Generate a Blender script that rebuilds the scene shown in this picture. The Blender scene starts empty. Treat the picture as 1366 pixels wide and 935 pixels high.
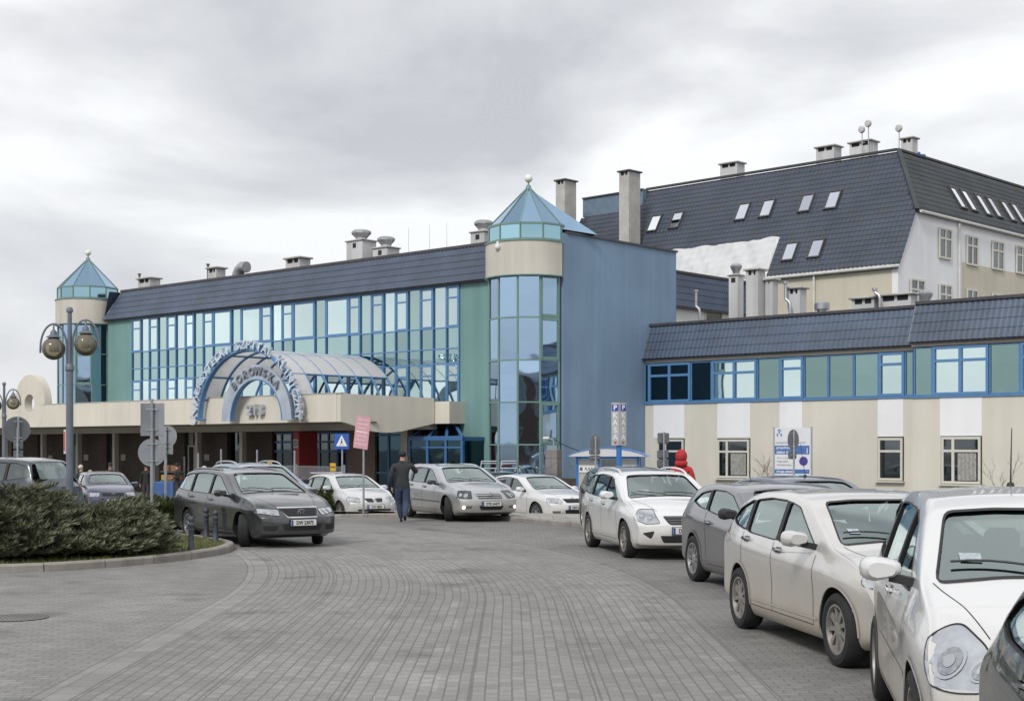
import bpy, bmesh, math, random
from mathutils import Vector, Matrix, Quaternion
from mathutils.bvhtree import BVHTree
random.seed(7)
R = math.radians
sc = bpy.context.scene
COL = sc.collection
HC = 1.88      # eye height
F_PX = 1897.0  # focal length in pixels of a 1366 px wide picture (50 mm lens)
HY = 597.0     # horizon row

# ---------------------------------------------------------------- terrain
def sstep(a, b, x):
    t = max(0.0, min(1.0, (x-a)/(b-a)))
    return t*t*(3-2*t)
def gz(x, y):
    return -0.40*sstep(37.5, 45.5, y + 0.25*(x+3))

def at(px, Y):
    "world x of a picture column at depth Y"
    return (px-683.0)/F_PX*Y
def zat(py, Y):
    return HC - (py-HY)/F_PX*Y
def gnd(px, py):
    Y = F_PX*HC/(py-HY)
    return at(px, Y), Y

# ---------------------------------------------------------------- materials
MATS = {}
def nt_new(name):
    m = bpy.data.materials.new(name); m.use_nodes = True
    nt = m.node_tree
    b = nt.nodes['Principled BSDF']
    return m, nt, b
def N(nt, t, **kw):
    n = nt.nodes.new(t)
    for k, v in kw.items():
        if k in ('loc',): continue
        setattr(n, k, v)
    return n
def pm(name, col, rough=0.6, metal=0.0, var=0.12, scale=3.0, bump=0.0, bscale=40.0, coat=0.0, spec=0.5, alpha=1.0, trans=0.0, detail=5):
    """plain principled material with object-space noise variation"""
    if name in MATS: return MATS[name]
    m, nt, b = nt_new(name)
    b.inputs['Roughness'].default_value = rough
    b.inputs['Metallic'].default_value = metal
    b.inputs['Specular IOR Level'].default_value = spec
    b.inputs['Coat Weight'].default_value = coat
    b.inputs['Coat Roughness'].default_value = 0.04
    b.inputs['Transmission Weight'].default_value = trans
    c = list(col)+[1.0]
    b.inputs['Base Color'].default_value = c
    if var > 0 or bump > 0:
        tc = N(nt, 'ShaderNodeNewGeometry')
        no = N(nt, 'ShaderNodeTexNoise'); no.inputs['Scale'].default_value = scale; no.inputs['Detail'].default_value = detail
        no.inputs['Roughness'].default_value = 0.6
        nt.links.new(tc.outputs['Position'], no.inputs['Vector'])
        mr = N(nt, 'ShaderNodeMapRange'); mr.inputs[1].default_value = .3; mr.inputs[2].default_value = .7
        mr.inputs[3].default_value = 1-var; mr.inputs[4].default_value = 1+var
        nt.links.new(no.outputs['Fac'], mr.inputs[0])
        mx = N(nt, 'ShaderNodeVectorMath', operation='SCALE'); mx.inputs[0].default_value = col[:3]
        nt.links.new(mr.outputs[0], mx.inputs['Scale'])
        nt.links.new(mx.outputs[0], b.inputs['Base Color'])
        if bump > 0:
            n2 = N(nt, 'ShaderNodeTexNoise'); n2.inputs['Scale'].default_value = bscale; n2.inputs['Detail'].default_value = 4
            nt.links.new(tc.outputs['Position'], n2.inputs['Vector'])
            bp = N(nt, 'ShaderNodeBump'); bp.inputs['Strength'].default_value = bump; bp.inputs['Distance'].default_value = .01
            nt.links.new(n2.outputs['Fac'], bp.inputs['Height']); nt.links.new(bp.outputs[0], b.inputs['Normal'])
    MATS[name] = m
    return m

def streak_mat(name, col, dark=0.75, rough=0.85, streak=0.25):
    """rendered plaster wall: blotches and faint vertical run marks"""
    if name in MATS: return MATS[name]
    m, nt, b = nt_new(name)
    b.inputs['Roughness'].default_value = rough
    g = N(nt, 'ShaderNodeNewGeometry')
    n1 = N(nt, 'ShaderNodeTexNoise'); n1.inputs['Scale'].default_value = .35; n1.inputs['Detail'].default_value = 6
    nt.links.new(g.outputs['Position'], n1.inputs['Vector'])
    mp = N(nt, 'ShaderNodeMapping'); mp.inputs['Scale'].default_value = (2.2, 2.2, .10)
    nt.links.new(g.outputs['Position'], mp.inputs['Vector'])
    n2 = N(nt, 'ShaderNodeTexNoise'); n2.inputs['Scale'].default_value = 1.0; n2.inputs['Detail'].default_value = 5
    nt.links.new(mp.outputs[0], n2.inputs['Vector'])
    n3 = N(nt, 'ShaderNodeTexNoise'); n3.inputs['Scale'].default_value = 60; n3.inputs['Detail'].default_value = 2
    nt.links.new(g.outputs['Position'], n3.inputs['Vector'])
    a = N(nt, 'ShaderNodeMapRange'); a.inputs[1].default_value=.3; a.inputs[2].default_value=.7; a.inputs[3].default_value=dark+.0; a.inputs[4].default_value=1.08
    nt.links.new(n1.outputs['Fac'], a.inputs[0])
    s = N(nt, 'ShaderNodeMapRange'); s.inputs[1].default_value=.35; s.inputs[2].default_value=.75; s.inputs[3].default_value=1.03; s.inputs[4].default_value=1-streak
    nt.links.new(n2.outputs['Fac'], s.inputs[0])
    ml = N(nt, 'ShaderNodeMath', operation='MULTIPLY'); nt.links.new(a.outputs[0], ml.inputs[0]); nt.links.new(s.outputs[0], ml.inputs[1])
    sc_ = N(nt, 'ShaderNodeVectorMath', operation='SCALE'); sc_.inputs[0].default_value = col
    nt.links.new(ml.outputs[0], sc_.inputs['Scale']); nt.links.new(sc_.outputs[0], b.inputs['Base Color'])
    bp = N(nt, 'ShaderNodeBump'); bp.inputs['Strength'].default_value=.25; bp.inputs['Distance'].default_value=.01
    nt.links.new(n3.outputs['Fac'], bp.inputs['Height']); nt.links.new(bp.outputs[0], b.inputs['Normal'])
    MATS[name] = m
    return m

def mirror_glass(name, tint, rough=0.03, wav=0.15, base=0.0, metal=1.0, wscale=0.55):
    "reflective facade glass: tinted coating with gently uneven panes"
    if name in MATS: return MATS[name]
    m, nt, b = nt_new(name)
    b.inputs['Base Color'].default_value = (*tint, 1)
    b.inputs['Metallic'].default_value = metal
    b.inputs['Roughness'].default_value = rough
    g = N(nt, 'ShaderNodeNewGeometry')
    n = N(nt, 'ShaderNodeTexNoise'); n.inputs['Scale'].default_value = wscale; n.inputs['Detail'].default_value = 2
    nt.links.new(g.outputs['Position'], n.inputs['Vector'])
    oi = N(nt, 'ShaderNodeObjectInfo')
    mr = N(nt, 'ShaderNodeMapRange'); mr.inputs[3].default_value=.84; mr.inputs[4].default_value=1.1
    nt.links.new(oi.outputs['Random'], mr.inputs[0])
    sv = N(nt, 'ShaderNodeVectorMath', operation='SCALE'); sv.inputs[0].default_value = tint
    nt.links.new(mr.outputs[0], sv.inputs['Scale']); nt.links.new(sv.outputs[0], b.inputs['Base Color'])
    bp = N(nt, 'ShaderNodeBump'); bp.inputs['Strength'].default_value=wav; bp.inputs['Distance'].default_value=.05
    nt.links.new(n.outputs['Fac'], bp.inputs['Height']); nt.links.new(bp.outputs[0], b.inputs['Normal'])
    MATS[name] = m
    return m

def clear_glass(name, tint=(.75,.82,.8), refl=1.0, amb=.03):
    if name in MATS: return MATS[name]
    m = bpy.data.materials.new(name); m.use_nodes = True; nt = m.node_tree; nt.nodes.clear()
    o = N(nt,'ShaderNodeOutputMaterial'); t = N(nt,'ShaderNodeBsdfTransparent'); t.inputs[0].default_value=(*tint,1)
    gl = N(nt,'ShaderNodeBsdfGlossy'); gl.inputs['Roughness'].default_value=.02; gl.inputs[0].default_value=(.86,.98,.96,1)
    fr = N(nt,'ShaderNodeFresnel'); fr.inputs[0].default_value=1.75
    ad = N(nt,'ShaderNodeMath',operation='MULTIPLY_ADD'); ad.inputs[1].default_value=refl; ad.inputs[2].default_value=amb; ad.use_clamp=True
    mx = N(nt,'ShaderNodeMixShader')
    nt.links.new(fr.outputs[0],ad.inputs[0]); nt.links.new(ad.outputs[0],mx.inputs[0]); nt.links.new(t.outputs[0],mx.inputs[1]); nt.links.new(gl.outputs[0],mx.inputs[2])
    nt.links.new(mx.outputs[0],o.inputs[0])
    MATS[name]=m
    return m

def emis(name, col, s):
    m, nt, b = nt_new(name)
    b.inputs['Emission Color'].default_value=(*col,1); b.inputs['Emission Strength'].default_value=s
    return m

def brick_mat(name, c1, c2, mortar, bw=.25, rh=.08, msz=.006, rough=.85, axes='xz', offset=.5, bump=.4, squash=1.0, var=.2, local=True):
    "bricks or panels; axes picks which coordinates run along and up"
    if name in MATS: return MATS[name]
    m, nt, b = nt_new(name); b.inputs['Roughness'].default_value = rough
    tc = N(nt,'ShaderNodeTexCoord')
    sp = N(nt,'ShaderNodeSeparateXYZ'); cb = N(nt,'ShaderNodeCombineXYZ')
    nt.links.new(tc.outputs['Object'], sp.inputs[0])
    for i, a in enumerate(axes):
        nt.links.new(sp.outputs['xyz'.index(a)], cb.inputs[i])
    bt = N(nt,'ShaderNodeTexBrick'); bt.offset = offset
    bt.inputs['Color1'].default_value=(*c1,1); bt.inputs['Color2'].default_value=(*c2,1); bt.inputs['Mortar'].default_value=(*mortar,1)
    bt.inputs['Scale'].default_value=1; bt.inputs['Brick Width'].default_value=bw; bt.inputs['Row Height'].default_value=rh; bt.inputs['Mortar Size'].default_value=msz
    nt.links.new(cb.outputs[0], bt.inputs['Vector'])
    no = N(nt,'ShaderNodeTexNoise'); no.inputs['Scale'].default_value=1.2; no.inputs['Detail'].default_value=6
    nt.links.new(tc.outputs['Object'], no.inputs['Vector'])
    mr = N(nt,'ShaderNodeMapRange'); mr.inputs[1].default_value=.3; mr.inputs[2].default_value=.7; mr.inputs[3].default_value=1-var; mr.inputs[4].default_value=1+var
    nt.links.new(no.outputs['Fac'], mr.inputs[0])
    sv = N(nt,'ShaderNodeVectorMath',operation='SCALE'); nt.links.new(bt.outputs['Color'], sv.inputs[0]); nt.links.new(mr.outputs[0], sv.inputs['Scale'])
    nt.links.new(sv.outputs[0], b.inputs['Base Color'])
    bp = N(nt,'ShaderNodeBump'); bp.inputs['Strength'].default_value=bump; bp.inputs['Distance'].default_value=.01; bp.invert=True
    nt.links.new(bt.outputs['Fac'], bp.inputs['Height']); nt.links.new(bp.outputs[0], b.inputs['Normal'])
    MATS[name]=m
    return m

# ---------------------------------------------------------------- object helpers
def tag(o, label=None, cat=None, group=None, kind=None):
    if label: o['label'] = label
    if cat: o['category'] = cat
    if group: o['group'] = group
    if kind: o['kind'] = kind
    return o
def empty(name, loc=(0,0,0), rz=0.0, label=None, cat=None, group=None):
    o = bpy.data.objects.new(name, None); COL.objects.link(o)
    o.location = loc; o.rotation_euler = (0,0,rz); o.empty_display_size=.3
    return tag(o, label, cat, group)
def copy_tree(o, parent=None):
    c = o.copy(); COL.objects.link(c)
    if parent: c.parent = parent
    for ch in [x for x in o.children]: copy_tree(ch, c)
    return c

class MB:
    "collects geometry, then links it as one mesh object"
    def __init__(s): s.v=[]; s.f=[]; s.mi=[]; s.cur=0
    def add(s, vs, fs):
        n=len(s.v); s.v += [tuple(v) for v in vs]
        for f in fs: s.f.append([i+n for i in f]); s.mi.append(s.cur)
        return s
    def box(s, c, d, rz=0, rot=None):
        x,y,z = d[0]/2,d[1]/2,d[2]/2
        vs=[Vector(p) for p in [(-x,-y,-z),(x,-y,-z),(x,y,-z),(-x,y,-z),(-x,-y,z),(x,-y,z),(x,y,z),(-x,y,z)]]
        if rot is not None: vs=[rot@v for v in vs]
        elif rz: 
            m=Matrix.Rotation(rz,3,'Z'); vs=[m@v for v in vs]
        c=Vector(c)
        return s.add([v+c for v in vs], [(0,3,2,1),(4,5,6,7),(0,1,5,4),(1,2,6,5),(2,3,7,6),(3,0,4,7)])
    def b2(s, x0,x1,y0,y1,z0,z1):
        return s.box(((x0+x1)/2,(y0+y1)/2,(z0+z1)/2),(abs(x1-x0),abs(y1-y0),abs(z1-z0)))
    def cham(s, c, d, r=.02, rz=0):
        "box with chamfered vertical and top edges"
        x,y,z=d[0]/2,d[1]/2,d[2]/2
        def ring(ax,ay,r_,zz):
            return [(-ax+r_,-ay,zz),(ax-r_,-ay,zz),(ax,-ay+r_,zz),(ax,ay-r_,zz),(ax-r_,ay,zz),(-ax+r_,ay,zz),(-ax,ay-r_,zz),(-ax,-ay+r_,zz)]
        rings=[ring(x-r,y-r,r*.6,-z),ring(x,y,r,-z+r),ring(x,y,r,z-r),ring(x-r,y-r,r*.6,z)]
        vs=[Vector(p) for q in rings for p in q]
        m=Matrix.Rotation(rz,3,'Z'); vs=[m@v+Vector(c) for v in vs]
        fs=[tuple(range(7,-1,-1)), tuple(range(24,32))]
        for k in range(3):
            for i in range(8):
                j=(i+1)%8; fs.append((k*8+i,k*8+j,(k+1)*8+j,(k+1)*8+i))
        return s.add(vs,fs)
    def prism(s, pts, z0, z1):
        "polygon in plan extruded upward"
        n=len(pts)
        vs=[(p[0],p[1],z0) for p in pts]+[(p[0],p[1],z1) for p in pts]
        a=sum(pts[i][0]*pts[(i+1)%n][1]-pts[(i+1)%n][0]*pts[i][1] for i in range(n))
        fs=[tuple(range(n-1,-1,-1)),tuple(range(n,2*n))]+[(i,(i+1)%n,n+(i+1)%n,n+i) for i in range(n)]
        if a<0: fs=[tuple(reversed(f)) for f in fs]
        return s.add(vs,fs)
    def ext(s, pts3, d):
        "closed 3-D polygon extruded along vector d"
        n=len(pts3); d=Vector(d); P=[Vector(p) for p in pts3]
        nrm=Vector((0,0,0))
        for i in range(n): nrm += P[i].cross(P[(i+1)%n])
        vs=P+[p+d for p in P]
        fs=[tuple(range(n-1,-1,-1)),tuple(range(n,2*n))]+[(i,(i+1)%n,n+(i+1)%n,n+i) for i in range(n)]
        if nrm.dot(d)<0: fs=[tuple(reversed(f)) for f in fs]
        return s.add(vs,fs)
    def quad(s,a,b,c,d): return s.add([a,b,c,d],[(0,1,2,3)])
    def tube(s, pts, r, n=8, closed=False, cap=True, r2=None):
        P=[Vector(p) for p in pts]; m=len(P)
        if r2 is None: r2=r
        rings=[]; up0=None
        for i,p in enumerate(P):
            if closed: t=(P[(i+1)%m]-P[i-1])
            else: t=(P[min(i+1,m-1)]-P[max(i-1,0)])
            t.normalize()
            if up0 is None:
                a=Vector((0,0,1)) if abs(t.z)<.9 else Vector((1,0,0))
                u=t.cross(a).normalized()
            else:
                u=(up0-t*up0.dot(t)).normalized()
            up0=u; w=t.cross(u)
            rr=r+(r2-r)*i/max(1,m-1)
            if isinstance(r,(list,tuple)): rr=r[i]
            rings.append([p+(u*math.cos(2*math.pi*k/n)+w*math.sin(2*math.pi*k/n))*rr for k in range(n)])
        vs=[v for q in rings for v in q]; fs=[]
        for i in range(m if closed else m-1):
            for k in range(n):
                a=i*n+k; b=i*n+(k+1)%n; c=((i+1)%m)*n+(k+1)%n; d=((i+1)%m)*n+k
                fs.append((a,b,c,d))
        if cap and not closed: fs += [tuple(range(n-1,-1,-1)), tuple((m-1)*n+k for k in range(n))]
        return s.add(vs,fs)
    def bar(s,a,b,w,h=None):
        "rectangular bar between two points"
        h=h or w; a=Vector(a); b=Vector(b); t=(b-a).normalized()
        up=Vector((0,0,1)) if abs(t.z)<.95 else Vector((0,1,0))
        u=t.cross(up).normalized(); q=u.cross(t).normalized()
        vs=[a+u*x+q*y for x,y in((-w/2,-h/2),(w/2,-h/2),(w/2,h/2),(-w/2,h/2))]+[b+u*x+q*y for x,y in((-w/2,-h/2),(w/2,-h/2),(w/2,h/2),(-w/2,h/2))]
        return s.add(vs,[(0,3,2,1),(4,5,6,7),(0,1,5,4),(1,2,6,5),(2,3,7,6),(3,0,4,7)])
    def lathe(s, prof, n=24, c=(0,0,0), axis='z', a0=0, a1=2*math.pi):
        full=abs(a1-a0-2*math.pi)<1e-6; k=n if full else n+1
        vs=[]
        for (r,z) in prof:
            for i in range(k):
                a=a0+(a1-a0)*i/n
                x,y=r*math.cos(a),r*math.sin(a)
                if axis=='z': p=(c[0]+x,c[1]+y,c[2]+z)
                elif axis=='y': p=(c[0]+x,c[1]+z,c[2]-y)
                else: p=(c[0]+z,c[1]+x,c[2]+y)
                vs.append(p)
        fs=[]
        for j in range(len(prof)-1):
            for i in range(n):
                i2=(i+1)%k if full else i+1
                fs.append((j*k+i,j*k+i2,(j+1)*k+i2,(j+1)*k+i))
        return s.add(vs,fs)
    def ball(s,c,r,n=16,sq=(1,1,1)):
        m=max(4,n//2); prof=[(max(1e-4,r*math.sin(math.pi*i/m)),-r*math.cos(math.pi*i/m)) for i in range(m+1)]
        k=len(s.v); s.lathe(prof,n)
        for i in range(k,len(s.v)):
            v=s.v[i]; s.v[i]=(v[0]*sq[0]+c[0],v[1]*sq[1]+c[1],v[2]*sq[2]+c[2])
        return s
    def build(s, name, mat, parent=None, smooth=False, ang=None, loc=None, rz=None, weld=False):
        me=bpy.data.meshes.new(name); me.from_pydata(s.v,[],s.f); 
        mats=mat if isinstance(mat,(list,tuple)) else [mat]
        for m in mats: me.materials.append(m)
        if len(mats)>1:
            me.polygons.foreach_set('material_index', s.mi)
        if weld or smooth:
            bm=bmesh.new(); bm.from_mesh(me); 
            if weld: bmesh.ops.remove_doubles(bm,verts=bm.verts,dist=1e-4)
            bm.to_mesh(me); bm.free()
        me.update()
        if smooth or ang:
            me.shade_smooth()
            me.set_sharp_from_angle(angle=R(ang or 40))
        o=bpy.data.objects.new(name,me); COL.objects.link(o)
        if parent: o.parent=parent
        if loc is not None: o.location=loc
        if rz is not None: o.rotation_euler=(0,0,rz)
        return o

_txtcache={}
def text_mesh(txt, size, extrude=.004, mat=None, name='lettering', parent=None, bold=0.0, align='CENTER', sx=1.0, res=3, space=1.0):
    "letters as a mesh standing in the local XZ plane (reads along +x, up +z, facing -y)"
    cu=bpy.data.curves.new('txt','FONT'); cu.body=txt; cu.size=size; cu.extrude=extrude; cu.align_x=align; cu.align_y='CENTER'
    cu.offset=bold; cu.resolution_u=res; cu.space_character=space
    ob=bpy.data.objects.new('txt',cu); COL.objects.link(ob)
    dg=bpy.context.evaluated_depsgraph_get()
    me=bpy.data.meshes.new_from_object(ob.evaluated_get(dg)); 
    bpy.data.objects.remove(ob); bpy.data.curves.remove(cu)
    me.transform(Matrix.Rotation(R(90),4,'X')@Matrix.Diagonal((sx,1,1,1)))
    me.name=name
    if mat: me.materials.clear(); me.materials.append(mat)
    o=bpy.data.objects.new(name,me); COL.objects.link(o)
    if parent: o.parent=parent
    return o

# building frame: x along the facade (to the right), y into the building
class Frame:
    def __init__(s,ox,oy,ang):
        s.o=Vector((ox,oy)); s.a=ang; s.u=Vector((math.cos(ang),math.sin(ang))); s.v=Vector((-math.sin(ang),math.cos(ang)))
    def w(s,x,y): p=s.o+s.u*x+s.v*y; return p.x,p.y
    def xon(s,px,y):   # x where column px meets the plane y=const
        k=(px-683.0)/F_PX; b=s.o+s.v*y
        return (k*b.y-b.x)/(s.u.x-k*s.u.y)
    def yon(s,px,x):
        k=(px-683.0)/F_PX; b=s.o+s.u*x
        return (k*b.y-b.x)/(s.v.x-k*s.v.y)
    def z(s,py,x,y): return zat(py, s.w(x,y)[1])
    def empty(s,name,**kw): return empty(name,(s.o.x,s.o.y,0),s.a,**kw)
# ================================================================ camera, sky, light
cam = bpy.data.cameras.new('camera'); co = bpy.data.objects.new('camera', cam); COL.objects.link(co)
co.location=(0,0,HC); co.rotation_euler=(R(90),0,0)
cam.lens=50.0*F_PX/1897.2; cam.sensor_width=36; cam.sensor_fit='HORIZONTAL'
cam.shift_y=(HY-467.5)/1366.0; cam.clip_start=.1; cam.clip_end=6000
sc.camera=co
sc.view_settings.view_transform='Standard'; sc.view_settings.look='None'; sc.view_settings.gamma=1; sc.view_settings.use_curve_mapping=False
sc.view_settings.exposure=0.5
sc.render.resolution_x=1024; sc.render.resolution_y=700
sc.cycles.max_bounces=8; sc.cycles.transparent_max_bounces=16; sc.cycles.use_denoising=True
sc.cycles.caustics_reflective=False; sc.cycles.caustics_refractive=False

SUN_EL, SUN_AZ = 42.0, 205.0     # azimuth measured clockwise from +Y (the view direction)
def mnode(nt, op, a, b=None, c=None):
    n=nt.nodes.new('ShaderNodeMath'); n.operation=op
    for i,x in enumerate((a,b,c)):
        if x is None: continue
        if isinstance(x,(int,float)): n.inputs[i].default_value=x
        else: nt.links.new(x,n.inputs[i])
    return n.outputs[0]
w=bpy.data.worlds.new('World'); sc.world=w; w.use_nodes=True
nt=w.node_tree; nt.nodes.clear()
out=nt.nodes.new('ShaderNodeOutputWorld'); bg=nt.nodes.new('ShaderNodeBackground')
sky=nt.nodes.new('ShaderNodeTexSky'); sky.sky_type='NISHITA'; sky.sun_disc=False
sky.sun_elevation=R(SUN_EL); sky.sun_rotation=R(SUN_AZ); sky.air_density=1.0; sky.dust_density=3.0
tc=nt.nodes.new('ShaderNodeTexCoord'); sp=nt.nodes.new('ShaderNodeSeparateXYZ'); nt.links.new(tc.outputs['Generated'],sp.inputs[0])
X,Y,Z=sp.outputs
zz=mnode(nt,'MAXIMUM',Z,0.0); zd=mnode(nt,'ADD',zz,0.30)
cb=nt.nodes.new('ShaderNodeCombineXYZ')
nt.links.new(X,cb.inputs[0]); nt.links.new(Y,cb.inputs[1]); nt.links.new(mnode(nt,'POWER',zz,.8),cb.inputs[2])
mp=nt.nodes.new('ShaderNodeMapping'); mp.inputs['Scale'].default_value=(2.0,2.0,4.2); mp.inputs['Location'].default_value=(3.1,1.45,.6)
nt.links.new(cb.outputs[0],mp.inputs['Vector'])
n1=nt.nodes.new('ShaderNodeTexNoise'); n1.inputs['Scale'].default_value=1.5; n1.inputs['Detail'].default_value=8; n1.inputs['Roughness'].default_value=.50; n1.inputs['Distortion'].default_value=.25
nt.links.new(mp.outputs[0],n1.inputs['Vector'])
cr=nt.nodes.new('ShaderNodeValToRGB'); e=cr.color_ramp.elements
e[0].position=.38; e[0].color=(.42,.43,.458,1)
e[1].position=.575; e[1].color=(.73,.74,.755,1)
x_=cr.color_ramp.elements.new(.49); x_.color=(.575,.583,.60,1)
nt.links.new(n1.outputs['Fac'],cr.inputs[0])
# clouds thin to a brighter veil near the horizon
hz=nt.nodes.new('ShaderNodeMapRange'); hz.inputs[1].default_value=0.0; hz.inputs[2].default_value=.22; hz.inputs[3].default_value=.6; hz.inputs[4].default_value=0
nt.links.new(zz,hz.inputs[0])
mh=nt.nodes.new('ShaderNodeMixRGB'); mh.inputs[2].default_value=(.60,.615,.635,1); nt.links.new(hz.outputs[0],mh.inputs[0]); nt.links.new(cr.outputs[0],mh.inputs[1])
sc10=nt.nodes.new('ShaderNodeVectorMath'); sc10.operation='SCALE'; sc10.inputs['Scale'].default_value=10.0
nt.links.new(mh.outputs[0],sc10.inputs[0])
mx=nt.nodes.new('ShaderNodeMixRGB'); mx.inputs[0].default_value=.95
nt.links.new(sky.outputs[0],mx.inputs[1]); nt.links.new(sc10.outputs[0],mx.inputs[2])
nt.links.new(mx.outputs[0],bg.inputs[0]); bg.inputs[1].default_value=.1
nt.links.new(bg.outputs[0],out.inputs[0])

sl=bpy.data.lights.new('sun','SUN'); sl.energy=1.5; sl.angle=R(14); sl.color=(1,.97,.92)
so=bpy.data.objects.new('sun',sl); COL.objects.link(so)
az=R(SUN_AZ); el=R(SUN_EL); sd=Vector((math.sin(az)*math.cos(el),math.cos(az)*math.cos(el),math.sin(el)))
so.rotation_euler=sd.to_track_quat('Z','Y').to_euler(); so.location=(0,0,60)

# ================================================================ ground
def paving_material():
    m,nt,b=nt_new('paving'); 
    g=nt.nodes.new('ShaderNodeNewGeometry'); sp=nt.nodes.new('ShaderNodeSeparateXYZ'); nt.links.new(g.outputs['Position'],sp.inputs[0])
    X,Y,Z=sp.outputs
    M=lambda op,a,b_=None,c=None: mnode(nt,op,a,b_,c)
    dx=M('ADD',X,30.5); dy=M('SUBTRACT',Y,17.0)
    rr=M('SQRT',M('ADD',M('MULTIPLY',dx,dx),M('MULTIPLY',dy,dy)))
    darc=M('SUBTRACT',rr,30.5); sarc=M('MULTIPLY_ADD',M('ARCTAN2',dy,dx),29.0,17.0)
    far=M('GREATER_THAN',Y,17.0)
    def sel(f,a,b_):   # f? a : b
        return M('ADD',M('MULTIPLY',f,a),M('MULTIPLY',M('SUBTRACT',1.0,f),b_))
    d=sel(far,darc,X); s=sel(far,sarc,Y)
    left=M('LESS_THAN',d,-3.62); band=M('MULTIPLY',M('LESS_THAN',d,-3.30),M('GREATER_THAN',d,-3.62)); right=M('GREATER_THAN',d,2.02)
    side=M('MAXIMUM',left,right)
    def brick(ax,ay,bw,rh,ms,off=.5):
        cbx=nt.nodes.new('ShaderNodeCombineXYZ'); nt.links.new(ax,cbx.inputs[0]); nt.links.new(ay,cbx.inputs[1])
        t=nt.nodes.new('ShaderNodeTexBrick'); t.offset=off; t.inputs['Scale'].default_value=1
        t.inputs['Color1'].default_value=(0,0,0,1); t.inputs['Color2'].default_value=(1,1,1,1); t.inputs['Mortar'].default_value=(.5,.5,.5,1)
        t.inputs['Brick Width'].default_value=bw; t.inputs['Row Height'].default_value=rh; t.inputs['Mortar Size'].default_value=ms; t.inputs['Mortar Smooth'].default_value=.3
        nt.links.new(cbx.outputs[0],t.inputs['Vector']); return t
    # wobble so that rows are not ruler straight
    wn=nt.nodes.new('ShaderNodeTexNoise'); wn.inputs['Scale'].default_value=.8; nt.links.new(g.outputs['Position'],wn.inputs['Vector'])
    wob=M('MULTIPLY',M('SUBTRACT',wn.outputs['Fac'],.5),.025)
    d2=M('ADD',d,wob); Xw=M('ADD',X,wob); Yw=M('ADD',Y,wob)
    bA=brick(s,d2,.20,.105,.008); bB=brick(Xw,Yw,.20,.105,.008); bC=brick(s,d,.32,.32,.006,0.0)
    facA,facB,facC=bA.outputs['Fac'],bB.outputs['Fac'],bC.outputs['Fac']
    mort=sel(band,facC,sel(side,facB,facA))
    tone=sel(band,bC.outputs['Color'],sel(side,bB.outputs['Color'],bA.outputs['Color']))
    # broad gutters between lanes of pavers
    seams=None
    for dd in (-3.62,-3.30,-2.35,-1.30,-.33,.67,2.02):
        l=M('LESS_THAN',M('ABSOLUTE',M('SUBTRACT',d,dd)),.011)
        seams=l if seams is None else M('MAXIMUM',seams,l)
    mort=M('MAXIMUM',mort,seams)
    # tone variation
    def noise(sc_,det,rough=.6,vec=None):
        n=nt.nodes.new('ShaderNodeTexNoise'); n.inputs['Scale'].default_value=sc_; n.inputs['Detail'].default_value=det; n.inputs['Roughness'].default_value=rough
        nt.links.new(vec if vec else g.outputs['Position'],n.inputs['Vector']); return n.outputs['Fac']
    def rng(v,a,b_,c,d_):
        n=nt.nodes.new('ShaderNodeMapRange'); 
        for i,x in enumerate((a,b_,c,d_)): n.inputs[i+1].default_value=x
        nt.links.new(v,n.inputs[0]); return n.outputs[0]
    big=rng(noise(.16,5),.35,.65,.86,1.10); mid=rng(noise(1.6,6,.7),.3,.7,.85,1.12); fine=rng(noise(45,3),.3,.7,.88,1.12)
    pav=M('MULTIPLY_ADD',tone,.20,.90)
    v=M('MULTIPLY',M('MULTIPLY',big,mid),M('MULTIPLY',fine,pav))
    # tyre-darkened wheel tracks along the lane, dark oil patches
    mp=nt.nodes.new('ShaderNodeCombineXYZ'); nt.links.new(M('MULTIPLY',s,.12),mp.inputs[0]); nt.links.new(M('MULTIPLY',d,1.2),mp.inputs[1])
    tr=rng(noise(1.0,5,.6,mp.outputs[0]),.36,.62,.89,1.03); v=M('MULTIPLY',v,tr)
    spots=rng(noise(.9,3,.5),.31,.40,.70,1.0); v=M('MULTIPLY',v,spots)
    v=M('MULTIPLY',v,M('MULTIPLY_ADD',band,.09,1.0)); v=M('MULTIPLY',v,M('MULTIPLY_ADD',right,-.14,1.0))
    # worn marking stones down the lane
    ds=M('LESS_THAN',M('ABSOLUTE',M('SUBTRACT',d,-.66)),.075)
    per=M('LESS_THAN',M('FRACT',M('DIVIDE',M('ADD',s,.4),1.9)),.42)
    wear=rng(noise(6,4,.7),.40,.55,0.0,1.0)
    dash=M('MULTIPLY',M('MULTIPLY',ds,per),wear)
    dash=M('MULTIPLY',dash,M('LESS_THAN',Y,19.0))
    v=M('MULTIPLY_ADD',dash,.22,v)
    # patch of light grit in the lane
    gx=M('SUBTRACT',X,-1.35); gy=M('MULTIPLY',M('SUBTRACT',Y,11.9),.7)
    gr=M('SQRT',M('ADD',M('MULTIPLY',gx,gx),M('MULTIPLY',gy,gy)))
    grit=M('MULTIPLY',rng(gr,.15,.75,1.0,0.0),rng(noise(14,5,.8),.45,.6,0.0,1.0)); v=M('MULTIPLY_ADD',grit,.30,v)
    rgb=nt.nodes.new('ShaderNodeVectorMath'); rgb.operation='SCALE'; rgb.inputs[0].default_value=(.250,.243,.234); nt.links.new(v,rgb.inputs['Scale'])
    mixc=nt.nodes.new('ShaderNodeMixRGB'); mixc.inputs[2].default_value=(.075,.07,.065,1)
    nt.links.new(M('MULTIPLY',mort,.50),mixc.inputs[0]); nt.links.new(rgb.outputs[0],mixc.inputs[1]); nt.links.new(mixc.outputs[0],b.inputs['Base Color'])
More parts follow.
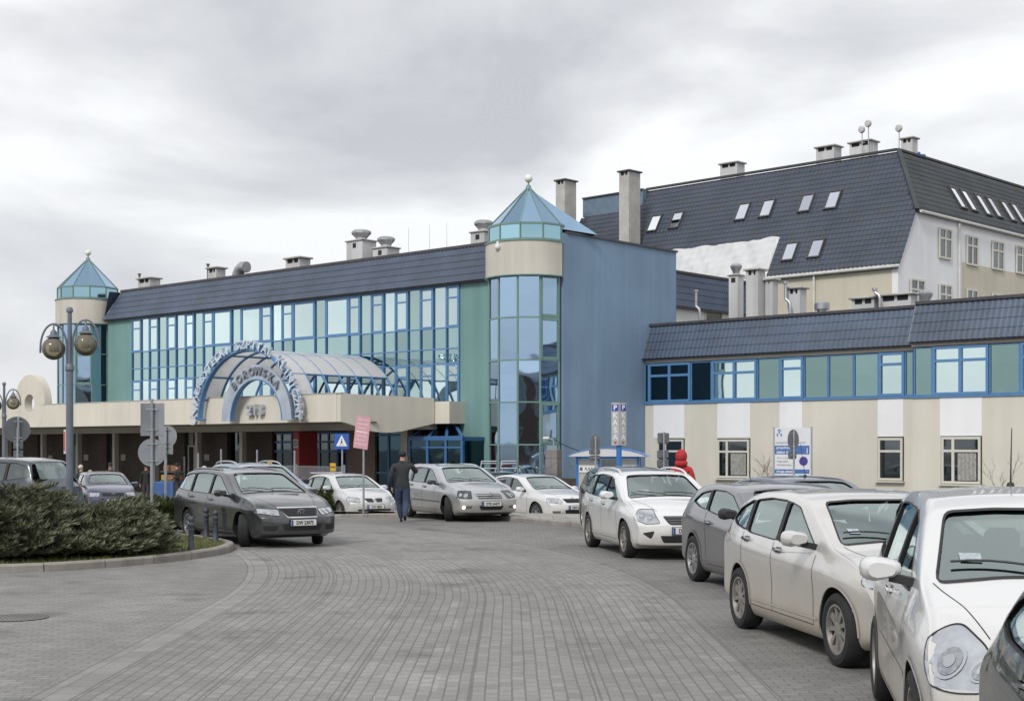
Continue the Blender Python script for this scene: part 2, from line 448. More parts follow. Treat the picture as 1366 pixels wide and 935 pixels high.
    b.inputs['Roughness'].default_value=.72; b.inputs['Specular IOR Level'].default_value=.35
    h=M('SUBTRACT',M('MULTIPLY',noise(30,4),.35),mort)
    bp=nt.nodes.new('ShaderNodeBump'); bp.inputs['Strength'].default_value=.6; bp.inputs['Distance'].default_value=.008
    nt.links.new(h,bp.inputs['Height']); nt.links.new(bp.outputs[0],b.inputs['Normal'])
    return m

def make_ground():
    xs=[-1500,-600,-250,-120,-80]+[-60+3*i for i in range(41)]+[80,120,250,600,1500]
    ys=[-400,-100,-40]+[-10+1.5*i for i in range(60)]+[95,120,200,500,1200,3500]
    vs=[(x,y,gz(x,y)) for y in ys for x in xs]; n=len(xs)
    fs=[(j*n+i,j*n+i+1,(j+1)*n+i+1,(j+1)*n+i) for j in range(len(ys)-1) for i in range(n-1)]
    mb=MB().add(vs,fs); o=mb.build('ground',paving_material(),smooth=False,ang=60); tag(o,kind='structure'); return o
make_ground()

kerb_m=pm('kerb_concrete',(.27,.25,.225),rough=.85,var=.25,scale=2.5,bump=.4,bscale=60)
kerb_j=pm('kerb_joint',(.07,.065,.06),rough=.9)
soil_m=pm('soil',(.10,.075,.05),rough=.95,var=.3,scale=6,bump=.8,bscale=30)
lawn_m=pm('turf_soil',(.09,.095,.04),rough=.95,var=.4,scale=5,bump=.8,bscale=50)
slab_m=brick_mat('walk_slabs',(.30,.285,.26),(.34,.325,.30),(.16,.15,.14),bw=.35,rh=.35,msz=.008,axes='xy',offset=0.0,bump=.3)

def smooth_line(pts, n=6, closed=False):
    P=[Vector(p) for p in pts]; out=[]; m=len(P)
    rng=range(m if closed else m-1)
    for i in rng:
        if closed: p0,p1,p2,p3=P[i-1],P[i],P[(i+1)%m],P[(i+2)%m]
        else: p0,p1,p2,p3=P[max(i-1,0)],P[i],P[i+1],P[min(i+2,m-1)]
        for k in range(n):
            t=k/n
            out.append(.5*((2*p1)+(-p0+p2)*t+(2*p0-5*p1+4*p2-p3)*t*t+(-p0+3*p1-3*p2+p3)*t**3))
    if not closed: out.append(P[-1])
    return out
def kerb(line, h=.13, w=.15, name='kerb', label=None, inside=1):
    "kerb stones one metre long with joints; line = outer edge; body lies to the left of travel when inside=1"
    L=[Vector((p.x,p.y)) for p in line]
    # resample
    acc=[0]; 
    for a,b in zip(L[:-1],L[1:]): acc.append(acc[-1]+(b-a).length)
    tot=acc[-1]
    def pos(s):
        s=max(0,min(tot,s))
        for i in range(len(acc)-1):
            if s<=acc[i+1] or i==len(acc)-2:
                t=(s-acc[i])/max(1e-6,acc[i+1]-acc[i]); p=L[i].lerp(L[i+1],t); d=(L[i+1]-L[i]).normalized(); return p,d
    mb=MB(); s=0
    while s<tot-.05:
        e=min(tot,s+.99); q=[]
        nseg=3
        for k in range(nseg+1):
            p,d=pos(s+.008+(e-s-.008)*k/nseg); nrm=Vector((-d.y,d.x))*inside; q.append((p,nrm))
        prof=[(0,-.15),(0,h-.03),(.02,h-.005),(.035,h),(w,h),(w,-.15)]
        vs=[]; 
        for p,nrm in q:
            jit=0
            for (a,z) in prof:
                pp=p+nrm*a; vs.append((pp.x,pp.y,gz(p.x,p.y)+z))
        m=len(prof); fs=[]
        for k in range(nseg):
            for i in range(m):
                j=(i+1)%m; f=(k*m+i,(k+1)*m+i,(k+1)*m+j,k*m+j); fs.append(f if inside<0 else f[::-1])
        fs.append(tuple(range(m)) ); fs.append(tuple(nseg*m+i for i in range(m-1,-1,-1)))
        mb.add(vs,fs); s+=1.0
    o=mb.build(name,kerb_m); bm=bmesh.new(); bm.from_mesh(o.data); bmesh.ops.recalc_face_normals(bm,faces=bm.faces); bm.to_mesh(o.data); bm.free()
    tag(o,kind='structure'); return o

# near planting island on the left
isl1=[(-30,20.6),(-16,20.9),(-9,21.1),(-7.4,21.4),(-6.3,22.3),(-5.55,23.6),(-5.12,25.0),(-5.13,26.2),(-5.35,27.0),(-5.85,27.9),(-6.8,29.2),(-9.0,31.0),(-14,32.4),(-30,33)]
l1=smooth_line([(x,y,0) for x,y in isl1],6)
kerb(l1,inside=1)
def sheet(poly, z, name, mat, zf=None, kind='structure'):
    bm=bmesh.new(); vs=[bm.verts.new((p[0],p[1],0)) for p in poly]; f=bm.faces.new(vs); 
    bmesh.ops.triangulate(bm,faces=[f])
    for v in bm.verts: v.co.z=(zf(v.co.x,v.co.y) if zf else 0)+z
    bmesh.ops.recalc_face_normals(bm,faces=bm.faces)
    if sum(f.normal.z for f in bm.faces)<0: bmesh.ops.reverse_faces(bm,faces=bm.faces)
    me=bpy.data.meshes.new(name); bm.to_mesh(me); bm.free(); me.materials.append(mat)
    o=bpy.data.objects.new(name,me); COL.objects.link(o); tag(o,kind=kind); return o
def inset_line(line,d):
    L=[Vector((p[0],p[1])) for p in line]; out=[]
    for i,p in enumerate(L):
        t=(L[min(i+1,len(L)-1)]-L[max(i-1,0)]).normalized(); out.append(p+Vector((-t.y,t.x))*d)
    return out
sheet([(p.x,p.y) for p in inset_line(l1,.14)],.10,'turf',lawn_m)

# second island: kerb between the lane and the lower car park, its top paved on the right
isl2=[(-14,44.2),(-10,44.0),(-7.2,43.6),(-5.5,42.6),(-4.3,41.0),(-3.2,39.7),(-1.5,38.4),(0,36.3),(.8,34.9),(1.75,33.5),(3.2,32.3),(6,31.4),(12,30.8),(40,29.5)]
l2=smooth_line([(x,y,0) for x,y in isl2],6)
kerb(l2,h=.12,inside=1)
i2=inset_line(l2,.14)
back=[(40,40),(9,40),(5.2,40.4),(2.8,41.6),(0,42.8),(-3,44.4),(-5.6,46.2),(-8.5,46.8),(-14,47)]
sheet([(p.x,p.y) for p in i2]+back,.105,'pavement',slab_m,zf=lambda x,y: gz(x,y)*0.25 if y<41 else gz(x,y)*0.55)
# ================================================================ hospital buildings
FM=Frame(.676,58.3,R(-41.98))
green_w=streak_mat('green_render',(.175,.32,.31),dark=.9,streak=.14)
blue_w=streak_mat('blue_render',(.205,.305,.428),dark=.88,streak=.12)
cream_w=streak_mat('cream_render',(.58,.55,.49),dark=.9,streak=.14)
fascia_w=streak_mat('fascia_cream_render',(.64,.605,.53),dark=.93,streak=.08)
beige_w=streak_mat('beige_render',(.56,.525,.43),dark=.92,streak=.05)
white_w=streak_mat('white_render',(.76,.77,.79),dark=.95,streak=.03)
wing_w=streak_mat('wing_cream_render',(.60,.575,.51),dark=.94,streak=.045)
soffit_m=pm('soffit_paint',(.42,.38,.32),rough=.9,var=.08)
conc_m=pm('chimney_concrete',(.44,.43,.41),rough=.9,var=.18,scale=1.5,bump=.3)
concw_m=streak_mat('chimney_white_render',(.58,.58,.59),dark=.85,streak=.2)
cap_m=pm('chimney_cap',(.10,.10,.11),rough=.7,var=.3)
zinc_m=pm('zinc_metal',(.42,.43,.45),rough=.38,metal=.8,var=.15,scale=2)
trimd_m=pm('dark_flashing',(.06,.06,.065),rough=.5,var=.2)
gut_m=pm('white_gutter',(.6,.6,.58),rough=.5,var=.15)
bfr_m=pm('blue_window_frame',(.095,.225,.43),rough=.35,var=.08)
bfrd_m=pm('blue_door_frame',(.045,.14,.32),rough=.35,var=.08)
gfr_m=pm('green_grey_frame',(.15,.26,.24),rough=.4,var=.08)
upvc_m=pm('cream_window_frame',(.60,.58,.52),rough=.45,var=.05)
white_m=pm('white_paint',(.75,.75,.74),rough=.45,var=.05)
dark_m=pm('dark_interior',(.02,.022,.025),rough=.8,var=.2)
g_bright=mirror_glass('window_glass_bright',(.75,.91,.90))
g_mid=mirror_glass('facade_glass_teal',(.56,.73,.71),wav=.2)
g_span=mirror_glass('facade_glass_spandrel',(.43,.60,.59),wav=.2)
g_tow=mirror_glass('tower_glass_blue',(.36,.50,.66),wav=.25)
g_cone=mirror_glass('cone_glass_blue',(.34,.50,.67),wav=.05)
g_conel=mirror_glass('cone_ring_glass',(.36,.58,.66),wav=.1)
g_wing=mirror_glass('wing_glass_green',(.27,.40,.39),wav=.2)
g_wdark=mirror_glass('wing_glass_dark',(.05,.09,.11),wav=.2)
g_dark=mirror_glass('dark_window_glass',(.13,.15,.16),wav=.15)
g_sky=mirror_glass('skylight_glass',(.88,.92,.98),wav=.03)
g_door=clear_glass('door_glass',(.25,.36,.36),1.2)

def tile_mat(name,col,rough=.42,moss=0.0):
    m,nt,b=nt_new(name); b.inputs['Roughness'].default_value=rough; b.inputs['Specular IOR Level'].default_value=.6
    g=nt.nodes.new('ShaderNodeNewGeometry')
    n=nt.nodes.new('ShaderNodeTexNoise'); n.inputs['Scale'].default_value=.5; n.inputs['Detail'].default_value=7; n.inputs['Roughness'].default_value=.65
    nt.links.new(g.outputs['Position'],n.inputs['Vector'])
    cr=nt.nodes.new('ShaderNodeValToRGB'); e=cr.color_ramp.elements
    e[0].position=.32; e[0].color=(*[c*.75 for c in col],1); e[1].position=.68; e[1].color=(*[c*1.25 for c in col],1)
    nt.links.new(n.outputs['Fac'],cr.inputs[0])
    n2=nt.nodes.new('ShaderNodeTexNoise'); n2.inputs['Scale'].default_value=1.3; n2.inputs['Detail'].default_value=6
    nt.links.new(g.outputs['Position'],n2.inputs['Vector'])
    mr=nt.nodes.new('ShaderNodeMapRange'); mr.inputs[1].default_value=.5; mr.inputs[2].default_value=.7; mr.inputs[4].default_value=moss
    nt.links.new(n2.outputs['Fac'],mr.inputs[0])
    mx=nt.nodes.new('ShaderNodeMixRGB'); mx.inputs[2].default_value=(.05,.05,.04,1); nt.links.new(mr.outputs[0],mx.inputs[0]); nt.links.new(cr.outputs[0],mx.inputs[1])
    nt.links.new(mx.outputs[0],b.inputs['Base Color']); return m
tile_m=tile_mat('blue_grey_roof_tiles',(.060,.080,.125),rough=.45,moss=.25)
tile_b=tile_mat('slate_grey_roof_tiles',(.040,.054,.080),rough=.55,moss=.4)
tile_bm=tile_mat('mossy_slate_roof_tiles',(.042,.050,.058),rough=.65,moss=.85)
tile_w=tile_mat('wing_roof_tiles',(.062,.088,.135),rough=.42,moss=.25)

def tile_slope(mb,O,U,V,nrm,vlen,u0,u1,row=.35,wave=.21,amp=.018,step=.022):
    "tiled metal roofing: u0/u1 are functions of v (distance up the slope)"
    O=Vector(O);U=Vector(U).normalized();V=Vector(V).normalized();Nn=Vector(nrm).normalized()
    nr=max(1,round(vlen/row)); rh=vlen/nr
    for r in range(nr):
        va,vb=r*rh-.01,(r+1)*rh
        a0,a1=u0(va),u1(va); b0,b1=u0(vb),u1(vb)
        lo,hi=min(a0,b0),max(a1,b1); n=max(2,int((hi-lo)/wave*3)); vs=[]
        for i in range(n+1):
            u=lo+(hi-lo)*i/n
            h=amp*math.sin(2*math.pi*u/wave)
            ua=min(max(u,a0),a1); ub=min(max(u,b0),b1)
            vs.append(O+U*ua+V*va+Nn*(h+step)); vs.append(O+U*ub+V*vb+Nn*(h+.002)); vs.append(O+U*ua+V*va+Nn*(h-.02))
        fs=[]
        for i in range(n):
            k=3*i; fs.append((k,k+3,k+4,k+1)); fs.append((k+2,k+5,k+3,k))
        mb.add(vs,fs)
    return mb

def glazed_unit(parent,x0,x1,z0,z1,y,frame_m,glass,fw=.07,transoms=(),mulls=(),depth=.07,name='window',pane='pane',axis='x'):
    "one window: frame with transoms and its panes as a sub-part; axis x: lies along x at y; axis y: lies along y at x=y-arg facing +x"
    mb=MB(); pb=MB()
    def bx(m,a0,a1,d0,d1,c0,c1):
        if axis=='x': m.b2(a0,a1,y+d0,y+d1,c0,c1)
        else: m.b2(y-d1,y-d0,a0,a1,c0,c1)
    zs=[z0]+list(transoms)+[z1]; xs=[x0]+list(mulls)+[x1]
    bx(mb,x0,x1,-depth,0,z0,z0+fw); bx(mb,x0,x1,-depth,0,z1-fw,z1)
    bx(mb,x0,x0+fw,-depth,0,z0+fw,z1-fw); bx(mb,x1-fw,x1,-depth,0,z0+fw,z1-fw)
    for t in transoms: bx(mb,x0+fw,x1-fw,-depth,0,t-fw*.5,t+fw*.5)
    for q in mulls: 
        zz_=[z0+fw]+[v for t in transoms for v in (t-fw*.5,t+fw*.5)]+[z1-fw]
        for k in range(0,len(zz_),2): bx(mb,q-fw*.6,q+fw*.6,-depth+.003,0,zz_[k],zz_[k+1])
    f=mb.build(name,frame_m,parent)
    bx(pb,x0+fw*.5,x1-fw*.5,-depth*.35,-depth*.25,z0+fw*.5,z1-fw*.5)
    pb.build(pane,glass,f)
    return f

bld=FM.empty('hospital_building',label='long teal glass hospital building with two round glass corner towers and a blue gable wall',cat='building')
xL=FM.xon(144,0); xg0=FM.xon(177,0); xg1=FM.xon(613.5,0); RT=1.73
yb=FM.yon(902,RT)
ZE,ZT=8.98,10.50
# ---- walls
MB().b2(xL,xg0-.02,0,.3,-.7,ZE).build('wall',green_w,bld)
MB().b2(xg1+.02,-.3,0,.3,-.7,ZE).build('wall',green_w,bld)
MB().b2(RT-.3,RT,.15,yb,-.7,10.52).b2(-3.3,RT-.302,yb-.3,yb-.003,-.7,10.50).build('gable_wall',blue_w,bld)
MB().b2(RT-.42,RT+.06,.35,yb+.06,10.52,10.60).build('coping',trimd_m,bld)
# solid core behind the glass
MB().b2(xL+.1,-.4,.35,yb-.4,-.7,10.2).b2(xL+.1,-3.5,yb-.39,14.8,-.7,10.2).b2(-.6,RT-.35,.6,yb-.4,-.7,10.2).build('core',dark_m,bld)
# ---- mansard
mb=MB()
sl_=Vector((0,.62,ZT-ZE)); L_=sl_.length
tile_slope(mb,(0,-.28,ZE-.02),(1,0,0),sl_,Vector((0,-(ZT-ZE),.62)),L_,lambda v:xL-.1+v*.55,lambda v:-1.35,row=.36)
mb.build('mansard_roof',tile_m,bld,ang=50)
MB().b2(xL-.1,-1.3,-.2,.34,ZE-.10,ZE-.02).ext([(xL+.75,.30,ZT-.02),(xL+.75,15,ZT-.02),(xL+.75,15,ZT+.10),(xL+.75,.30,ZT+.10)],(-3.6-xL-.75,0,0)).ext([(-3.6,.30,ZT-.02),(-3.6,yb-.3,ZT-.02),(-3.6,yb-.3,ZT+.10),(-3.6,.30,ZT+.10)],(3.25,0,0)).build('roof_edge',trimd_m,bld)
mb=MB(); tile_slope(mb,(xL-.1,-.2,ZE-.02),(0,-1,0),(.55,0,ZT-ZE),(-1,0,.4),L_,lambda v:-14,lambda v:0,row=.36); mb.build('mansard_roof',tile_m,bld,ang=50)
# ---- curtain wall
edges=[176.5,188.6,199.6,211.4,223.2,235.3,247.6,259.2,271.6,284.8,309.2,322,348.5,362.8,376.7,391.2,420.4,435.1,465.4,480.7,496,512.1,528,544.6,561.3,578.3,596,613]
kinds='w w w w w w'  # documentation only
kind=['W','p','W','p','W','p','W','p','W','B','p','B','W','p','W','B','p','B','W','p','W','p','W','p','W','p','W']
ex=[FM.xon(p,0) for p in edges]
rows=[8.83,7.06,6.15,5.50,3.75,2.94]
def pane_panel(x0,x1,z0,z1,glass,name='glass_panel',y=0.0):
    # each pane leans a hair differently, as real curtain walling does
    a=random.uniform(-.004,.004); c=random.uniform(-.003,.003)
    vs=[(x0,y+.02+a,z0),(x1,y+.02-a,z0),(x1,y+.02-a+c,z1),(x0,y+.02+a+c,z1)]
    MB().add(vs,[(0,1,2,3)]).build(name,glass,bld)
grid=MB()
for x in ex: grid.b2(x-.028,x+.028,-.055,.03,2.94,8.95)
for z in rows:
    for a,b_ in zip(ex[:-1],ex[1:]): grid.b2(a+.028,b_-.028,-.045,.03,z-.025,z+.025)
for a,b_ in zip(ex[:-1],ex[1:]): grid.b2(a+.028,b_-.028,-.03,.03,8.855,8.95)
grid.build('curtain_wall_grid',bfr_m,bld)
for i,k in enumerate(kind):
    a,b_=ex[i]+.028,ex[i+1]-.028
    for (zt,zb) in ((rows[0],rows[1]),(rows[3],rows[4])):
        if k=='p': pane_panel(a,b_,zb+.025,zt-.025,g_mid if (i%4!=1) else g_bright)
        elif k=='W': glazed_unit(bld,a,b_,zb+.025,zt-.025,.0,bfr_m,g_bright,fw=.07,transoms=(zt-.50,),depth=.05)
        else: glazed_unit(bld,a,b_,zb+.025,zt-.025,.0,bfr_m,g_bright,fw=.085,depth=.05)
for i in range(0,27):
    a,b_=ex[i]+.028,ex[i+1]-.028
    pane_panel(a,b_,rows[2]+.025,rows[1]-.025,g_span,'spandrel_panel')
    pane_panel(a,b_,rows[3]+.025,rows[2]-.025,g_span,'spandrel_panel')
for i in range(0,27,3):
    a,b_=ex[i]+.028,ex[min(i+3,27)]-.028
    pane_panel(a,b_,rows[5]+.025,rows[4]-.025,g_wdark if i>20 else g_span,'spandrel_panel')

# ---- round towers
def tower(cx,angs,asm,a_end,left=False):
    """glass stair tower: polygonal glazing under a cream drum and a glass cone"""
    rg=1.63
    P=[(cx+rg*math.cos(R(a)),rg*math.sin(R(a))) for a in angs]
    rz=[8.80,7.09,5.38,3.70,2.97] if left else [8.80,7.09,5.38,3.70,2.0,.30]
    fr=MB()
    for (x,y) in P: fr.tube([(x,y,2.97 if left else 0.),(x,y,8.80)],.045,8)
    for z in rz:
        for p,q in zip(P[:-1],P[1:]): fr.bar((p[0],p[1],z),(q[0],q[1],z),.07,.055)
    if not left: fr.prism(P+[(cx,0)],-.7,.26)
    F=fr.build('stair_tower',gfr_m,bld)
    for k,(p,q) in enumerate(zip(P[:-1],P[1:])):
        p3,q3=Vector((*p,0)),Vector((*q,0)); d=(q3-p3).normalized(); nr=Vector((d.y,-d.x,0))
        if nr.dot(p3-Vector((cx,0,0)))<0: nr=-nr
        for j in range(len(rz)-1):
            zt,zb=rz[j]-.03,rz[j+1]+.03
            pb=MB(); o_=nr*(-.01+random.uniform(-.006,.006)); t_=nr*random.uniform(-.012,.012)
            a_=p3+d*.04+o_; b_=q3-d*.04+o_-t_
            pb.quad((a_.x,a_.y,zb),(b_.x,b_.y,zb),(b_.x+t_.x,b_.y+t_.y,zt),(a_.x+t_.x,a_.y+t_.y,zt))
            pb.build('glass_pane',g_tow,F)
            if (k==(2 if left else 0) and j in (0,1,3)):
                fb=MB(); wz0,wz1=zb,zt
                if j==1: wz0=zb+.0
                A=p3+d*.05+nr*.02; B=q3-d*.05+nr*.02
                for (u,v) in (((A.x,A.y,wz0+.05),(B.x,B.y,wz0+.05)),((A.x,A.y,wz1-.05),(B.x,B.y,wz1-.05))): fb.bar(u,v,.05,.10)
                fb.bar((A.x,A.y,wz0),(A.x,A.y,wz1),.10,.05); fb.bar((B.x,B.y,wz0),(B.x,B.y,wz1),.10,.05)
                fb.build('window_frame',gfr_m,F)
    # drum
    n=40; prof=[(1.60,8.78),(1.76,8.78),(1.76,10.13),(1.60,10.13)]
    MB().lathe(prof,n,(cx,0,0),a0=R(asm[0]),a1=R(asm[1])).build('drum',cream_w,F,ang=40)
    MB().lathe([(1.60,8.74),(1.80,8.74),(1.80,8.785),(1.60,8.785)],n,(cx,0,0),a0=R(asm[0]),a1=R(asm[1])).lathe([(1.50,10.13),(1.80,10.13),(1.80,10.185),(1.50,10.185)],n,(cx,0,0),a0=R(asm[0]),a1=R(asm[1])).build('drum_flashing',gfr_m,F,ang=40)
    # lantern ring and cone
    fa=[a*360/11.25 for a in range(0)]  
    ra=[R(4-32*i) for i in range(0,12)][:11]
    rr=1.66; ring=[(cx+rr*math.cos(a),rr*math.sin(a)) for a in ra]
    rf=MB(); rg_=MB(); cg=MB(); apex=(cx,0,12.58)
    eave=[]
    for i,a in enumerate(ra):
        r2=rr
        eave.append((cx+r2*math.cos(a),r2*math.sin(a),10.86))
    m=len(ring)
    for i in range(m):
        j=(i+1)%m; p,q=ring[i],ring[j]
        rf.bar((p[0],p[1],10.18),(p[0],p[1],10.86),.055)
        rf.bar((p[0],p[1],10.22),(q[0],q[1],10.22),.06); rf.bar((p[0],p[1],10.84),(q[0],q[1],10.84),.08)
        rg_.quad((p[0],p[1],10.2),(q[0],q[1],10.2),(q[0],q[1],10.84),(p[0],p[1],10.84))
        rf.bar(eave[i],apex,.05,.05)
        cg.add([eave[i],eave[j],apex],[(0,1,2)])
    rf.build('lantern_frame',gfr_m,F); rg_.build('lantern_glass',g_conel,F); cg.build('cone_glass',g_cone,F)
    MB().lathe([(.13,12.46),(.10,12.60),(.035,12.66),(.035,12.76)],12,(cx,0,0)).build('finial',gfr_m,F,smooth=True)
    MB().ball((cx,0,12.90),.165,20).build('finial_ball',white_m,F,smooth=True)
    return F
tower(0.0,[0,-32,-64,-96,-128,-160,-182],(2,-182),None)
xt=FM.xon(117.5,0)
tower(xt,[40,8,-24,-56,-88,-120,-152,-184,-216,-248],(42,-265),None,left=True)
# right tower: the glass roof runs back over the flat roof behind it
mb=MB(); A=(1.5,.1,10.84); 
mb.add([(1.60,.25,10.70),(2.02,2.0,10.62),(0.1,2.5,10.6),(0,0,12.5)],[(0,1,3),(1,2,3)]); mb.build('cone_glass_skirt',g_cone,bld)
# security camera on the drum
def cctv(loc,rz,parent=None,label=None,dome=False):
    e=empty('security_camera',loc,rz,label,'security camera')
    if dome:
        MB().b2(-.05,.05,-.02,.25,.10,.16).tube([(0,0,.13),(0,0,.02)],.05,10).build('bracket',white_m,e)
        MB().ball((0,0,-.06),.13,14).build('dome',pm('camera_white',(.7,.7,.7),rough=.3),e,smooth=True)
    else:
        MB().bar((0,0,0),(0,-.18,.02),.04).build('bracket',white_m,e)
        b=MB().cham((0,-.30,.05),(.13,.42,.13),.02).build('housing',white_m,e)
        MB().lathe([(.001,-.525),(.045,-.525),(.045,-.50)],12,(0,0,.05),axis='y').build('lens',dark_m,b)
    return e
x_,y_=FM.w(-1.35*math.cos(R(60)) -.35,-1.76*math.sin(R(60))-.25)
cctv((at(664,57.0),57.0,9.98),R(-20),label='white dome camera hanging from the cream drum of the near tower',dome=True)

# ---- ground floor under the canopy
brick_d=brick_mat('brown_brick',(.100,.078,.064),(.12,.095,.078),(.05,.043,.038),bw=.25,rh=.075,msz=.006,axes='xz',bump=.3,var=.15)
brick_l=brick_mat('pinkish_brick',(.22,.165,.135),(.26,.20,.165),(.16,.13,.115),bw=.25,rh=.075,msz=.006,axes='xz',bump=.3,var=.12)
red_m=pm('red_painted_panel',(.38,.05,.045),rough=.5,var=.12)
yw=-.25
segs=[(-40,16),(18,50),(62,88),(108,142),(158,205),(212,246),(267,303),(328,363)]
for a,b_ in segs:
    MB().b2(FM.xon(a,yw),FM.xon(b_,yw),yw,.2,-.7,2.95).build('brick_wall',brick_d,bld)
teal_p=pm('teal_panel',(.10,.24,.26),rough=.4,var=.1); grey_p=pm('pale_panel',(.42,.42,.40),rough=.6,var=.1)
for i,(a,b_,mt) in enumerate([(50,62,grey_p),(88,104,teal_p),(142,154,teal_p),(205,212,grey_p),(246,264,grey_p),(303,321,g_dark)]):
    MB().b2(FM.xon(a,.0)-.2,FM.xon(b_,.0)+.35,.0,.25,-.7,2.95).build('entrance_panel',mt,bld)
glazed_unit(bld,FM.xon(252,-.05),FM.xon(261,-.05),-.4,2.0,-.05,upvc_m,dark_m,fw=.08,name='door',pane='door_leaf')
# glazed entrance doors
def door_bay(x0,x1,y,n,zt=2.62):
    f=MB(); g=MB(); w=(x1-x0)/n
    for i in range(n+1): f.b2(x0+i*w-.05,x0+i*w+.05,y-.05,y+.05,-.45,zt)
    for i in range(n):
        a,b_=x0+i*w+.05,x0+(i+1)*w-.05
        for z in (-.38,1.70,2.15,zt-.05): f.b2(a,b_,y-.04,y+.04,z-.05,z+.05)
        g.b2(a,b_,y-.006,y+.006,-.33,zt-.1)
    F=f.build('entrance_door',bfrd_m,bld); g.build('door_glass',g_door,F); return F
xd0,xd1=FM.xon(363,-.1),FM.xon(393,-.1); door_bay(xd0,xd1+.6,-.1,3)
xe0,xe1=FM.xon(419,-.1),FM.xon(463,-.1); door_bay(xe0-.2,xe1,-.1,4)
xr=FM.xon(399,-2.0); MB().b2(xr-.42,xr,-2.0,-.9,-.5,2.6).build('red_pillar',red_m,bld)
xb=FM.xon(470,-1.2)
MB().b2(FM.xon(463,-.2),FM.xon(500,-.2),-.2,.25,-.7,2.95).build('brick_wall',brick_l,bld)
xf0,xf1=FM.xon(500,-.1),FM.xon(537,-.1)
glazed_unit(bld,xf0,xf1,-.4,2.9,-.05,bfrd_m,g_wdark,fw=.09,transoms=(.75,2.45),mulls=((xf0+xf1)/2,),name='shop_window')
MB().b2(FM.xon(538,-.3),FM.xon(546.5,-.3),-.45,-.1,-.6,2.95).build('column',fascia_w,bld)
# blue lean-to vestibule
v0,v1=FM.xon(547,-1.3),FM.xon(617,-1.3); vb1=FM.xon(607,-.05)
f=MB(); 
for t in (0,.35,.70,1): 
    xx=v0+(v1-v0)*t; xk=v0+(vb1-v0)*t
    f.b2(xx-.06,xx+.06,-1.36,-1.24,-.5,2.28); f.bar((xx,-1.3,2.28),(xk,-.06,2.86),.12)
for z in (-.4,2.28): f.b2(v0-.06,v1+.06,-1.37,-1.23,z-.09,z+.09)
f.b2(v0-.06,v1+.06,-1.363,-1.237,1.86,1.93); f.bar((v0,-.06,2.88),(vb1,-.06,2.88),.16)
for z in (-.35,2.25): f.b2(v1-.05,v1+.05,-1.23,-.02,z-.08,z+.08)
V=f.build('vestibule',bfrd_m,bld)
MB().b2(v0,v1,-1.31,-1.30,-.4,2.2).b2(v1-.006,v1+.006,-1.25,0,-.4,2.2).quad((v0,-1.30,2.30),(v1,-1.30,2.30),(vb1,-.07,2.87),(v0,-.07,2.87)).build('vestibule_glass',g_wdark,V)
MB().b2(v0+.2,v1-.2,-.9,-.8,2.02,2.07).build('strip_lamp',white_m,V)
# small things fixed on the walls under the canopy
paper=pm('paper_notice',(.62,.60,.56),rough=.7,var=.1)
inkm=pm('notice_print',(.10,.09,.10),rough=.7,var=0)
def notice(px,py,w,h,lab,Y=None,yl=yw-.012,col=None,txt=None):
    x=FM.xon(px,yl); z=FM.z(py,x,yl); wx,wy=FM.w(x,yl)
    e=empty('wall_notice',(wx,wy,z-h/2),FM.a,lab,'notice')
    MB().b2(-w/2,w/2,-.012,0,0,h).build('sheet',col or paper,e)
    t=MB()
    for k in range(4): 
        zz_=h*(.82-.2*k); t.b2(-w*.38,w*(.38-.2*(k%2)),-.0145,-.012,zz_-h*.03,zz_+h*.03)
    t.build('print',inkm,e)
notice(67.5,611,.42,.32,'white notice on brown brick, leftmost under the canopy')
notice(115,610,.42,.32,'white notice on brown brick above the people by the canopy columns')
notice(164.5,610,.42,.32,'white notice on the brown brick right of the man in the cap')
notice(276,610,.40,.30,'white notice on brown brick behind the grey-haired person')
# taped sheets inside the upper window near the vault end
for (px,py) in ((521,519),(535,512),(535,521),(551,520)):
    x=FM.xon(px,-.06); z=FM.z(py,x,-.06); wx,wy=FM.w(x,-.075)
    pass

# ================================================================ canopy and its vault
can=FM.empty('entrance_canopy',label='cream concrete entrance canopy running along the front of the teal glass building',cat='canopy')
D=-5.8; xc=FM.xon(454.3,D)
zt_,zb_=4.07,2.93
x579=FM.xon(579.3,-1.0); x605=FM.xon(605,-.7)
xr0=FM.xon(39,D-.01)
MB().b2(xr0+.7,xc-.25,D,D+.25,zb_,zt_).build('fascia',fascia_w,can)
MB().b2(-75,xr0-.7,D,D+.25,zb_,zt_).build('fascia',fascia_w,can)
MB().b2(xr0-.698,xr0+.698,D,D+.25,zb_,3.55).build('fascia',fascia_w,can)
side=[(xc,D)]; 
A=Vector((xc,D)); B=Vector((x579,-1.0))
def sp_(t,z): p=A.lerp(B,t); return (p.x,p.y,z)
dip=[(0,zb_),(.08,2.86),(.22,2.66),(.36,2.53),(.50,2.50),(.64,2.56),(.82,2.74),(1,2.90)]
poly=[sp_(t,z) for t,z in dip]+[sp_(1,3.99),sp_(0,zt_)]
dn=(B-A).normalized(); nrm=Vector((-dn.y,dn.x,0))*.25
MB().ext(poly,nrm).build('fascia',fascia_w,can)
MB().b2(x579-.1,x605,-.95,-.70,2.90,3.84).b2(x605-.25,x605-.003,-.70,0,2.90,3.84).build('fascia',fascia_w,can)
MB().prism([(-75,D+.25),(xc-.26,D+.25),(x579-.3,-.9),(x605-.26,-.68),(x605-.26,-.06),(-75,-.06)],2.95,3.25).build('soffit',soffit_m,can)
MB().b2(-75,xc+.2,-1.0,-.5,2.66,2.95).build('beam',fascia_w,can)
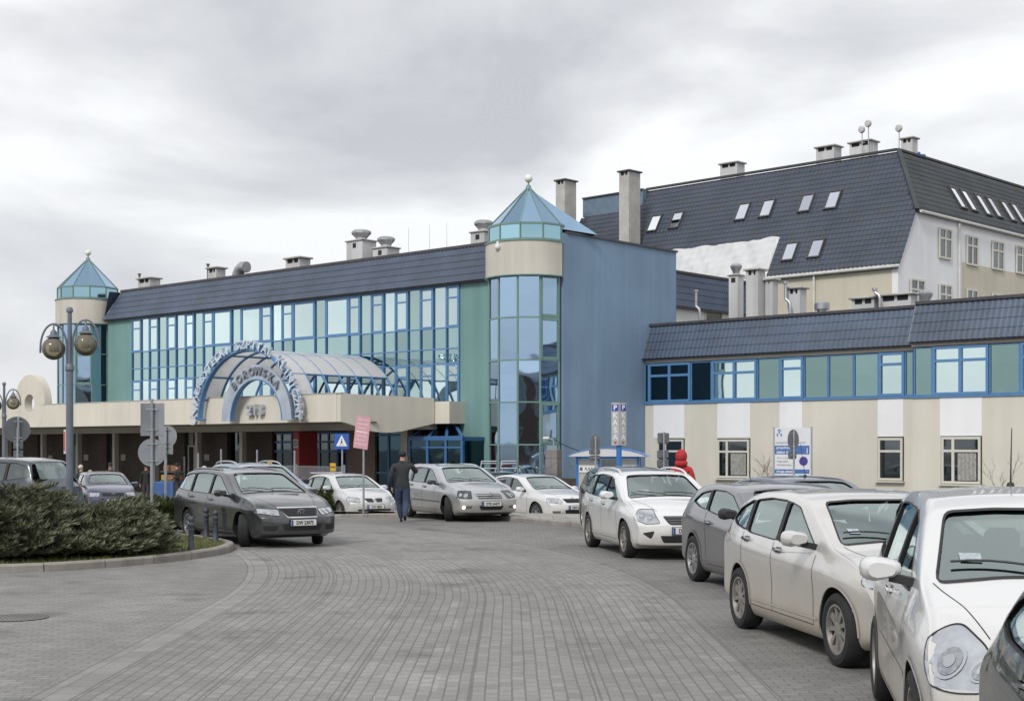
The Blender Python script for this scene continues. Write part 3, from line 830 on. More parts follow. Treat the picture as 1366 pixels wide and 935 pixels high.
MB().ext([(xr0+1.2,D-.02,zt_),(xr0+1.2,D+.28,zt_),(xr0+1.2,D+.28,zt_+.035),(xr0+1.2,D-.02,zt_+.035)],(xc+.02-xr0-1.2,0,0)).build('coping',pm('coping_metal',(.42,.41,.39),rough=.5,var=.1),can)
# columns with their black cross brackets
for px in (12,58.5,105.5,154.5,208,265,324.5):
    x=FM.xon(px,-.9); c=MB().b2(x-.11,x+.11,-1.05,-.8,-.6,2.66).build('column',fascia_w,can)
    b_=MB(); x0,x1,z0,z1=x-.36,x-.17,2.02,2.62
    for (p,q) in (((x0,z0),(x0,z1)),((x1,z0),(x1,z1)),((x0,z1),(x1,z1)),((x0,z0),(x1,z0)),((x0,z0),(x1,z1)),((x0,z1),(x1,z0))):
        b_.bar((p[0],-.95,p[1]),(q[0],-.95,q[1]),.04)
    b_.build('bracket',dark_m,c)
# recessed lamps in the soffit
for px,py in ((573,572),(338,575),(570,571.5)):
    pass
for px in (338,405,496):
    x=FM.xon(px,-4.2); MB().lathe([(.001,2.93),(.20,2.93),(.22,2.951)],16,(x,-4.2,0)).build('ceiling_lamp',zinc_m,can,smooth=True)
# ring-shaped wall ornament at the left end
xr0=FM.xon(39,D-.01)
n=40; vs=[];
for k in range(n):
    a=2*math.pi*k/n
    ro,ri=1.50,.49
    for (r,yy) in ((ro,D-.006),(ro,D+.42),(ri,D+.42),(ri,D-.006)):
        vs.append((xr0+r*math.cos(a),yy,max(2.95,4.15+r*math.sin(a))))
fs=[]
for k in range(n):
    j=(k+1)%n
    for i in range(4):
        i2=(i+1)%4; fs.append((k*4+i,k*4+i2,j*4+i2,j*4+i))
ringo=MB().add(vs,fs).build('ring_ornament',fascia_w,can,ang=40)
# house number
def on_front(o,px,py,y): 
    x=FM.xon(px,y); o.location=(x,y,FM.z(py,x,y))
silver=pm('brushed_letters',(.50,.53,.58),rough=.32,metal=.6,var=.25,scale=6)
num=text_mesh('213',.62,.09,silver,'house_number',can,bold=.018,sx=1.25); on_front(num,341.5,547.5,D-.10)

# vault over the roof terrace
vt=FM.empty('vaulted_roof',label='barrel vault of pale polycarbonate on curved blue ribs above the entrance canopy',cat='glazed canopy')
xa0,xa1=FM.xon(268,D-.25),FM.xon(399,D-.25); xm=(xa0+xa1)/2; rv=(xa1-xa0)/2; zc=3.12; ZS=.87
poly_m=pm('polycarbonate_roof',(.62,.62,.63),rough=.35,var=.12,scale=1.2,spec=.6)
def translucent():
    m,nt,b=nt_new('milky_polycarbonate'); b.inputs['Base Color'].default_value=(.86,.86,.87,1); b.inputs['Roughness'].default_value=.3
    t=nt.nodes.new('ShaderNodeBsdfTranslucent'); t.inputs[0].default_value=(.90,.90,.89,1); mx=nt.nodes.new('ShaderNodeMixShader'); mx.inputs[0].default_value=.38
    tr=nt.nodes.new('ShaderNodeBsdfTransparent'); tr.inputs[0].default_value=(.9,.9,.9,1); m2=nt.nodes.new('ShaderNodeMixShader'); m2.inputs[0].default_value=.06
    o=nt.nodes['Material Output']; nt.links.new(b.outputs[0],mx.inputs[1]); nt.links.new(t.outputs[0],mx.inputs[2]); nt.links.new(mx.outputs[0],m2.inputs[1]); nt.links.new(tr.outputs[0],m2.inputs[2]); nt.links.new(m2.outputs[0],o.inputs[0]); return m
milky=translucent()
ys=[D-.25+ (5.65)*k/6 for k in range(7)]
def arc(y,r,a0,a1,n=28,zs=ZS): return [(xm+r*math.cos(a0+(a1-a0)*k/n),y,zc+r*zs*math.sin(a0+(a1-a0)*k/n)) for k in range(n+1)]
rv_=rv-.02
for k,y in enumerate(ys):
    MB().tube(arc(y,rv_,0,math.pi),.055 if k else .075,8).build('rib',bfr_m,vt,smooth=True)
ae=math.asin((4.97-zc)/rv_/ZS)
for s_ in (ae,math.pi-ae,.30,math.pi-.30,1.2,math.pi-1.2):
    MB().tube([(xm+rv_*math.cos(s_),y,zc+ZS*rv_*math.sin(s_)) for y in ((ys[0],ys[-1]) if abs(math.cos(s_))<.93 else (ys[0],ys[1]))],.045,8).build('purlin',bfr_m,vt,smooth=True)
vs=[];n=26
for y in (ys[0]+.02,ys[-1]):
    for (x,yy,z) in arc(y,rv_+.045,ae,math.pi-ae,n): vs.append((x,yy,z))
MB().add(vs,[(k,k+1,n+2+k,n+1+k) for k in range(n)]).build('roof_sheet',milky,vt,smooth=True)
# milky infill between the front arch and the next rib, down to the feet
vs=[]
for y in (ys[0]+.02,ys[1]):
    for (x,yy,z) in arc(y,rv_+.03,math.pi-ae,math.pi-.02,12): vs.append((x,yy,z))
MB().add(vs,[(k,k+1,14+k,13+k) for k in range(12)]).build('side_sheet',milky,vt,smooth=True)
vs=[]
for y in (ys[0]+.02,ys[1]):
    for (x,yy,z) in arc(y,rv_+.03,.02,ae,12): vs.append((x,yy,z))
MB().add(vs,[(k,k+1,14+k,13+k) for k in range(12)]).build('side_sheet',milky,vt,smooth=True)

# sign arch standing on the front of the canopy
sg=FM.empty('arch_sign',label='arched blue and silver hospital sign with raised letters on the front of the canopy',cat='sign')
def flat_arch(y0,y1,r0,r1,a0,a1,n=40,cx=None,zc_=None,zs=1.0):
    mb=MB(); cx=xm if cx is None else cx; zc2=zc if zc_ is None else zc_
    vs=[]
    for k in range(n+1):
        a=a0+(a1-a0)*k/n
        for (r,y) in ((r0,y0),(r1,y0),(r1,y1),(r0,y1)): vs.append((cx+r*math.cos(a),y,zc2+r*zs*math.sin(a)))
    fs=[(3,2,1,0),tuple(n*4+i for i in range(4))]
    for k in range(n):
        for i in range(4): fs.append((k*4+i,k*4+(i+1)%4,(k+1)*4+(i+1)%4,(k+1)*4+i))
    mb.add(vs,fs); return mb
def fixn(o):
    bm=bmesh.new(); bm.from_mesh(o.data); bmesh.ops.recalc_face_normals(bm,faces=bm.faces); bm.to_mesh(o.data); bm.free(); return o
yf=D-.42
fixn(flat_arch(yf,yf+.10,rv-.06,rv+.05,0,math.pi,zs=ZS).build('outer_hoop',bfr_m,sg,ang=40))
fixn(flat_arch(yf-.02,yf+.08,rv-.66,rv-.60,0,math.pi).build('inner_hoop',bfr_m,sg,ang=40)) if False else None
plate=pm('mirror_letters',(.62,.70,.80),rough=.22,metal=.7,var=.3,scale=5)
def ring_text(txt,r,size,a0,a1,y,mat,name,cx,zc_,depth=.06,bold=.012,sx=1.0,lean=0,zs=1.0):
    m=len(txt)
    for i,ch in enumerate(txt):
        if ch==' ': continue
        a=a0+(a1-a0)*(i+.5)/m
        o=text_mesh(ch,size,depth,mat,name,sg,bold=bold,sx=sx)
        o.location=(cx+r*math.cos(a),y,zc_+r*zs*math.sin(a)); o.rotation_euler=(0,-(a-math.pi/2)+lean,0)
ring_text('UNIWERSYTECKI SZPITAL KLINICZNY',rv+.21,.50,R(184),R(-2),yf-.02,plate,'letter',xm,zc,depth=.07,bold=.01,sx=1.1,zs=ZS)
# inner plate with the street name
xi0,xi1=FM.xon(296,yf-.1),FM.xon(389,yf-.1); xim=(xi0+xi1)/2; ri=(xi1-xi0)/2
arch_pl=pm('grey_arch_plate',(.48,.54,.62),rough=.3,metal=.55,var=.2,scale=1.5)
zi=3.02
fixn(flat_arch(yf-.12,yf+.02,ri-.60,ri,0,math.pi,cx=xim,zc_=zi).build('inner_plate',arch_pl,sg,ang=40))
fixn(flat_arch(yf-.14,yf+.10,ri-.645,ri-.602,0,math.pi,cx=xim,zc_=zi).build('inner_plate_rim',bfr_m,sg,ang=40))
dkl=pm('dark_grey_letters',(.25,.27,.31),rough=.35,metal=.5,var=.15)
ring_text('BOROWSKA',ri-.30,.50,R(140),R(40),yf-.16,dkl,'letter',xim,zi,depth=.03,bold=.012)
fb=MB()
for x in (xm-rv,xm+rv): fb.bar((x,yf,zc),(x,D,zc),.06)
for x in (xm-rv,xm+rv-.55): fb.bar((x,yf+.05,zc+.02),(x+.55,yf+.05,zc+.02),.05)
fb.build('foot_bracket',bfr_m,sg)
# ================================================================ right-hand wing
wg=FM.empty('side_wing',label='two-storey cream wing with a blue window band and tiled mansard right of the blue gable',cat='building')
yA=FM.yon(860.5,RT); zEv,zTp=5.72,7.16
xA0=RT+.01; xA1=FM.xon(1214,yA); yB=yA-1.05; xB0=FM.xon(1216,yB); xA1=xB0; xB1=xA1+16
def wing_part(x0,x1,y,ze,zt_,zw0,zw1):
    MB().b2(x0,x1,y,y+.3,-.7,zw0).build('wall',wing_w,wg)
    MB().b2(x0,x1,y,y+.3,zw1,ze+.05).build('wall',wing_w,wg)
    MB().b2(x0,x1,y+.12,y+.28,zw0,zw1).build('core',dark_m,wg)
    mb=MB(); s3=Vector((0,.62,zt_-ze)); tile_slope(mb,(0,y-.25,ze-.02),(1,0,0),s3,(0,-(zt_-ze),.62),s3.length,lambda v:x0-.02-(.0),lambda v:x1,row=.36)
    mb.build('mansard_roof',tile_w,wg,ang=50)
    MB().b2(x0,x1,y-.2,y-.003,ze-.09,ze-.02).b2(x0,x1,y+.28,y+12,zt_-.04,zt_+.07).build('roof_edge',trimd_m,wg)
wing_part(xA0,xA1,yA,zEv,zTp,3.77,5.50)
zB=lambda py:FM.z(py,xB0,yB)
eB,tB,w0B,w1B=zB(456),zB(408.5),zB(530),zB(463)
wing_part(xA1+.0,xB1,yB,eB,tB+.12,w0B,w1B)
MB().b2(xA1,xA1+.3,yB+.31,yA+.2,-.7,eB).build('return_wall',wing_w,wg)
# band windows
s2=2.597
def wx(zx,y): return FM.xon(840+zx/s2,y)
def band(lst,y,z0,z1,fr=True):
    for (a,b_,k,gl) in lst:
        x0,x1=wx(a,y),wx(b_,y)
        if k=='p': glazed_unit(wg,x0,x1,z0+.05,z1-.03,y+.06,bfr_m,gl,fw=.045,depth=.07,name='fixed_window')
        elif k=='s': glazed_unit(wg,x0,x1,z0+.05,z1-.03,y+.06,bfr_m,gl,fw=.10,depth=.11,transoms=(z1-.48,))
        else: glazed_unit(wg,x0,x1,z0+.05,z1-.03,y+.06,bfr_m,gl,fw=.10,depth=.11,transoms=(z1-.55,),mulls=((x0+x1)/2,))
band([(52,66,'p',g_wdark),(67,211,'d',g_wdark),(212,284,'p',g_wdark),(286,441,'d',g_bright),(442,520,'p',g_wing),(522,602,'s',g_bright),(603,687,'p',g_wing),(688,775,'p',g_wing),(776,862,'p',g_wing),(864,952,'s',g_bright),(953,983,'p',g_wing)],yA,3.77,5.50)
band([(984,1048,'p',g_wing),(1050,1244,'d',g_bright),(1246,1352,'p',g_wing),(1354,1480,'d',g_bright)],yB,w0B,w1B)
MB().b2(xA0,xA1,yA-.06,yA-.003,3.74,3.81).b2(xA1,xB1,yB-.06,yB-.003,w0B-.03,w0B+.04).build('band_sill',bfr_m,wg)
# pale panels and ground floor windows
for (a,b_,y,zt2) in ((872,913,yA,3.73),(957,1000.6,yA,3.73),(1040,1070,yA,3.73),(1171,1205,yA,3.73),(1254,1309.8,yB,w0B-.035)):
    MB().b2(FM.xon(a,y),FM.xon(b_,y),y-.012,y-.002,2.30,zt2).build('pale_panel',white_w,wg)
curt=pm('net_curtain',(.40,.40,.37),rough=.8,var=.25,scale=9)
g_see=clear_glass('house_window_glass',(.55,.6,.6),.9)
for (a,b_,y,py0,py1,k) in ((877.7,912.4,yA,586,637.5,1),(958,1000,yA,586,637.3,1),(1172,1204.6,yA,584,640.5,0),(1256.6,1308.6,yB,582.5,645,1)):
    x0,x1=FM.xon(a,y),FM.xon(b_,y); z1,z0=FM.z(py0,(x0+x1)/2,y),FM.z(py1,(x0+x1)/2,y)
    MB().b2(x0-.04,x1+.04,y-.006,y+.02,z0-.04,z1+.04).build('window_reveal',dark_m,wg)
    f=glazed_unit(wg,x0,x1,z0,z1,y-.01,upvc_m,g_dark,fw=.085,depth=.055,transoms=(z1-.50,),mulls=(x0+(x1-x0)*.30,) if k else ())
    MB().b2(x0-.08,x1+.08,y-.16,y-.007,z0-.08,z0-.02).build('sill',upvc_m,f)
    if k and a>900:
        c=MB(); xs0,xs1=x0+(x1-x0)*.42,x1-.15; 
        nn=14
        for q in range(nn): 
            xx=xs0+(xs1-xs0)*q/nn; c.b2(xx,xx+(xs1-xs0)/nn*.72,y-.0335,y-.032,z0+.12,z1-.58)
        c.build('curtain',curt,f)

# ================================================================ middle block behind the wing
mid=FM.empty('rear_block',label='low white block with a dark tiled mansard running back behind the blue gable',cat='building')
xm2=-3.25; y0m=13.5; y1m=FM.yon(1150,xm2)
zt_m=FM.z(361,xm2,FM.yon(902,xm2)); ze_m=FM.z(408.5,xm2,FM.yon(902,xm2))
MB().b2(xm2-8,xm2,y0m,y1m,-.7,ze_m).build('wall',white_w,mid)
mb=MB(); s3=Vector((-.65,0,zt_m-ze_m)); tile_slope(mb,(xm2+.25,0,ze_m),(0,1,0),s3,((zt_m-ze_m),0,.65),s3.length,lambda v:y0m,lambda v:y1m,row=.36)
mb.build('mansard_roof',tile_m,mid,ang=50)
MB().b2(xm2-9,xm2-.33,y0m,y1m,zt_m-.03,zt_m+.10).b2(xm2-.1,xm2+.25,y0m,y1m,ze_m-.10,ze_m-.02).build('roof_edge',trimd_m,mid)
yk0,yk1=FM.yon(940,xm2),FM.yon(963,xm2)
zk=FM.z(414,xm2,yk0); glazed_unit(mid,yk0,yk1,zk-1.4,zk,xm2,upvc_m,g_dark,fw=.09,axis='y',depth=.05)

# ================================================================ big rear building with the slate roof
FC=Frame(at(1198,71),71,R(-43.77))
big=FC.empty('tall_rear_building',label='tall white and beige building with a huge slate-grey roof and skylights at the back',cat='building')
E0=11.03; SL=1.676; E1=13.98; RZ=17.62
yR=(RZ-E0)/SL
xRl=FC.xon(863,yR)          # left end of the high ridge
xLL=FC.xon(752,1.5)
yhe=(E1-E0)/SL
hipin=(RZ-E1)/SL
MB().b2(xLL,-.36,0,.4,-.5,E0+.05).build('front_wall',beige_w,big)
# gable wall with the raking top left edge
MB().ext([(0,0,-.5),(0,48,-.5),(0,48,E1-.08),(0,yhe+.04,E1-.12),(0,.10,E0-.02),(0,0,E0-.06)],(-.35,0,0)).build('gable_wall',white_w,big)
MB().b2(.003,.02,FC.yon(1283,0),48,-.5,FC.z(351,0,FC.yon(1290,0))).build('beige_field',beige_w,big)
nrmF=Vector((0,-SL,1)).normalized(); vF=Vector((0,1,SL)); Lf=math.hypot(yR,RZ-E0)
zlow=FC.z(281,FC.xon(800,2.5),2.5); Ll=(zlow-E0)/(RZ-E0)*Lf; Lk=(E1-E0)/(RZ-E0)*Lf
def u1f(v):
    return .12 if v<=Lk else .12-(v-Lk)/(Lf-Lk)*hipin
def u0f(v):
    if v<Ll*.6: return xLL
    t=(v-Ll*.6)/(Lf-Ll*.6); return (FC.xon(836,2.2))*(1-t)+xRl*t
mb=MB(); tile_slope(mb,(0,-.12,E0-.12*SL+.02),(1,0,0),vF,nrmF,Lf,u0f,u1f,row=.34,wave=.26,amp=.026)
tile_slope(mb,(0,-.12,E0-.12*SL+.02),(1,0,0),vF,nrmF,Ll,lambda v:xLL,lambda v:u0f(v)+.02,row=.34,wave=.26,amp=.026)
mb.build('roof',tile_b,big,ang=50)
mb=MB(); Lh=math.hypot(hipin,RZ-E1)
tile_slope(mb,(.12,0,E1-.12*SL+.1),(0,1,0),(-1,0,SL),(SL,0,1),Lh,lambda v:yhe+v/Lh*(yR-yhe)-.05,lambda v:48,row=.34,wave=.26,amp=.026)
mb.build('hip_roof',tile_bm,big,ang=50)
hipP=[(.14,yhe-.05,E1+.0),(.10-hipin,yR-.06,RZ+.04)]
MB().bar(hipP[0],hipP[1],.22,.10).bar((xRl,yR,RZ+.05),(-hipin,yR,RZ+.05),.2,.12).bar((-hipin,yR,RZ+.05),(-hipin,48,RZ+.05),.2,.12).build('ridge_cap',tile_bm,big)
MB().b2(xRl,-hipin-.1,yR+.1,48,RZ-.4,RZ-.05).build('flat_roof',trimd_m,big)
# core so nothing is seen through
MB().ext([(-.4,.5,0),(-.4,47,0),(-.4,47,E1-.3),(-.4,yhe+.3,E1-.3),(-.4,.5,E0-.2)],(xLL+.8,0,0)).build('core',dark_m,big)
bl2=pm('blue_grey_cladding',(.14,.20,.27),rough=.5,var=.15)
MB().b2(xLL,FC.xon(866,yR),(zlow-E0)/SL+.05,(zlow-E0)/SL+.4,zlow-.1,FC.z(254,FC.xon(828,2.5),2.5)).build('set_back_wall',bl2,big)
# diagonal wall between the set-back and the high roof
MB().add([(xRl,yR,RZ-.02),(FC.xon(838,2.4),2.3,E0+2.3*SL),(FC.xon(838,2.4),yR+.4,E0+2.3*SL),(xRl,yR+.4,RZ-.02)],[(0,1,2,3)]).build('roof_cheek',bl2,big)
MB().b2(xLL,FC.xon(866,yR),(zlow-E0)/SL-.05,(zlow-E0)/SL+.5,FC.z(254,FC.xon(828,2.5),2.5),FC.z(254,FC.xon(828,2.5),2.5)+.08).build('roof_edge',trimd_m,big)
# gutters
MB().tube([(xLL,-.22,E0-.10),(.2,-.22,E0-.10)],.08,8).tube([(.32,yhe,E1-.12),(.32,48,E1-.12)],.08,8).tube([(.10,FC.yon(1280,.1),E1-.2),(.10,FC.yon(1280,.1),0)],.06,8).build('gutter',gut_m,big,smooth=True)
MB().tube([(FC.xon(1086,-.1),-.12,E0-.2),(FC.xon(1086,-.1),-.12,7)],.06,8).build('downpipe',gut_m,big,smooth=True)
def on_slope(px,py):
    yl=2.0
    for _ in range(12):
        x=FC.xon(px,yl); z=FC.z(py,x,yl); yl=(z-E0)/SL
    return x,yl,z
th=math.atan(SL)
def skylight(M4,parent,w=.80,h=1.25):
    f=MB(); 
    for (a,b_,c,d) in ((-w/2,-w/2+.07,-h/2,h/2),(w/2-.07,w/2,-h/2,h/2)): f.b2(a,b_,c,d,0,.13)
    for (c,d) in ((-h/2,-h/2+.09),(h/2-.09,h/2)): f.b2(-w/2+.07,w/2-.07,c,d,0,.13)
    F=f.build('skylight',trimd_m,parent); F.matrix_local=M4
    MB().b2(-w/2+.06,w/2-.06,-h/2+.08,h/2-.08,.07,.09).build('skylight_glass',g_sky,F)
for (zx,zy) in ((87,413),(163,402),(392,373),(477,361),(613,343),(705,332),(556,511),(647,500)):
    x,yl,z=on_slope(840+zx/s2,140+zy/s2)
    M4=Matrix.Translation((x,yl,z))@Matrix.Rotation(th,4,'X')
    skylight(M4,big)
for zx,zy in ((1130,325),(1168,335),(1218,350),(1256,358),(1304,371),(1340,379),(1392,392)):
    px,py=840+zx/s2,140+zy/s2; xx=-.9
    for _ in range(10):
        yl=FC.yon(px,xx); z=FC.z(py,xx,yl); xx=-(z-E1)/SL
    M4=Matrix.Translation((xx+.06,yl,z))@Matrix.Rotation(math.pi/2,4,'Z')@Matrix.Rotation(th,4,'X')
    skylight(M4,big,w=.78,h=1.5)
# gable and front windows
for (p0,p1,q0,q1) in ((1251,1268,305,345),(1288,1303,315,353.5),(1322,1337.5,322,360.5),(1354,1370,328.5,366),(1251.5,1268,379.5,412),(1288,1303,386,420),(1322,1337,392,425),(1213,1232,372.5,402)):
    a,b_=FC.yon(p0,0),FC.yon(p1,0); m_=(a+b_)/2; z1,z0=FC.z(q0,0,m_),FC.z(q1,0,m_)
    if z1-z0<1.6: z0=z1-1.6
    glazed_unit(big,a,b_,z0,z1,.05,upvc_m,g_dark,fw=.10,axis='y',depth=.06,transoms=(z1-.55,),mulls=((a+b_)/2,))
# plastic sheeting spread over the roof
def tarp():
    cs=[on_slope(896,335),on_slope(1040.5,317.5),on_slope(1022,371),on_slope(896,378)]
    e=None; n1_,n2_=90,34; vs=[]; rnd=random.Random(3)
    for j in range(n2_+1):
        for i in range(n1_+1):
            s,t=i/n1_,j/n2_
            p=(Vector(cs[0]).lerp(Vector(cs[1]),s)).lerp(Vector(cs[3]).lerp(Vector(cs[2]),s),t)
            h=.14+.020*math.sin(s*40+3*math.sin(t*5)+t*6)+.035*math.sin(s*17-t*7+2*math.sin(s*9))+.014*math.sin(s*83+t*9)+.010*math.sin(t*31+s*13)
            if i in(0,n1_) or j in (0,n2_): h=.03
            p=p+nrmF*h
            if j==0: p=p+Vector((0,.6,SL*.6))*(.10*math.sin(s*9)+.12*math.sin(s*21+1))*.6
            vs.append(p)
    fs=[(j*(n1_+1)+i,(j+1)*(n1_+1)+i,(j+1)*(n1_+1)+i+1,j*(n1_+1)+i+1) for j in range(n2_) for i in range(n1_)]
    o=MB().add(vs,fs).build('roof_tarpaulin',pm('white_plastic_sheet',(.56,.57,.58),rough=.4,var=.08,scale=2),None,smooth=True,ang=180)
    o.location=(FC.o.x,FC.o.y,0); o.rotation_euler=(0,0,FC.a)
    tag(o,'crumpled white plastic sheet spread over the slate-grey roof','tarpaulin')
tarp()

# ================================================================ chimneys, cowls and masts
def chimney(F,px,yl,py,w,d,zb,lab,mat=None,cap='slab',n=1,group='chimneys on the roofs',H=None):
    mat=mat or concw_m
    x=F.xon(px,yl); zt2=F.z(py,x,yl); wx_,wy_=F.w(x,yl)
    e=empty('chimney',(wx_,wy_,zb),F.a,lab,'chimney',group); h=zt2-zb
    if cap=='slab':
        MB().b2(-w/2,w/2,-d/2,d/2,0,h-.30).b2(-w/2,-w/2+.12,-d/2,d/2,h-.30,h-.08).b2(w/2-.12,w/2,-d/2,d/2,h-.30,h-.08).b2(-.06,.06,-d/2+.05,d/2-.05,h-.3,h-.08).build('shaft',mat,e)
        MB().cham((0,0,h-.04),(w+.22,d+.22,.09),.02).build('cap',cap_m if mat is conc_m else conc_m,e)
        MB().b2(-w/2+.125,w/2-.125,-d/2+.06,-d/2+.08,h-.3,h-.08).build('vent',dark_m,e)
    elif cap=='cowl':
        MB().b2(-w/2,w/2,-d/2,d/2,0,h-.62).build('shaft',mat,e)
        MB().cham((0,0,h-.59),(w+.14,d+.14,.07),.02).build('cap',conc_m,e)
        r=min(w,d)*.52
        c=MB().lathe([(r*.62,h-.555),(r*.62,h-.42),(r*1.05,h-.22),(r*1.05,h-.13),(r*.8,h-.05),(.01,h-.02)],10,(0,0,0)).build('cowl',zinc_m,e,ang=30)
        MB().b2(-.12,.12,-d/2-.006,-d/2+.01,h-.95,h-.72).build('vent',dark_m,e)
    return e
# over the teal building
chimney(FM,199,2.2,371,1.15,.7,10.3,'low white chimney with a slotted top next to the far glass tower')
chimney(FM,289,2.2,357,.75,.6,10.3,'small white chimney with a thin flue on its left side')
chimney(FM,397.5,2.2,344,1.1,.7,10.3,'white flat-capped chimney alone in the middle of the long roof')
chimney(FM,482,2.6,306,1.15,.9,10.3,'tall white chimney with a metal cowl, left of the pair',cap='cowl')
chimney(FM,515,2.6,315,1.0,.8,10.3,'shorter white chimney with a metal cowl, right of the pair',cap='cowl')
chimney(FM,645,3.2,293,.85,.8,10.3,'white cowled chimney just left of the near glass cone',cap='cowl')
for (px,py,lab) in ((186,365,'thin grey flue beside the low chimney by the far tower'),(277.5,352,'thin grey flue beside the small chimney on the long roof')):
    x=FM.xon(px,2.0); z=FM.z(py,x,2.0); wx_,wy_=FM.w(x,2.0); e=MB().tube([(0,0,0),(0,0,z-10.3)],.06,8).lathe([(.001,z-10.3),(.1,z-10.3),(.1,z-10.38),(.06,z-10.38)],8).build('flue_pipe',cap_m,None,loc=(wx_,wy_,10.3)); tag(e,lab,'flue')
# elbow duct
x=FM.xon(322,2.4); wx_,wy_=FM.w(x,2.4)
dk=MB().tube([(-.3,0,0),(-.3,0,.5),(-.15,0,.75),(.1,0,.88),(.45,0,.85)],.30,12).build('roof_duct',zinc_m,None,smooth=True,loc=(wx_,wy_,10.5),rz=FM.a); tag(dk,'curved metal ventilation duct lying on the long mansard roof','duct')
# big plaster chimneys of the rear building
zA=11.4
chimney(FC,755,.9,241,.75,1.05,E0+.6,'tall grey concrete chimney immediately right of the near glass cone',mat=conc_m)
chimney(FC,840,.9,229,.75,1.05,E0+.6,'tall grey concrete chimney against the left end of the slate roof',mat=conc_m)
chimney(FC,977,yR+1.6,218,1.2,.8,RZ-.5,'white chimney on the slate ridge, farthest left of the four up there')
chimney(FC,1105.5,yR+1.6,196,1.15,.8,RZ-.5,'white chimney second from the left on the slate ridge')
chimney(FC,1152,yR+1.8,189.5,1.3,.8,RZ-.5,'wide white chimney beside the two dish masts on the slate ridge')
chimney(FC,1213,yR+4.5,184.5,.7,.6,RZ-.5,'small white chimney just past the slate roof corner')
# on and behind the wing
chimney(FM,1008,yA+5.2,359,.62,.62,6.9,'tallest white chimney behind the wing roof')
chimney(FM,1029.5,yA+5.6,372,.36,.45,6.9,'narrow white chimney touching the tallest one behind the wing')
chimney(FM,1063,yA+4.6,383.5,.62,.55,6.9,'white chimney with a bent flue pipe behind the wing roof')
chimney(FM,982,yA+8,351,.50,.50,6.9,'white chimney with a round cowl in front of the plastic sheet',cap='cowl')
chimney(FM,1155,yA+3.2,396.5,1.0,.5,6.9,'long low white vent box behind the wing roof, left one')
chimney(FM,1198,yA+3.2,392,1.35,.5,6.9,'long low white vent box behind the wing roof, right one')
chimney(FM,1235,yA+2.4,386.5,.6,.5,6.9,'squat cowled vent at the step in the wing roof',cap='cowl')
def roof_vent(F,px,yl,py,lab):
    x=F.xon(px,yl); z=F.z(py,x,yl); a,b_=F.w(x,yl)
    e=empty('roof_vent',(a,b_,z-.5),F.a,lab,'vent'); MB().lathe([(.2,-.2),(.2,.18),(.32,.2),(.32,.46),(.28,.5),(.01,.5)],14).build('hood',zinc_m,e,ang=40); return e
roof_vent(FM,1096.5,yA+3.4,403.5,'low round metal vent standing alone on the wing roof')
def bent_flue(F,px,yl,py0,py1,lab):
    x=F.xon(px,yl); z0=F.z(py1,x,yl); z1=F.z(py0,x,yl); a,b_=F.w(x,yl)
    o=MB().tube([(.22,0,-.3),(.22,0,.15),(.18,0,.3),(.03,0,.4),(0,0,.5),(0,0,z1-z0)],.07,8).lathe([(.001,z1-z0+.05),(.12,z1-z0+.05),(.12,z1-z0-.05),(.07,z1-z0-.05)],8).build('flue_pipe',zinc_m,None,smooth=True,loc=(a,b_,z0),rz=F.a); tag(o,lab,'flue')
bent_flue(FM,1048,yA+4.0,377,412,'bent grey flue pipe beside the white chimney behind the wing')
bent_flue(FM,928.5,yA+9.5,388,420,'bent flue with a black hood near the end of the blue gable')
bent_flue(FM,1167,yA+2.6,386,404,'short straight flue between the two long vent boxes')
def mast(px,py,F,yl,lab,dishes=1):
    x=F.xon(px,yl); z=F.z(py,x,yl); a,b_=F.w(x,yl); h=z-RZ
    e=empty('antenna_mast',(a,b_,RZ-.1),F.a,lab,'antenna mast','antenna masts on the slate ridge')
    MB().tube([(0,0,0),(0,0,h)],.03,8).bar((0,0,h*.55),(.18,0,h*.55),.03).build('pole',zinc_m,e)
    MB().lathe([(.001,-.06),(.17,-.04),(.20,.03),(.20,.10),(.001,.12)],14,(-.0,-.10,h-.12),axis='y').build('dish',pm('dish_grey',(.5,.5,.5),rough=.5,var=.1),e,ang=40)
mast(1150,168,FC,yR+1.0,'shorter left-hand dish mast on the slate ridge')
mast(1158.5,160,FC,yR+1.2,'tallest dish mast beside the wide ridge chimney')
mast(1199.5,166,FC,yR+.4,'lone dish mast at the corner of the slate ridge')
x=FC.xon(1225,yR+5); a,b_=FC.w(x,yR+5); o=MB().cham((0,0,.25),(.7,.6,.7),.05).tube([(0,0,.6),(0,0,.75)],.12,10).build('water_barrel',pm('blue_plastic',(.03,.14,.42),rough=.4),None,loc=(a,b_,RZ+.1)); tag(o,'small blue plastic box on the slate roof right of the ridge corner','box')
# thin lightning rods on the long roof
for i,(px,lab) in enumerate(((545,'leftmost of three thin lightning rods on the long roof'),(573,'middle one of three thin lightning rods on the long roof'),(596,'rightmost of three thin lightning rods on the long roof'))):
    x=FM.xon(px,1.5); a,b_=FM.w(x,1.5); o=MB().tube([(0,0,0),(0,0,1.5)],.012,6,r2=.006).build('lightning_rod',zinc_m,None,loc=(a,b_,10.45)); tag(o,lab,'lightning rod','lightning rods')
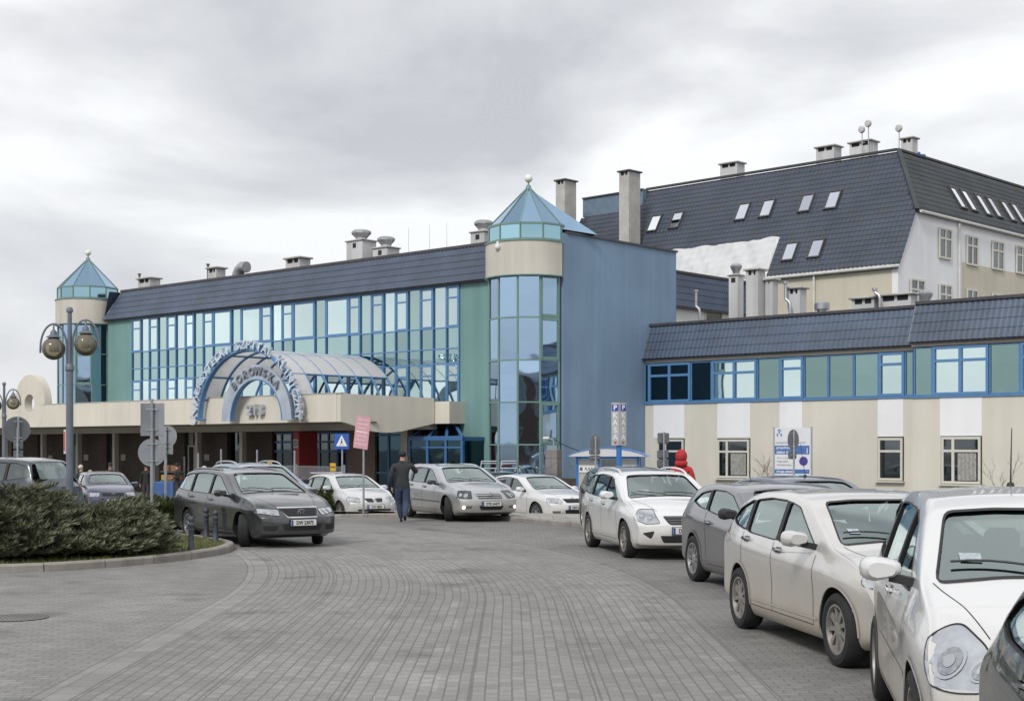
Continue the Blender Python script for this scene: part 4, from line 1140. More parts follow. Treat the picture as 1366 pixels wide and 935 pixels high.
# ================================================================ cars
tyre_m=pm('tyre_rubber',(.018,.018,.019),rough=.85,var=.25,scale=8,bump=.2)
rim_m=pm('alloy_rim',(.42,.42,.43),rough=.35,metal=.7,var=.2,scale=10)
rimd_m=pm('dusty_rim',(.30,.28,.26),rough=.5,metal=.5,var=.25,scale=10)
plas_m=pm('black_plastic',(.018,.018,.02),rough=.55,var=.2)
gplas_m=pm('grey_plastic',(.10,.10,.105),rough=.6,var=.2)
rub_m=pm('rubber_seal',(.012,.012,.013),rough=.5)
well_m=pm('wheel_well',(.012,.012,.012),rough=.95)
chrome_m=pm('chrome',(.70,.71,.73),rough=.12,metal=1.0,var=0)
lamp_m=pm('lamp_reflector',(.55,.57,.60),rough=.12,metal=.8,var=.10,scale=9,detail=2)
lampd_m=pm('lamp_dark',(.07,.075,.08),rough=.2,metal=.3,var=.3,scale=20)
lens_m=pm('lamp_lens',(.80,.82,.85),rough=.08,metal=.5,var=.1,scale=30)
lring_m=pm('lamp_ring',(.62,.64,.66),rough=.15,metal=.8,var=.1)
lcup_m=pm('lamp_cup',(.44,.46,.48),rough=.12,metal=.8,var=.3,scale=30)
red_l=pm('tail_lamp_red',(.45,.02,.02),rough=.15,coat=1,var=.15,scale=20)
amber=pm('amber_lens',(.75,.28,.05),rough=.2,coat=1,var=.1)
plate_m=pm('plate_white',(.66,.66,.64),rough=.4,var=.05)
eu_m=pm('plate_blue',(.03,.07,.35),rough=.4,var=0)
ink_m=pm('plate_ink',(.015,.015,.02),rough=.5,var=0)
carglass=clear_glass('car_glass',(.74,.82,.79),1.3,.15)
carglass_d=clear_glass('tinted_car_glass',(.10,.12,.12),1.1,.06)
seat_m=pm('seat_fabric',(.10,.10,.105),rough=.9,var=.25,scale=10)
dash_m=pm('dashboard_plastic',(.03,.03,.032),rough=.7,var=.1)
sticker_m=pm('windscreen_sticker',(.36,.42,.45),rough=.4,var=.25,scale=40)
lit_m=emis('lit_fog_lamp',(1,.82,.5),6.0)

def paint(name,col,metal=0.0,rough=.28,dirt=.35,dirtcol=(.30,.26,.20),zd=.75):
    "car paint under clear coat with road film rising from the sills"
    if name in MATS: return MATS[name]
    m,nt,b=nt_new(name)
    b.inputs['Metallic'].default_value=metal; b.inputs['Coat Weight'].default_value=.9; b.inputs['Coat Roughness'].default_value=.03; b.inputs['Coat IOR'].default_value=1.6
    tc=nt.nodes.new('ShaderNodeTexCoord'); sp=nt.nodes.new('ShaderNodeSeparateXYZ'); nt.links.new(tc.outputs['Object'],sp.inputs[0])
    n=nt.nodes.new('ShaderNodeTexNoise'); n.inputs['Scale'].default_value=2.2; n.inputs['Detail'].default_value=7; n.inputs['Roughness'].default_value=.6
    nt.links.new(tc.outputs['Object'],n.inputs['Vector'])
    zz_=mnode(nt,'MULTIPLY_ADD',n.outputs['Fac'],-.55,sp.outputs[2])
    mr=nt.nodes.new('ShaderNodeMapRange'); mr.inputs[1].default_value=zd-.2; mr.inputs[2].default_value=-.15; mr.inputs[3].default_value=.02*dirt/.35; mr.inputs[4].default_value=dirt*1.8
    mr.interpolation_type='SMOOTHSTEP'
    nt.links.new(zz_,mr.inputs[0])
    mx=nt.nodes.new('ShaderNodeMixRGB'); mx.inputs[1].default_value=(*col,1); mx.inputs[2].default_value=(*dirtcol,1)
    cl=mnode(nt,'MINIMUM',mr.outputs[0],.85)
    nt.links.new(cl,mx.inputs[0]); nt.links.new(mx.outputs[0],b.inputs['Base Color'])
    rr=mnode(nt,'MULTIPLY_ADD',cl,.5,rough); nt.links.new(rr,b.inputs['Roughness'])
    cw=mnode(nt,'MULTIPLY_ADD',cl,-.9,1.0); nt.links.new(cw,b.inputs['Coat Weight'])
    MATS[name]=m; return m

def lerp_tab(tab,x):
    if x<=tab[0][0]: return tab[0][1]
    for (a,fa),(b,fb) in zip(tab[:-1],tab[1:]):
        if x<=b: 
            t=(x-a)/(b-a) if b>a else 0; return fa+(fb-fa)*t
    return tab[-1][1]

def rpoly(pts,r=.04,n=4):
    "rounds the corners of a 2-D polygon"
    out=[]; m=len(pts)
    for i in range(m):
        p=Vector(pts[i][:2]); a=Vector(pts[i-1][:2]); b=Vector(pts[(i+1)%m][:2])
        da=(a-p); db=(b-p); ra=min(r,da.length*.45,db.length*.45)
        p0=p+da.normalized()*ra; p1=p+db.normalized()*ra
        for k in range(n+1):
            t=k/n; out.append(tuple((1-t)**2*p0+2*t*(1-t)*p+t*t*p1))
    return out
def clip(poly,ax,lim,keep_less):
    out=[]; m=len(poly)
    for i in range(m):
        a,b=poly[i],poly[(i+1)%m]
        ia=(a[ax]<=lim)==keep_less; ib=(b[ax]<=lim)==keep_less
        if ia: out.append(a)
        if ia!=ib:
            t=(lim-a[ax])/(b[ax]-a[ax]); out.append((a[0]+(b[0]-a[0])*t,a[1]+(b[1]-a[1])*t))
    return out

class Car:
    def __init__(s,name,lab,paint_m,L,W,H,wb,fo,r,top,belt,dlo,pillars,loc,head,level=2,steer=0,tumble=.30,nose=.16,tail=.10,cowl=None,rear_glass=None,ws=None,group=None,cat='car',nround=.22,inter=True,plan_f=.90,plan_r=.94):
        s.L,s.W,s.H,s.wb,s.fo,s.r=L,W,H,wb,fo,r
        s.F=wb/2+fo; s.Rr=s.F-L
        s.top=sorted([(s.F-d,z) for d,z in top]); s.belt=sorted([(s.F-d,z) for d,z in belt])
        s.tumble=tumble; s.nose=nose; s.tail=tail; s.nround=nround; s.plan_f=plan_f; s.plan_r=plan_r
        s.paint=paint_m; s.level=level
        x,y=loc; z=gz(x,y)
        s.e=empty(name,(x,y,z),math.atan2(head[1],head[0]),lab,cat,group)
        s.dlo=[(s.F-d,z_) for d,z_ in dlo]; s.pill=[s.F-d for d in pillars]
        s.ws=ws; s.rg=rear_glass; s.steer=steer
        s.build(inter)
    def zt(s,x): return lerp_tab(s.top,x)
    def zb(s,x):
        z=.17; z+= .08*sstep(s.F-.5,s.F,x)+.10*(1-sstep(s.Rr,s.Rr+.5,x)); return z
    def hw(s,x,z):
        W=s.W/2
        pl=1-(1-s.plan_f)*sstep(s.F-1.2,s.F,x)**1.6-(1-s.plan_r)*(1-sstep(s.Rr,s.Rr+1.1,x))**1.5
        bz=lerp_tab(s.belt,x)
        if z<=bz:
            t=(z-.2)/(bz-.2)
            q=lerp_tab([(0,.935),(.08,.972),(.20,.982),(.45,.972),(.68,.993),(.80,1.0),(.90,.985),(1.0,.945)],t)
        else:
            q=.945-s.tumble*(z-bz)/W*1.0-.10*max(0,(z-bz))**2
        # greenhouse narrows to the rear and slightly to the front
        if z>bz: q-= .07*(1-sstep(s.Rr,s.Rr+1.0,x))*min(1,(z-bz)/.3)
        return W*pl*q
    def grid(s,inset=0.0,x0=None,x1=None,zfloor=None):
        xa=s.Rr if x0 is None else x0; xb=s.F if x1 is None else x1
        xs=set()
        if x0 is None:
            for d in (0,.05,.16,.34,.60,.95): xs.add(xa+d); xs.add(xb-d)
            for (x,z) in s.top: 
                if xa+.03<x<xb-.03: xs.add(x)
            n=9
            for k in range(1,n): xs.add(xa+.95+(xb-xa-1.9)*k/n)
            xs=sorted(xs); o=[xs[0]]
            for x in xs[1:]:
                if x-o[-1]>.07 or x==xs[-1]: o.append(x)
            if len(o)>2 and o[-1]-o[-2]<.04: o.pop(-2)
            xs=o
        else: xs=[xa+(xb-xa)*k/14 for k in range(15)]
        vv=[-1,-.94,-.8,-.45,0,.45,.8,.94,1] if inset==0 else [-1,-.6,0,.6,1]
        if inset==0: lo=[0,.09,.24,.45,.68,.79,.86,.97]; hi=[.12,.5,.88,1.0]
        else: lo=[0,.5,1]; hi=[.5,1]
        nz=len(lo)+len(hi)
        def zrow(x,k):
            zb=s.zb(x) if zfloor is None else zfloor; zt=s.zt(x)-inset
            bz=min(lerp_tab(s.belt,x),zt-.075) if inset==0 else min(lerp_tab(s.belt,x)-.02,zt-.05)
            bz=max(bz,zb+.05)
            if k<len(lo): return zb+(bz-zb)*lo[k]
            return bz+(zt-bz)*hi[k-len(lo)]
        nx=len(xs); nv=len(vv); vid={}; V=[]
        def pos(i,j,k):
            x=xs[i]; z=zrow(x,k); v=vv[j]
            w=max(.1,s.hw(x,z)-inset*1.0)
            if inset==0:
                if k==nz-1: w-= .03
                if k==0: w-=.03
            y=v*w
            if k==nz-1: z-= (.035 if inset==0 else .03)*v*v*(1.0 if s.zt(x)>1.2 else 1.3)
            if inset==0:
                # shape the nose and tail in side view, round them in plan
                tf=sstep(s.F-.75,s.F,x); tr=1-sstep(s.Rr,s.Rr+.6,x)
                hz=max(0,min(1,(z-.45)/.5)); lz=max(0,(.42-z)/.25)
                x-= tf*(s.nose*hz**1.5+.07*lz**1.3); x-= tf*s.nround*abs(v)**3.2
                x+= tr*(s.tail*max(0,(z-.55)/.6)+.06*lz); x+= tr*.14*abs(v)**3.5
            return (x,y,z)
        def vi(i,j,k):
            key=(i,j,k)
            if key not in vid: vid[key]=len(V); V.append(pos(i,j,k))
            return vid[key]
        F_=[]
        for i in range(nx-1):
            for j in range(nv-1):
                F_.append((vi(i,j,nz-1),vi(i+1,j,nz-1),vi(i+1,j+1,nz-1),vi(i,j+1,nz-1)))
                F_.append((vi(i,j,0),vi(i,j+1,0),vi(i+1,j+1,0),vi(i+1,j,0)))
            for k in range(nz-1):
                F_.append((vi(i,0,k),vi(i+1,0,k),vi(i+1,0,k+1),vi(i,0,k+1)))
                F_.append((vi(i,nv-1,k),vi(i,nv-1,k+1),vi(i+1,nv-1,k+1),vi(i+1,nv-1,k)))
        for j in range(nv-1):
            for k in range(nz-1):
                F_.append((vi(nx-1,j,k),vi(nx-1,j+1,k),vi(nx-1,j+1,k+1),vi(nx-1,j,k+1)))
                F_.append((vi(0,j,k),vi(0,j,k+1),vi(0,j+1,k+1),vi(0,j+1,k)))
        return V,F_
    def drape(s,poly,axis,name,mat,off=.003,cell=.07,parent=None,sgn=1,side=1,thick=0):
        """lay a flat outline onto the body. axis 'y': poly in (x,z), from the side sgn; 'x': poly in (y,z) from the front/rear sgn; 'z': (x,y) from above"""
        bm=bmesh.new(); vs=[bm.verts.new((p[0],p[1],0)) for p in poly]
        try: f=bm.faces.new(vs)
        except Exception: bm.free(); return None
        xs=[p[0] for p in poly]; ys_=[p[1] for p in poly]
        x=math.floor(min(xs)/cell)*cell+cell
        while x<max(xs):
            bmesh.ops.bisect_plane(bm,geom=bm.verts[:]+bm.edges[:]+bm.faces[:],plane_co=(x,0,0),plane_no=(1,0,0)); x+=cell
        y=math.floor(min(ys_)/cell)*cell+cell
        while y<max(ys_):
            bmesh.ops.bisect_plane(bm,geom=bm.verts[:]+bm.edges[:]+bm.faces[:],plane_co=(0,y,0),plane_no=(0,1,0)); y+=cell
        dead=[]
        for v in bm.verts:
            a,b=v.co.x,v.co.y
            if axis=='y': o=Vector((a,3*sgn,b)); d=Vector((0,-sgn,0))
            elif axis=='x': o=Vector((4*sgn,a,b)); d=Vector((-sgn,0,0))
            elif axis=='o': o,d=s.obl(a,b,sgn,side)
            else: o=Vector((a,b,4)); d=Vector((0,0,-1))
            h=s.bvh.ray_cast(o,d)
            if h[0] is None or abs(h[1].dot(d))<.16: dead.append(v); continue
            nn=h[1]; 
            if nn.dot(d)>0: nn=-nn
            v.co=h[0]+nn*off
        if dead: bmesh.ops.delete(bm,geom=dead,context='VERTS')
        if not bm.faces: bm.free(); return None
        bmesh.ops.recalc_face_normals(bm,faces=bm.faces)
        n0=sum((f.normal*f.calc_area() for f in bm.faces),Vector())
        d={'y':Vector((0,sgn,0)),'x':Vector((sgn,0,0)),'o':Vector((sgn,0,0)),'z':Vector((0,0,1))}[axis]
        if n0.dot(d)<0: bmesh.ops.reverse_faces(bm,faces=bm.faces)
        if thick:
            ret=bmesh.ops.extrude_face_region(bm,geom=bm.faces[:])
            for v in [g for g in ret['geom'] if isinstance(g,bmesh.types.BMVert)]: v.co+=d*thick
        me=bpy.data.meshes.new(name); bm.to_mesh(me); bm.free()
        if isinstance(mat,(list,tuple)): 
            for m_ in mat: me.materials.append(m_)
        else: me.materials.append(mat)
        me.shade_smooth(); me.set_sharp_from_angle(angle=R(45))
        o=bpy.data.objects.new(name,me); COL.objects.link(o); o.parent=parent or s.e; return o
    def obl(s,a,b,sgn,side):
        y0=s.W/2-.34; ph=R(33); c,q=math.cos(ph),math.sin(ph)
        d=Vector((-sgn*c,-side*q,0)); e=Vector((-sgn*q,side*c,0))
        ref=Vector((s.F-.26 if sgn>0 else s.Rr+.16,side*y0,b))
        return ref+e*(a-y0)-d*3,d
    def strip(s,pts,w,axis,name,mat,parent=None,sgn=1,off=.0025,closed=False,side=1):
        "thin seam or trim following a polyline on the body"
        m=len(pts); quads=[]; P=[Vector(p) for p in pts]
        L,Rr_=[],[]
        for i in range(m):
            if closed: t=(P[(i+1)%m]-P[i-1])
            else: t=P[min(i+1,m-1)]-P[max(i-1,0)]
            if t.length<1e-9: t=Vector((1,0))
            t=t.normalized(); nrm=Vector((-t.y,t.x))
            L.append(P[i]+nrm*w/2); Rr_.append(P[i]-nrm*w/2)
        V=[];F_=[];ok=[]
        rng=range(m if closed else m-1)
        sub=[]
        for i in rng:
            j=(i+1)%m; n=max(1,int((P[j]-P[i]).length/.06))
            for k in range(n): sub.append((L[i].lerp(L[j],k/n),Rr_[i].lerp(Rr_[j],k/n)))
        if not closed: sub.append((L[-1],Rr_[-1]))
        pts3=[]
        for a,b in sub:
            q=[]
            for p in (a,b):
                if axis=='y': o=Vector((p.x,3*sgn,p.y)); d=Vector((0,-sgn,0))
                elif axis=='x': o=Vector((4*sgn,p.x,p.y)); d=Vector((-sgn,0,0))
                elif axis=='o': o,d=s.obl(p.x,p.y,sgn,side)
                else: o=Vector((p.x,p.y,4)); d=Vector((0,0,-1))
                h=s.bvh.ray_cast(o,d)
                if h[0] is None or abs(h[1].dot(d))<.14: q=None; break
                nn=h[1] if h[1].dot(d)<0 else -h[1]
                q.append(h[0]+nn*off)
            pts3.append(q)
        mb=MB(); n=len(pts3)
        for i in range(n if closed else n-1):
            a,b=pts3[i],pts3[(i+1)%n]
            if a and b: mb.add([a[0],a[1],b[1],b[0]],[(0,1,2,3)])
        if not mb.v: return None
        return mb.build(name,mat,parent or s.body)
    def build(s,inter):
        V,F_=s.grid()
        me=bpy.data.meshes.new('body'); me.from_pydata(V,[],F_)
        bm=bmesh.new(); bm.from_mesh(me); bmesh.ops.recalc_face_normals(bm,faces=bm.faces); bm.to_mesh(me); bm.free()
        me.materials.append(s.paint); me.materials.append(well_m)
        ob=bpy.data.objects.new('body',me); COL.objects.link(ob)
        m=ob.modifiers.new('s','SUBSURF'); m.levels=s.level; m.render_levels=s.level
        dg=bpy.context.evaluated_depsgraph_get(); me2=bpy.data.meshes.new_from_object(ob.evaluated_get(dg))
        bm=bmesh.new(); bm.from_mesh(me2); s.bvh=BVHTree.FromBMesh(bm); bm.free()
        me2.shade_smooth()
        ob.modifiers.clear(); ob.data=me2
        cut=[]
        def cutter(mb,nm):
            o=mb.build(nm,well_m); bm=bmesh.new(); bm.from_mesh(o.data); bmesh.ops.recalc_face_normals(bm,faces=bm.faces); bm.to_mesh(o.data); bm.free()
            cut.append(o); md=ob.modifiers.new(nm,'BOOLEAN'); md.operation='DIFFERENCE'; md.object=o; md.solver='EXACT'; md.material_mode='TRANSFER'; return o
        W=s.W/2; mb=MB(); ra=s.r+.045
        for x in (s.wb/2,-s.wb/2):
            for sg in (1,-1):
                y0,y1=sorted((sg*(W+.15),sg*(W-.36))); n=32
                vs=[]
                for yy in (y0,y1):
                    for k in range(n):
                        a=2*math.pi*k/n; vs.append((x+ra*math.cos(a),yy,s.r+ra*math.sin(a)))
                fs=[tuple(range(n)),tuple(range(2*n-1,n-1,-1))]+[(k,(k+1)%n,n+(k+1)%n,n+k) for k in range(n)]
                mb.add(vs,fs)
        cutter(mb,'wells')
        # cabin
        zmid=.40; dl=s.dlo; xf=max(p[0] for p in dl)+.12; xr_=s.Rr+.22
        while s.zt(xr_)<lerp_tab(s.belt,xr_)+.10: xr_+=.05
        if inter:
            V2,F2=s.grid(inset=.055,x0=xr_,x1=s.F-s.ws['base'][0]-.02 if s.ws else xf,zfloor=zmid)
            cutter(MB().add(V2,F2),'cabin')
        # side windows
        poly=s.dlo; lims=sorted(s.pill)
        wins=[]; cur=poly; 
        edges_=[-9]+lims+[9]
        for a,b in zip(edges_[:-1],edges_[1:]):
            p=clip(clip(poly,0,b-.035 if b<9 else 9,True),0,a+.035 if a>-9 else -9,False)
            if len(p)>=3 and max(q[0] for q in p)-min(q[0] for q in p)>.08: wins.append(rpoly(p,.045,3))
        s.wins=wins
        mb=MB()
        for p in wins: mb.ext([(q[0],-1.3,q[1]) for q in p],(0,2.6,0))
        if inter: cutter(mb,'sidewin')
        # windscreen and rear window, cut along the car
        s.wsp=None; mb=MB()
        if s.ws:
            (db,zb_),(dt,zt_),wb_,wt_=s.ws['base'],s.ws['top'],s.ws['wb'],s.ws['wt']
            bow=s.ws.get('bow',.03)
            s.wsp=rpoly([(-wb_,zb_-bow),(-wb_*.5,zb_-bow*.25),(0,zb_),(wb_*.5,zb_-bow*.25),(wb_,zb_-bow),(wt_,zt_-.02),(wt_*.5,zt_),(-wt_*.5,zt_),(-wt_,zt_-.02)],.05,3)
            xm_=s.F-dt-.25
            mb.ext([(xm_,q[0],q[1]) for q in s.wsp],(s.F-xm_+.3,0,0))
        if s.rg:
            (zb_,zt_,wb_,wt_)=s.rg
            s.rgp=rpoly([(-wb_,zb_),(wb_,zb_),(wt_,zt_),(-wt_,zt_)],.06,3)
            mb.ext([(s.Rr-.3,q[0],q[1]) for q in s.rgp],(.3+s.rgx() ,0,0))
        if inter and mb.v: cutter(mb,'frontwin')
        dg=bpy.context.evaluated_depsgraph_get(); me3=bpy.data.meshes.new_from_object(ob.evaluated_get(dg))
        for o in cut: bpy.data.objects.remove(o)
        bpy.data.objects.remove(ob)
        me3.shade_smooth(); me3.set_sharp_from_angle(angle=R(38)); me3.name='body'
        body=bpy.data.objects.new('body',me3); COL.objects.link(body); body.parent=s.e; s.body=body
        # glazing
        gm=carglass if inter else carglass_d
        off=-.012 if inter else .004
        for sg in (1,-1):
            for p in wins:
                g=s.drape(p,'y','side_window',gm,off=off,sgn=sg,cell=.12)
                s.strip(p+[p[0]],.013,'y','window_seal',rub_m,parent=g,sgn=sg,off=.003)
            # blacked pillars between the side windows
            for x in s.pill:
                q=clip(clip(s.dlo,0,x+.036,True),0,x-.036,False)
                if len(q)>=3: s.drape(q,'y','pillar_trim',plas_m,off=.002,sgn=sg,parent=body)
        if s.wsp:
            g=s.drape(s.wsp,'x','windscreen',gm,off=off,sgn=1,cell=.12)
            if g: s.strip(s.wsp+[s.wsp[0]],.014,'x','windscreen_seal',rub_m,parent=g,off=.003)
            s.wsg=g
        if s.rg: 
            g=s.drape(s.rgp,'x','rear_window',carglass_d if not inter else carglass,off=off,sgn=-1,cell=.12)
        if inter: s.interior()
    def rgx(s): return .75
    def interior(s):
        F=s.F; b0=s.F-s.ws['base'][0] if s.ws else 1.0; hb=lerp_tab(s.belt,0)
        MB().cham((b0-.28,0,hb-.14),(.55,s.W-.40,.24),.05).build('dashboard',dash_m,s.e)
        sx=b0-1.15
        for (x,y) in ((sx,.36),(sx,-.36),(sx-.85,.40),(sx-.85,0),(sx-.85,-.40)):
            w=.48 if x==sx else .40; top=hb+.08
            mb=MB().cham((x-.30,y,top-.32),(.15,w,.70),.055,0).cham((x-.02,y,.48),(.50,w,.16),.05)
            mb.cham((x-.33,y,top+.12),(.10,.25,.17),.04)
            mb.build('seat',seat_m,s.e,ang=50)
        a=[(b0-.62+.08*math.cos(t)*0+.02,.36+.17*math.cos(t),hb-.02+.17*math.sin(t)) for t in [2*math.pi*k/20 for k in range(20)]]
        MB().tube(a,.016,6,closed=True).bar((b0-.6,.36,hb-.02),(b0-.4,.36,hb-.1),.06).build('steering_wheel',dash_m,s.e,smooth=True)
    # ---- fittings
    def wheels(s,spokes=7,rim=None,style='alloy'):
        rim=rim or rim_m; r=s.r; tw=.205
        prof=[(r*.66,-tw/2+.01),(r*.80,-tw/2-.006),(r*.93,-tw/2+.004),(r*.985,-tw/2+.03),(r,-tw/2+.055),(r,tw/2-.055),(r*.985,tw/2-.03),(r*.93,tw/2-.004),(r*.80,tw/2+.006),(r*.66,tw/2-.01)]
        ty=MB().lathe(prof,36,(0,0,0),axis='y'); 
        rb=MB(); R0=r*.67; yo=tw/2-.02   # outside is +y
        rb.lathe([(R0,-tw/2+.02),(R0*.90,-.02),(R0*.90,yo-.03),(R0,yo),(R0+.006,yo+.012),(R0*.93,yo+.012),(R0*.90,yo-.02)],36,(0,0,0),axis='y')
        db=MB().lathe([(R0*.9,-.03),(.001,-.03)],24,(0,0,0),axis='y')
        if style=='cover':
            hw_=.20
        for k in range(spokes):
            a=2*math.pi*k/spokes
            da=math.pi/spokes*(.50 if style=='alloy' else .62)
            P=lambda rr,aa,y: (rr*math.cos(aa),y,rr*math.sin(aa))
            ra,rb_=.05,R0*.93
            d2=da*(.75 if style=='alloy' else 1.1)
            wi=da*1.1
            vs=[P(ra,a-wi,yo-.005),P(rb_,a-d2*.55,yo-.005),P(rb_,a+d2*.55,yo-.005),P(ra,a+wi,yo-.005),P(ra,a-wi,yo-.05),P(rb_,a-d2*.6,yo-.06),P(rb_,a+d2*.6,yo-.06),P(ra,a+wi,yo-.05)]
            rb.add(vs,[(0,1,2,3),(0,4,5,1),(3,2,6,7),(1,5,6,2)])
        rb.lathe([(.001,yo+.004),(.03,yo+.004),(.065,yo-.004),(.07,yo-.03)],18,(0,0,0),axis='y')
        w0=None
        for (x,sg,st) in ((s.wb/2,1,s.steer),(s.wb/2,-1,s.steer),(-s.wb/2,1,0),(-s.wb/2,-1,0)):
            if w0 is None:
                t=ty.build('wheel',tyre_m,s.e,ang=30); q=rb.build('rim',rim,t,ang=30); h=db.build('brake_disc',well_m,t); w0=(t,q,h)
            else:
                t=w0[0].copy(); COL.objects.link(t); t.parent=s.e
                for c in w0[1:]:
                    c2=c.copy(); COL.objects.link(c2); c2.parent=t
            t.location=(x,sg*(s.W/2-tw/2-.015),r); t.rotation_euler=(0,random.uniform(0,1),0)
            t.rotation_euler=(0,random.uniform(0,1),(0 if sg>0 else math.pi)+st)
    def handle(s,d,z,mat=None,w=.20):
        x=s.F-d
        for sg in (1,-1):
            h=s.bvh.ray_cast(Vector((x,3*sg,z)),Vector((0,-sg,0)))
            if h[0] is None: continue
            y=h[0].y
            g=s.drape(rpoly([(x-w*.45,z-.028),(x+w*.35,z-.028),(x+w*.35,z+.028),(x-w*.45,z+.028)],.026,4),'y','handle_recess',gplas_m,off=.001,sgn=sg,parent=s.body)
            MB().cham((x,y+sg*.028,z+.005),(w,.022,.032),.010).bar((x-w*.4,y,z+.005),(x-w*.4,y+sg*.02,z+.005),.02).bar((x+w*.4,y,z+.005),(x+w*.4,y+sg*.02,z+.005),.02).build('door_handle',mat or s.paint,s.e,ang=40)
    def mirrors(s,d,z,mat=None,size=1.0,y0=None,sweep=.0):
        x=s.F-d
        for sg in (1,-1):
            yy=(y0 or s.W/2-.04)
            c=Vector((x,sg*(yy+.14*size),z+.03))
            prof=[]; mb=MB(); n=14; m=8
            # shell: egg-shaped, flat at the back
            vs=[];
            for i in range(m+1):
                t=i/m; xr=.11*size*(1-t)**.0; 
                px=(-.05+.15*t)*size; k=math.sqrt(max(0,1-(t**2.2)))*1.0
                k=max(k,.42)
                for q in range(n):
                    a=2*math.pi*q/n; ca,sa=math.cos(a),math.sin(a)
                    ey=.125*size*abs(ca)**.75*(1 if ca>0 else -1)*(.35+.65*k); ez=.078*size*abs(sa)**.75*(1 if sa>0 else -1)*(.3+.7*k)
                    if ca*sg<0: ez*=.82
                    vs.append((c.x+px,c.y+ey,c.z+ez))
            fs=[tuple(range(n))]+[tuple(m*n+q for q in range(n-1,-1,-1))]
            for i in range(m):
                for q in range(n): fs.append((i*n+q,i*n+(q+1)%n,(i+1)*n+(q+1)%n,(i+1)*n+q))
            mb.add(vs,fs); o=mb.build('wing_mirror',mat or s.paint,s.e,smooth=True,ang=50)
            fixn(o)
            a=Vector((x+.05,sg*(yy-.06),z-.045)); b=Vector((c.x+.02,c.y-sg*.05*size,c.z-.045*size))
            MB().bar(a,b,.07,.05).build('mirror_arm',plas_m,o)
            MB().cham((c.x-.052*size,c.y,c.z),(.006,.21*size,.12*size),.003).build('mirror_glass',g_sky,o)
    def lamp(s,poly,kind='head',circles=(),rim=None,sgn=1,dark=False,nm='headlight',cr=.035):
        for sg in (1,-1):
            p=rpoly(poly,cr,5)
            o=s.drape(p,'o',nm,{'head':lampd_m if dark else lamp_m,'tail':red_l,'fog':lamp_m,'amber':amber}[kind],off=.004,sgn=sgn,side=sg,cell=.05)
            if not o: continue
            s.strip(p+[p[0]],.007,'o','lamp_seam',rub_m,parent=o,sgn=sgn,side=sg,off=.006)
            for (cy,cz,r,mt) in circles:
                circ=lambda k_: [(cy+r*k_*math.cos(2*math.pi*k/18),cz+r*k_*math.sin(2*math.pi*k/18)) for k in range(18)]
                s.drape(circ(1),'o','bulb',lring_m,off=.008,sgn=sgn,side=sg,parent=o,cell=.04)
                s.drape(circ(.78),'o','bulb_lens',lcup_m,off=.011,sgn=sgn,side=sg,parent=o,cell=.04)
                s.drape(circ(.36),'o','bulb_core',lring_m,off=.014,sgn=sgn,side=sg,parent=o,cell=.04)
    def patch(s,poly,nm,mat,axis='x',r=.03,off=.003,sgn=1,both=False,parent=None):
        o=None
        for sg in ((1,-1) if both else (1,)):
            p=rpoly([(sg*a,b) for a,b in poly],r,4) if axis=='x' else rpoly(poly,r,4)
            o=s.drape(p,axis,nm,mat,off=off,sgn=(sgn if axis!='y' else sg),cell=.05,parent=parent)
        return o
    def vents(s,z0,z1,w0,w1,n,mat=None,parent=None,off=.012,th=.012):
        "horizontal slats over an opening"
        for k in range(n):
            t=(k+.5)/n; z=z0+(z1-z0)*t; w=w0+(w1-w0)*t
            s.strip([(-w,z),(-w*.5,z),(0,z),(w*.5,z),(w,z)],th,'x','grille_bar',mat or plas_m,parent=parent,off=off)
    def plate(s,z,txt='',sgn=1,y=0,off=.02):
        h=s.bvh.ray_cast(Vector((4*sgn,y,z)),Vector((-sgn,0,0)))
        if h[0] is None: return
        x=h[0].x+sgn*off
        o=MB().cham((0,0,0),(.52,.018,.112),.006).build('number_plate',plate_m,s.e); o.location=(x,y,z); o.rotation_euler=(0,0,R(90)*sgn)
        MB().b2(-.258,-.218,-.0115,-.0100,-.052,.052).build('plate_band',eu_m,o)
        MB().b2(-.275,.275,-.002,.016,-.066,.066).build('plate_holder',plas_m,o)
        if txt:
            t=text_mesh(txt,.098,.001,ink_m,'plate_letters',o,bold=.002,sx=.80); t.location=(.02,-.0125,-.002)
    def doors(s,ds,zb=.30,rocker=.30,curve=.05):
        for sg in (1,-1):
            for d in ds:
                x=s.F-d; zt_=lerp_tab(s.belt,x)+.0; dxr=abs(x+s.wb/2); zb0=zb
                if dxr<s.r+.07: zb=s.r+math.sqrt((s.r+.07)**2-dxr**2)+.01
                s.strip([(x,zb),(x+curve*.2,(zb+zt_)/2),(x,zt_)],.009,'y','door_seam',rub_m,sgn=sg)
                zb=zb0
            x0,x1=max(s.F-max(ds),-s.wb/2+s.r+.08),min(s.F-min(ds),s.wb/2-s.r-.08)
            s.strip([(x0,rocker),(x1,rocker)],.006,'y','door_seam',rub_m,sgn=sg)
    def crease(s,pts,w=.014,mat=None):
        for sg in (1,-1): s.strip([(s.F-d,z) for d,z in pts],w,'y','trim_strip',mat or plas_m,sgn=sg,off=.006)
    def rails(s,d0,d1,mat=None,h=.035,inset=.02):
        for sg in (1,-1):
            P=[]
            for k in range(13):
                t=k/12; x=s.F-(d0+(d1-d0)*t); zt_=s.zt(x); y=s.hw(x,zt_-.05)-.07-inset
                hit=s.bvh.ray_cast(Vector((x,sg*y,3)),Vector((0,0,-1))); z=hit[0].z if hit[0] else zt_
                P.append((x,sg*y,z+h*(1-abs(2*t-1)**6)-.004))
            MB().tube(P,.017,8).build('roof_rail',mat or chrome_m,s.e,smooth=True)
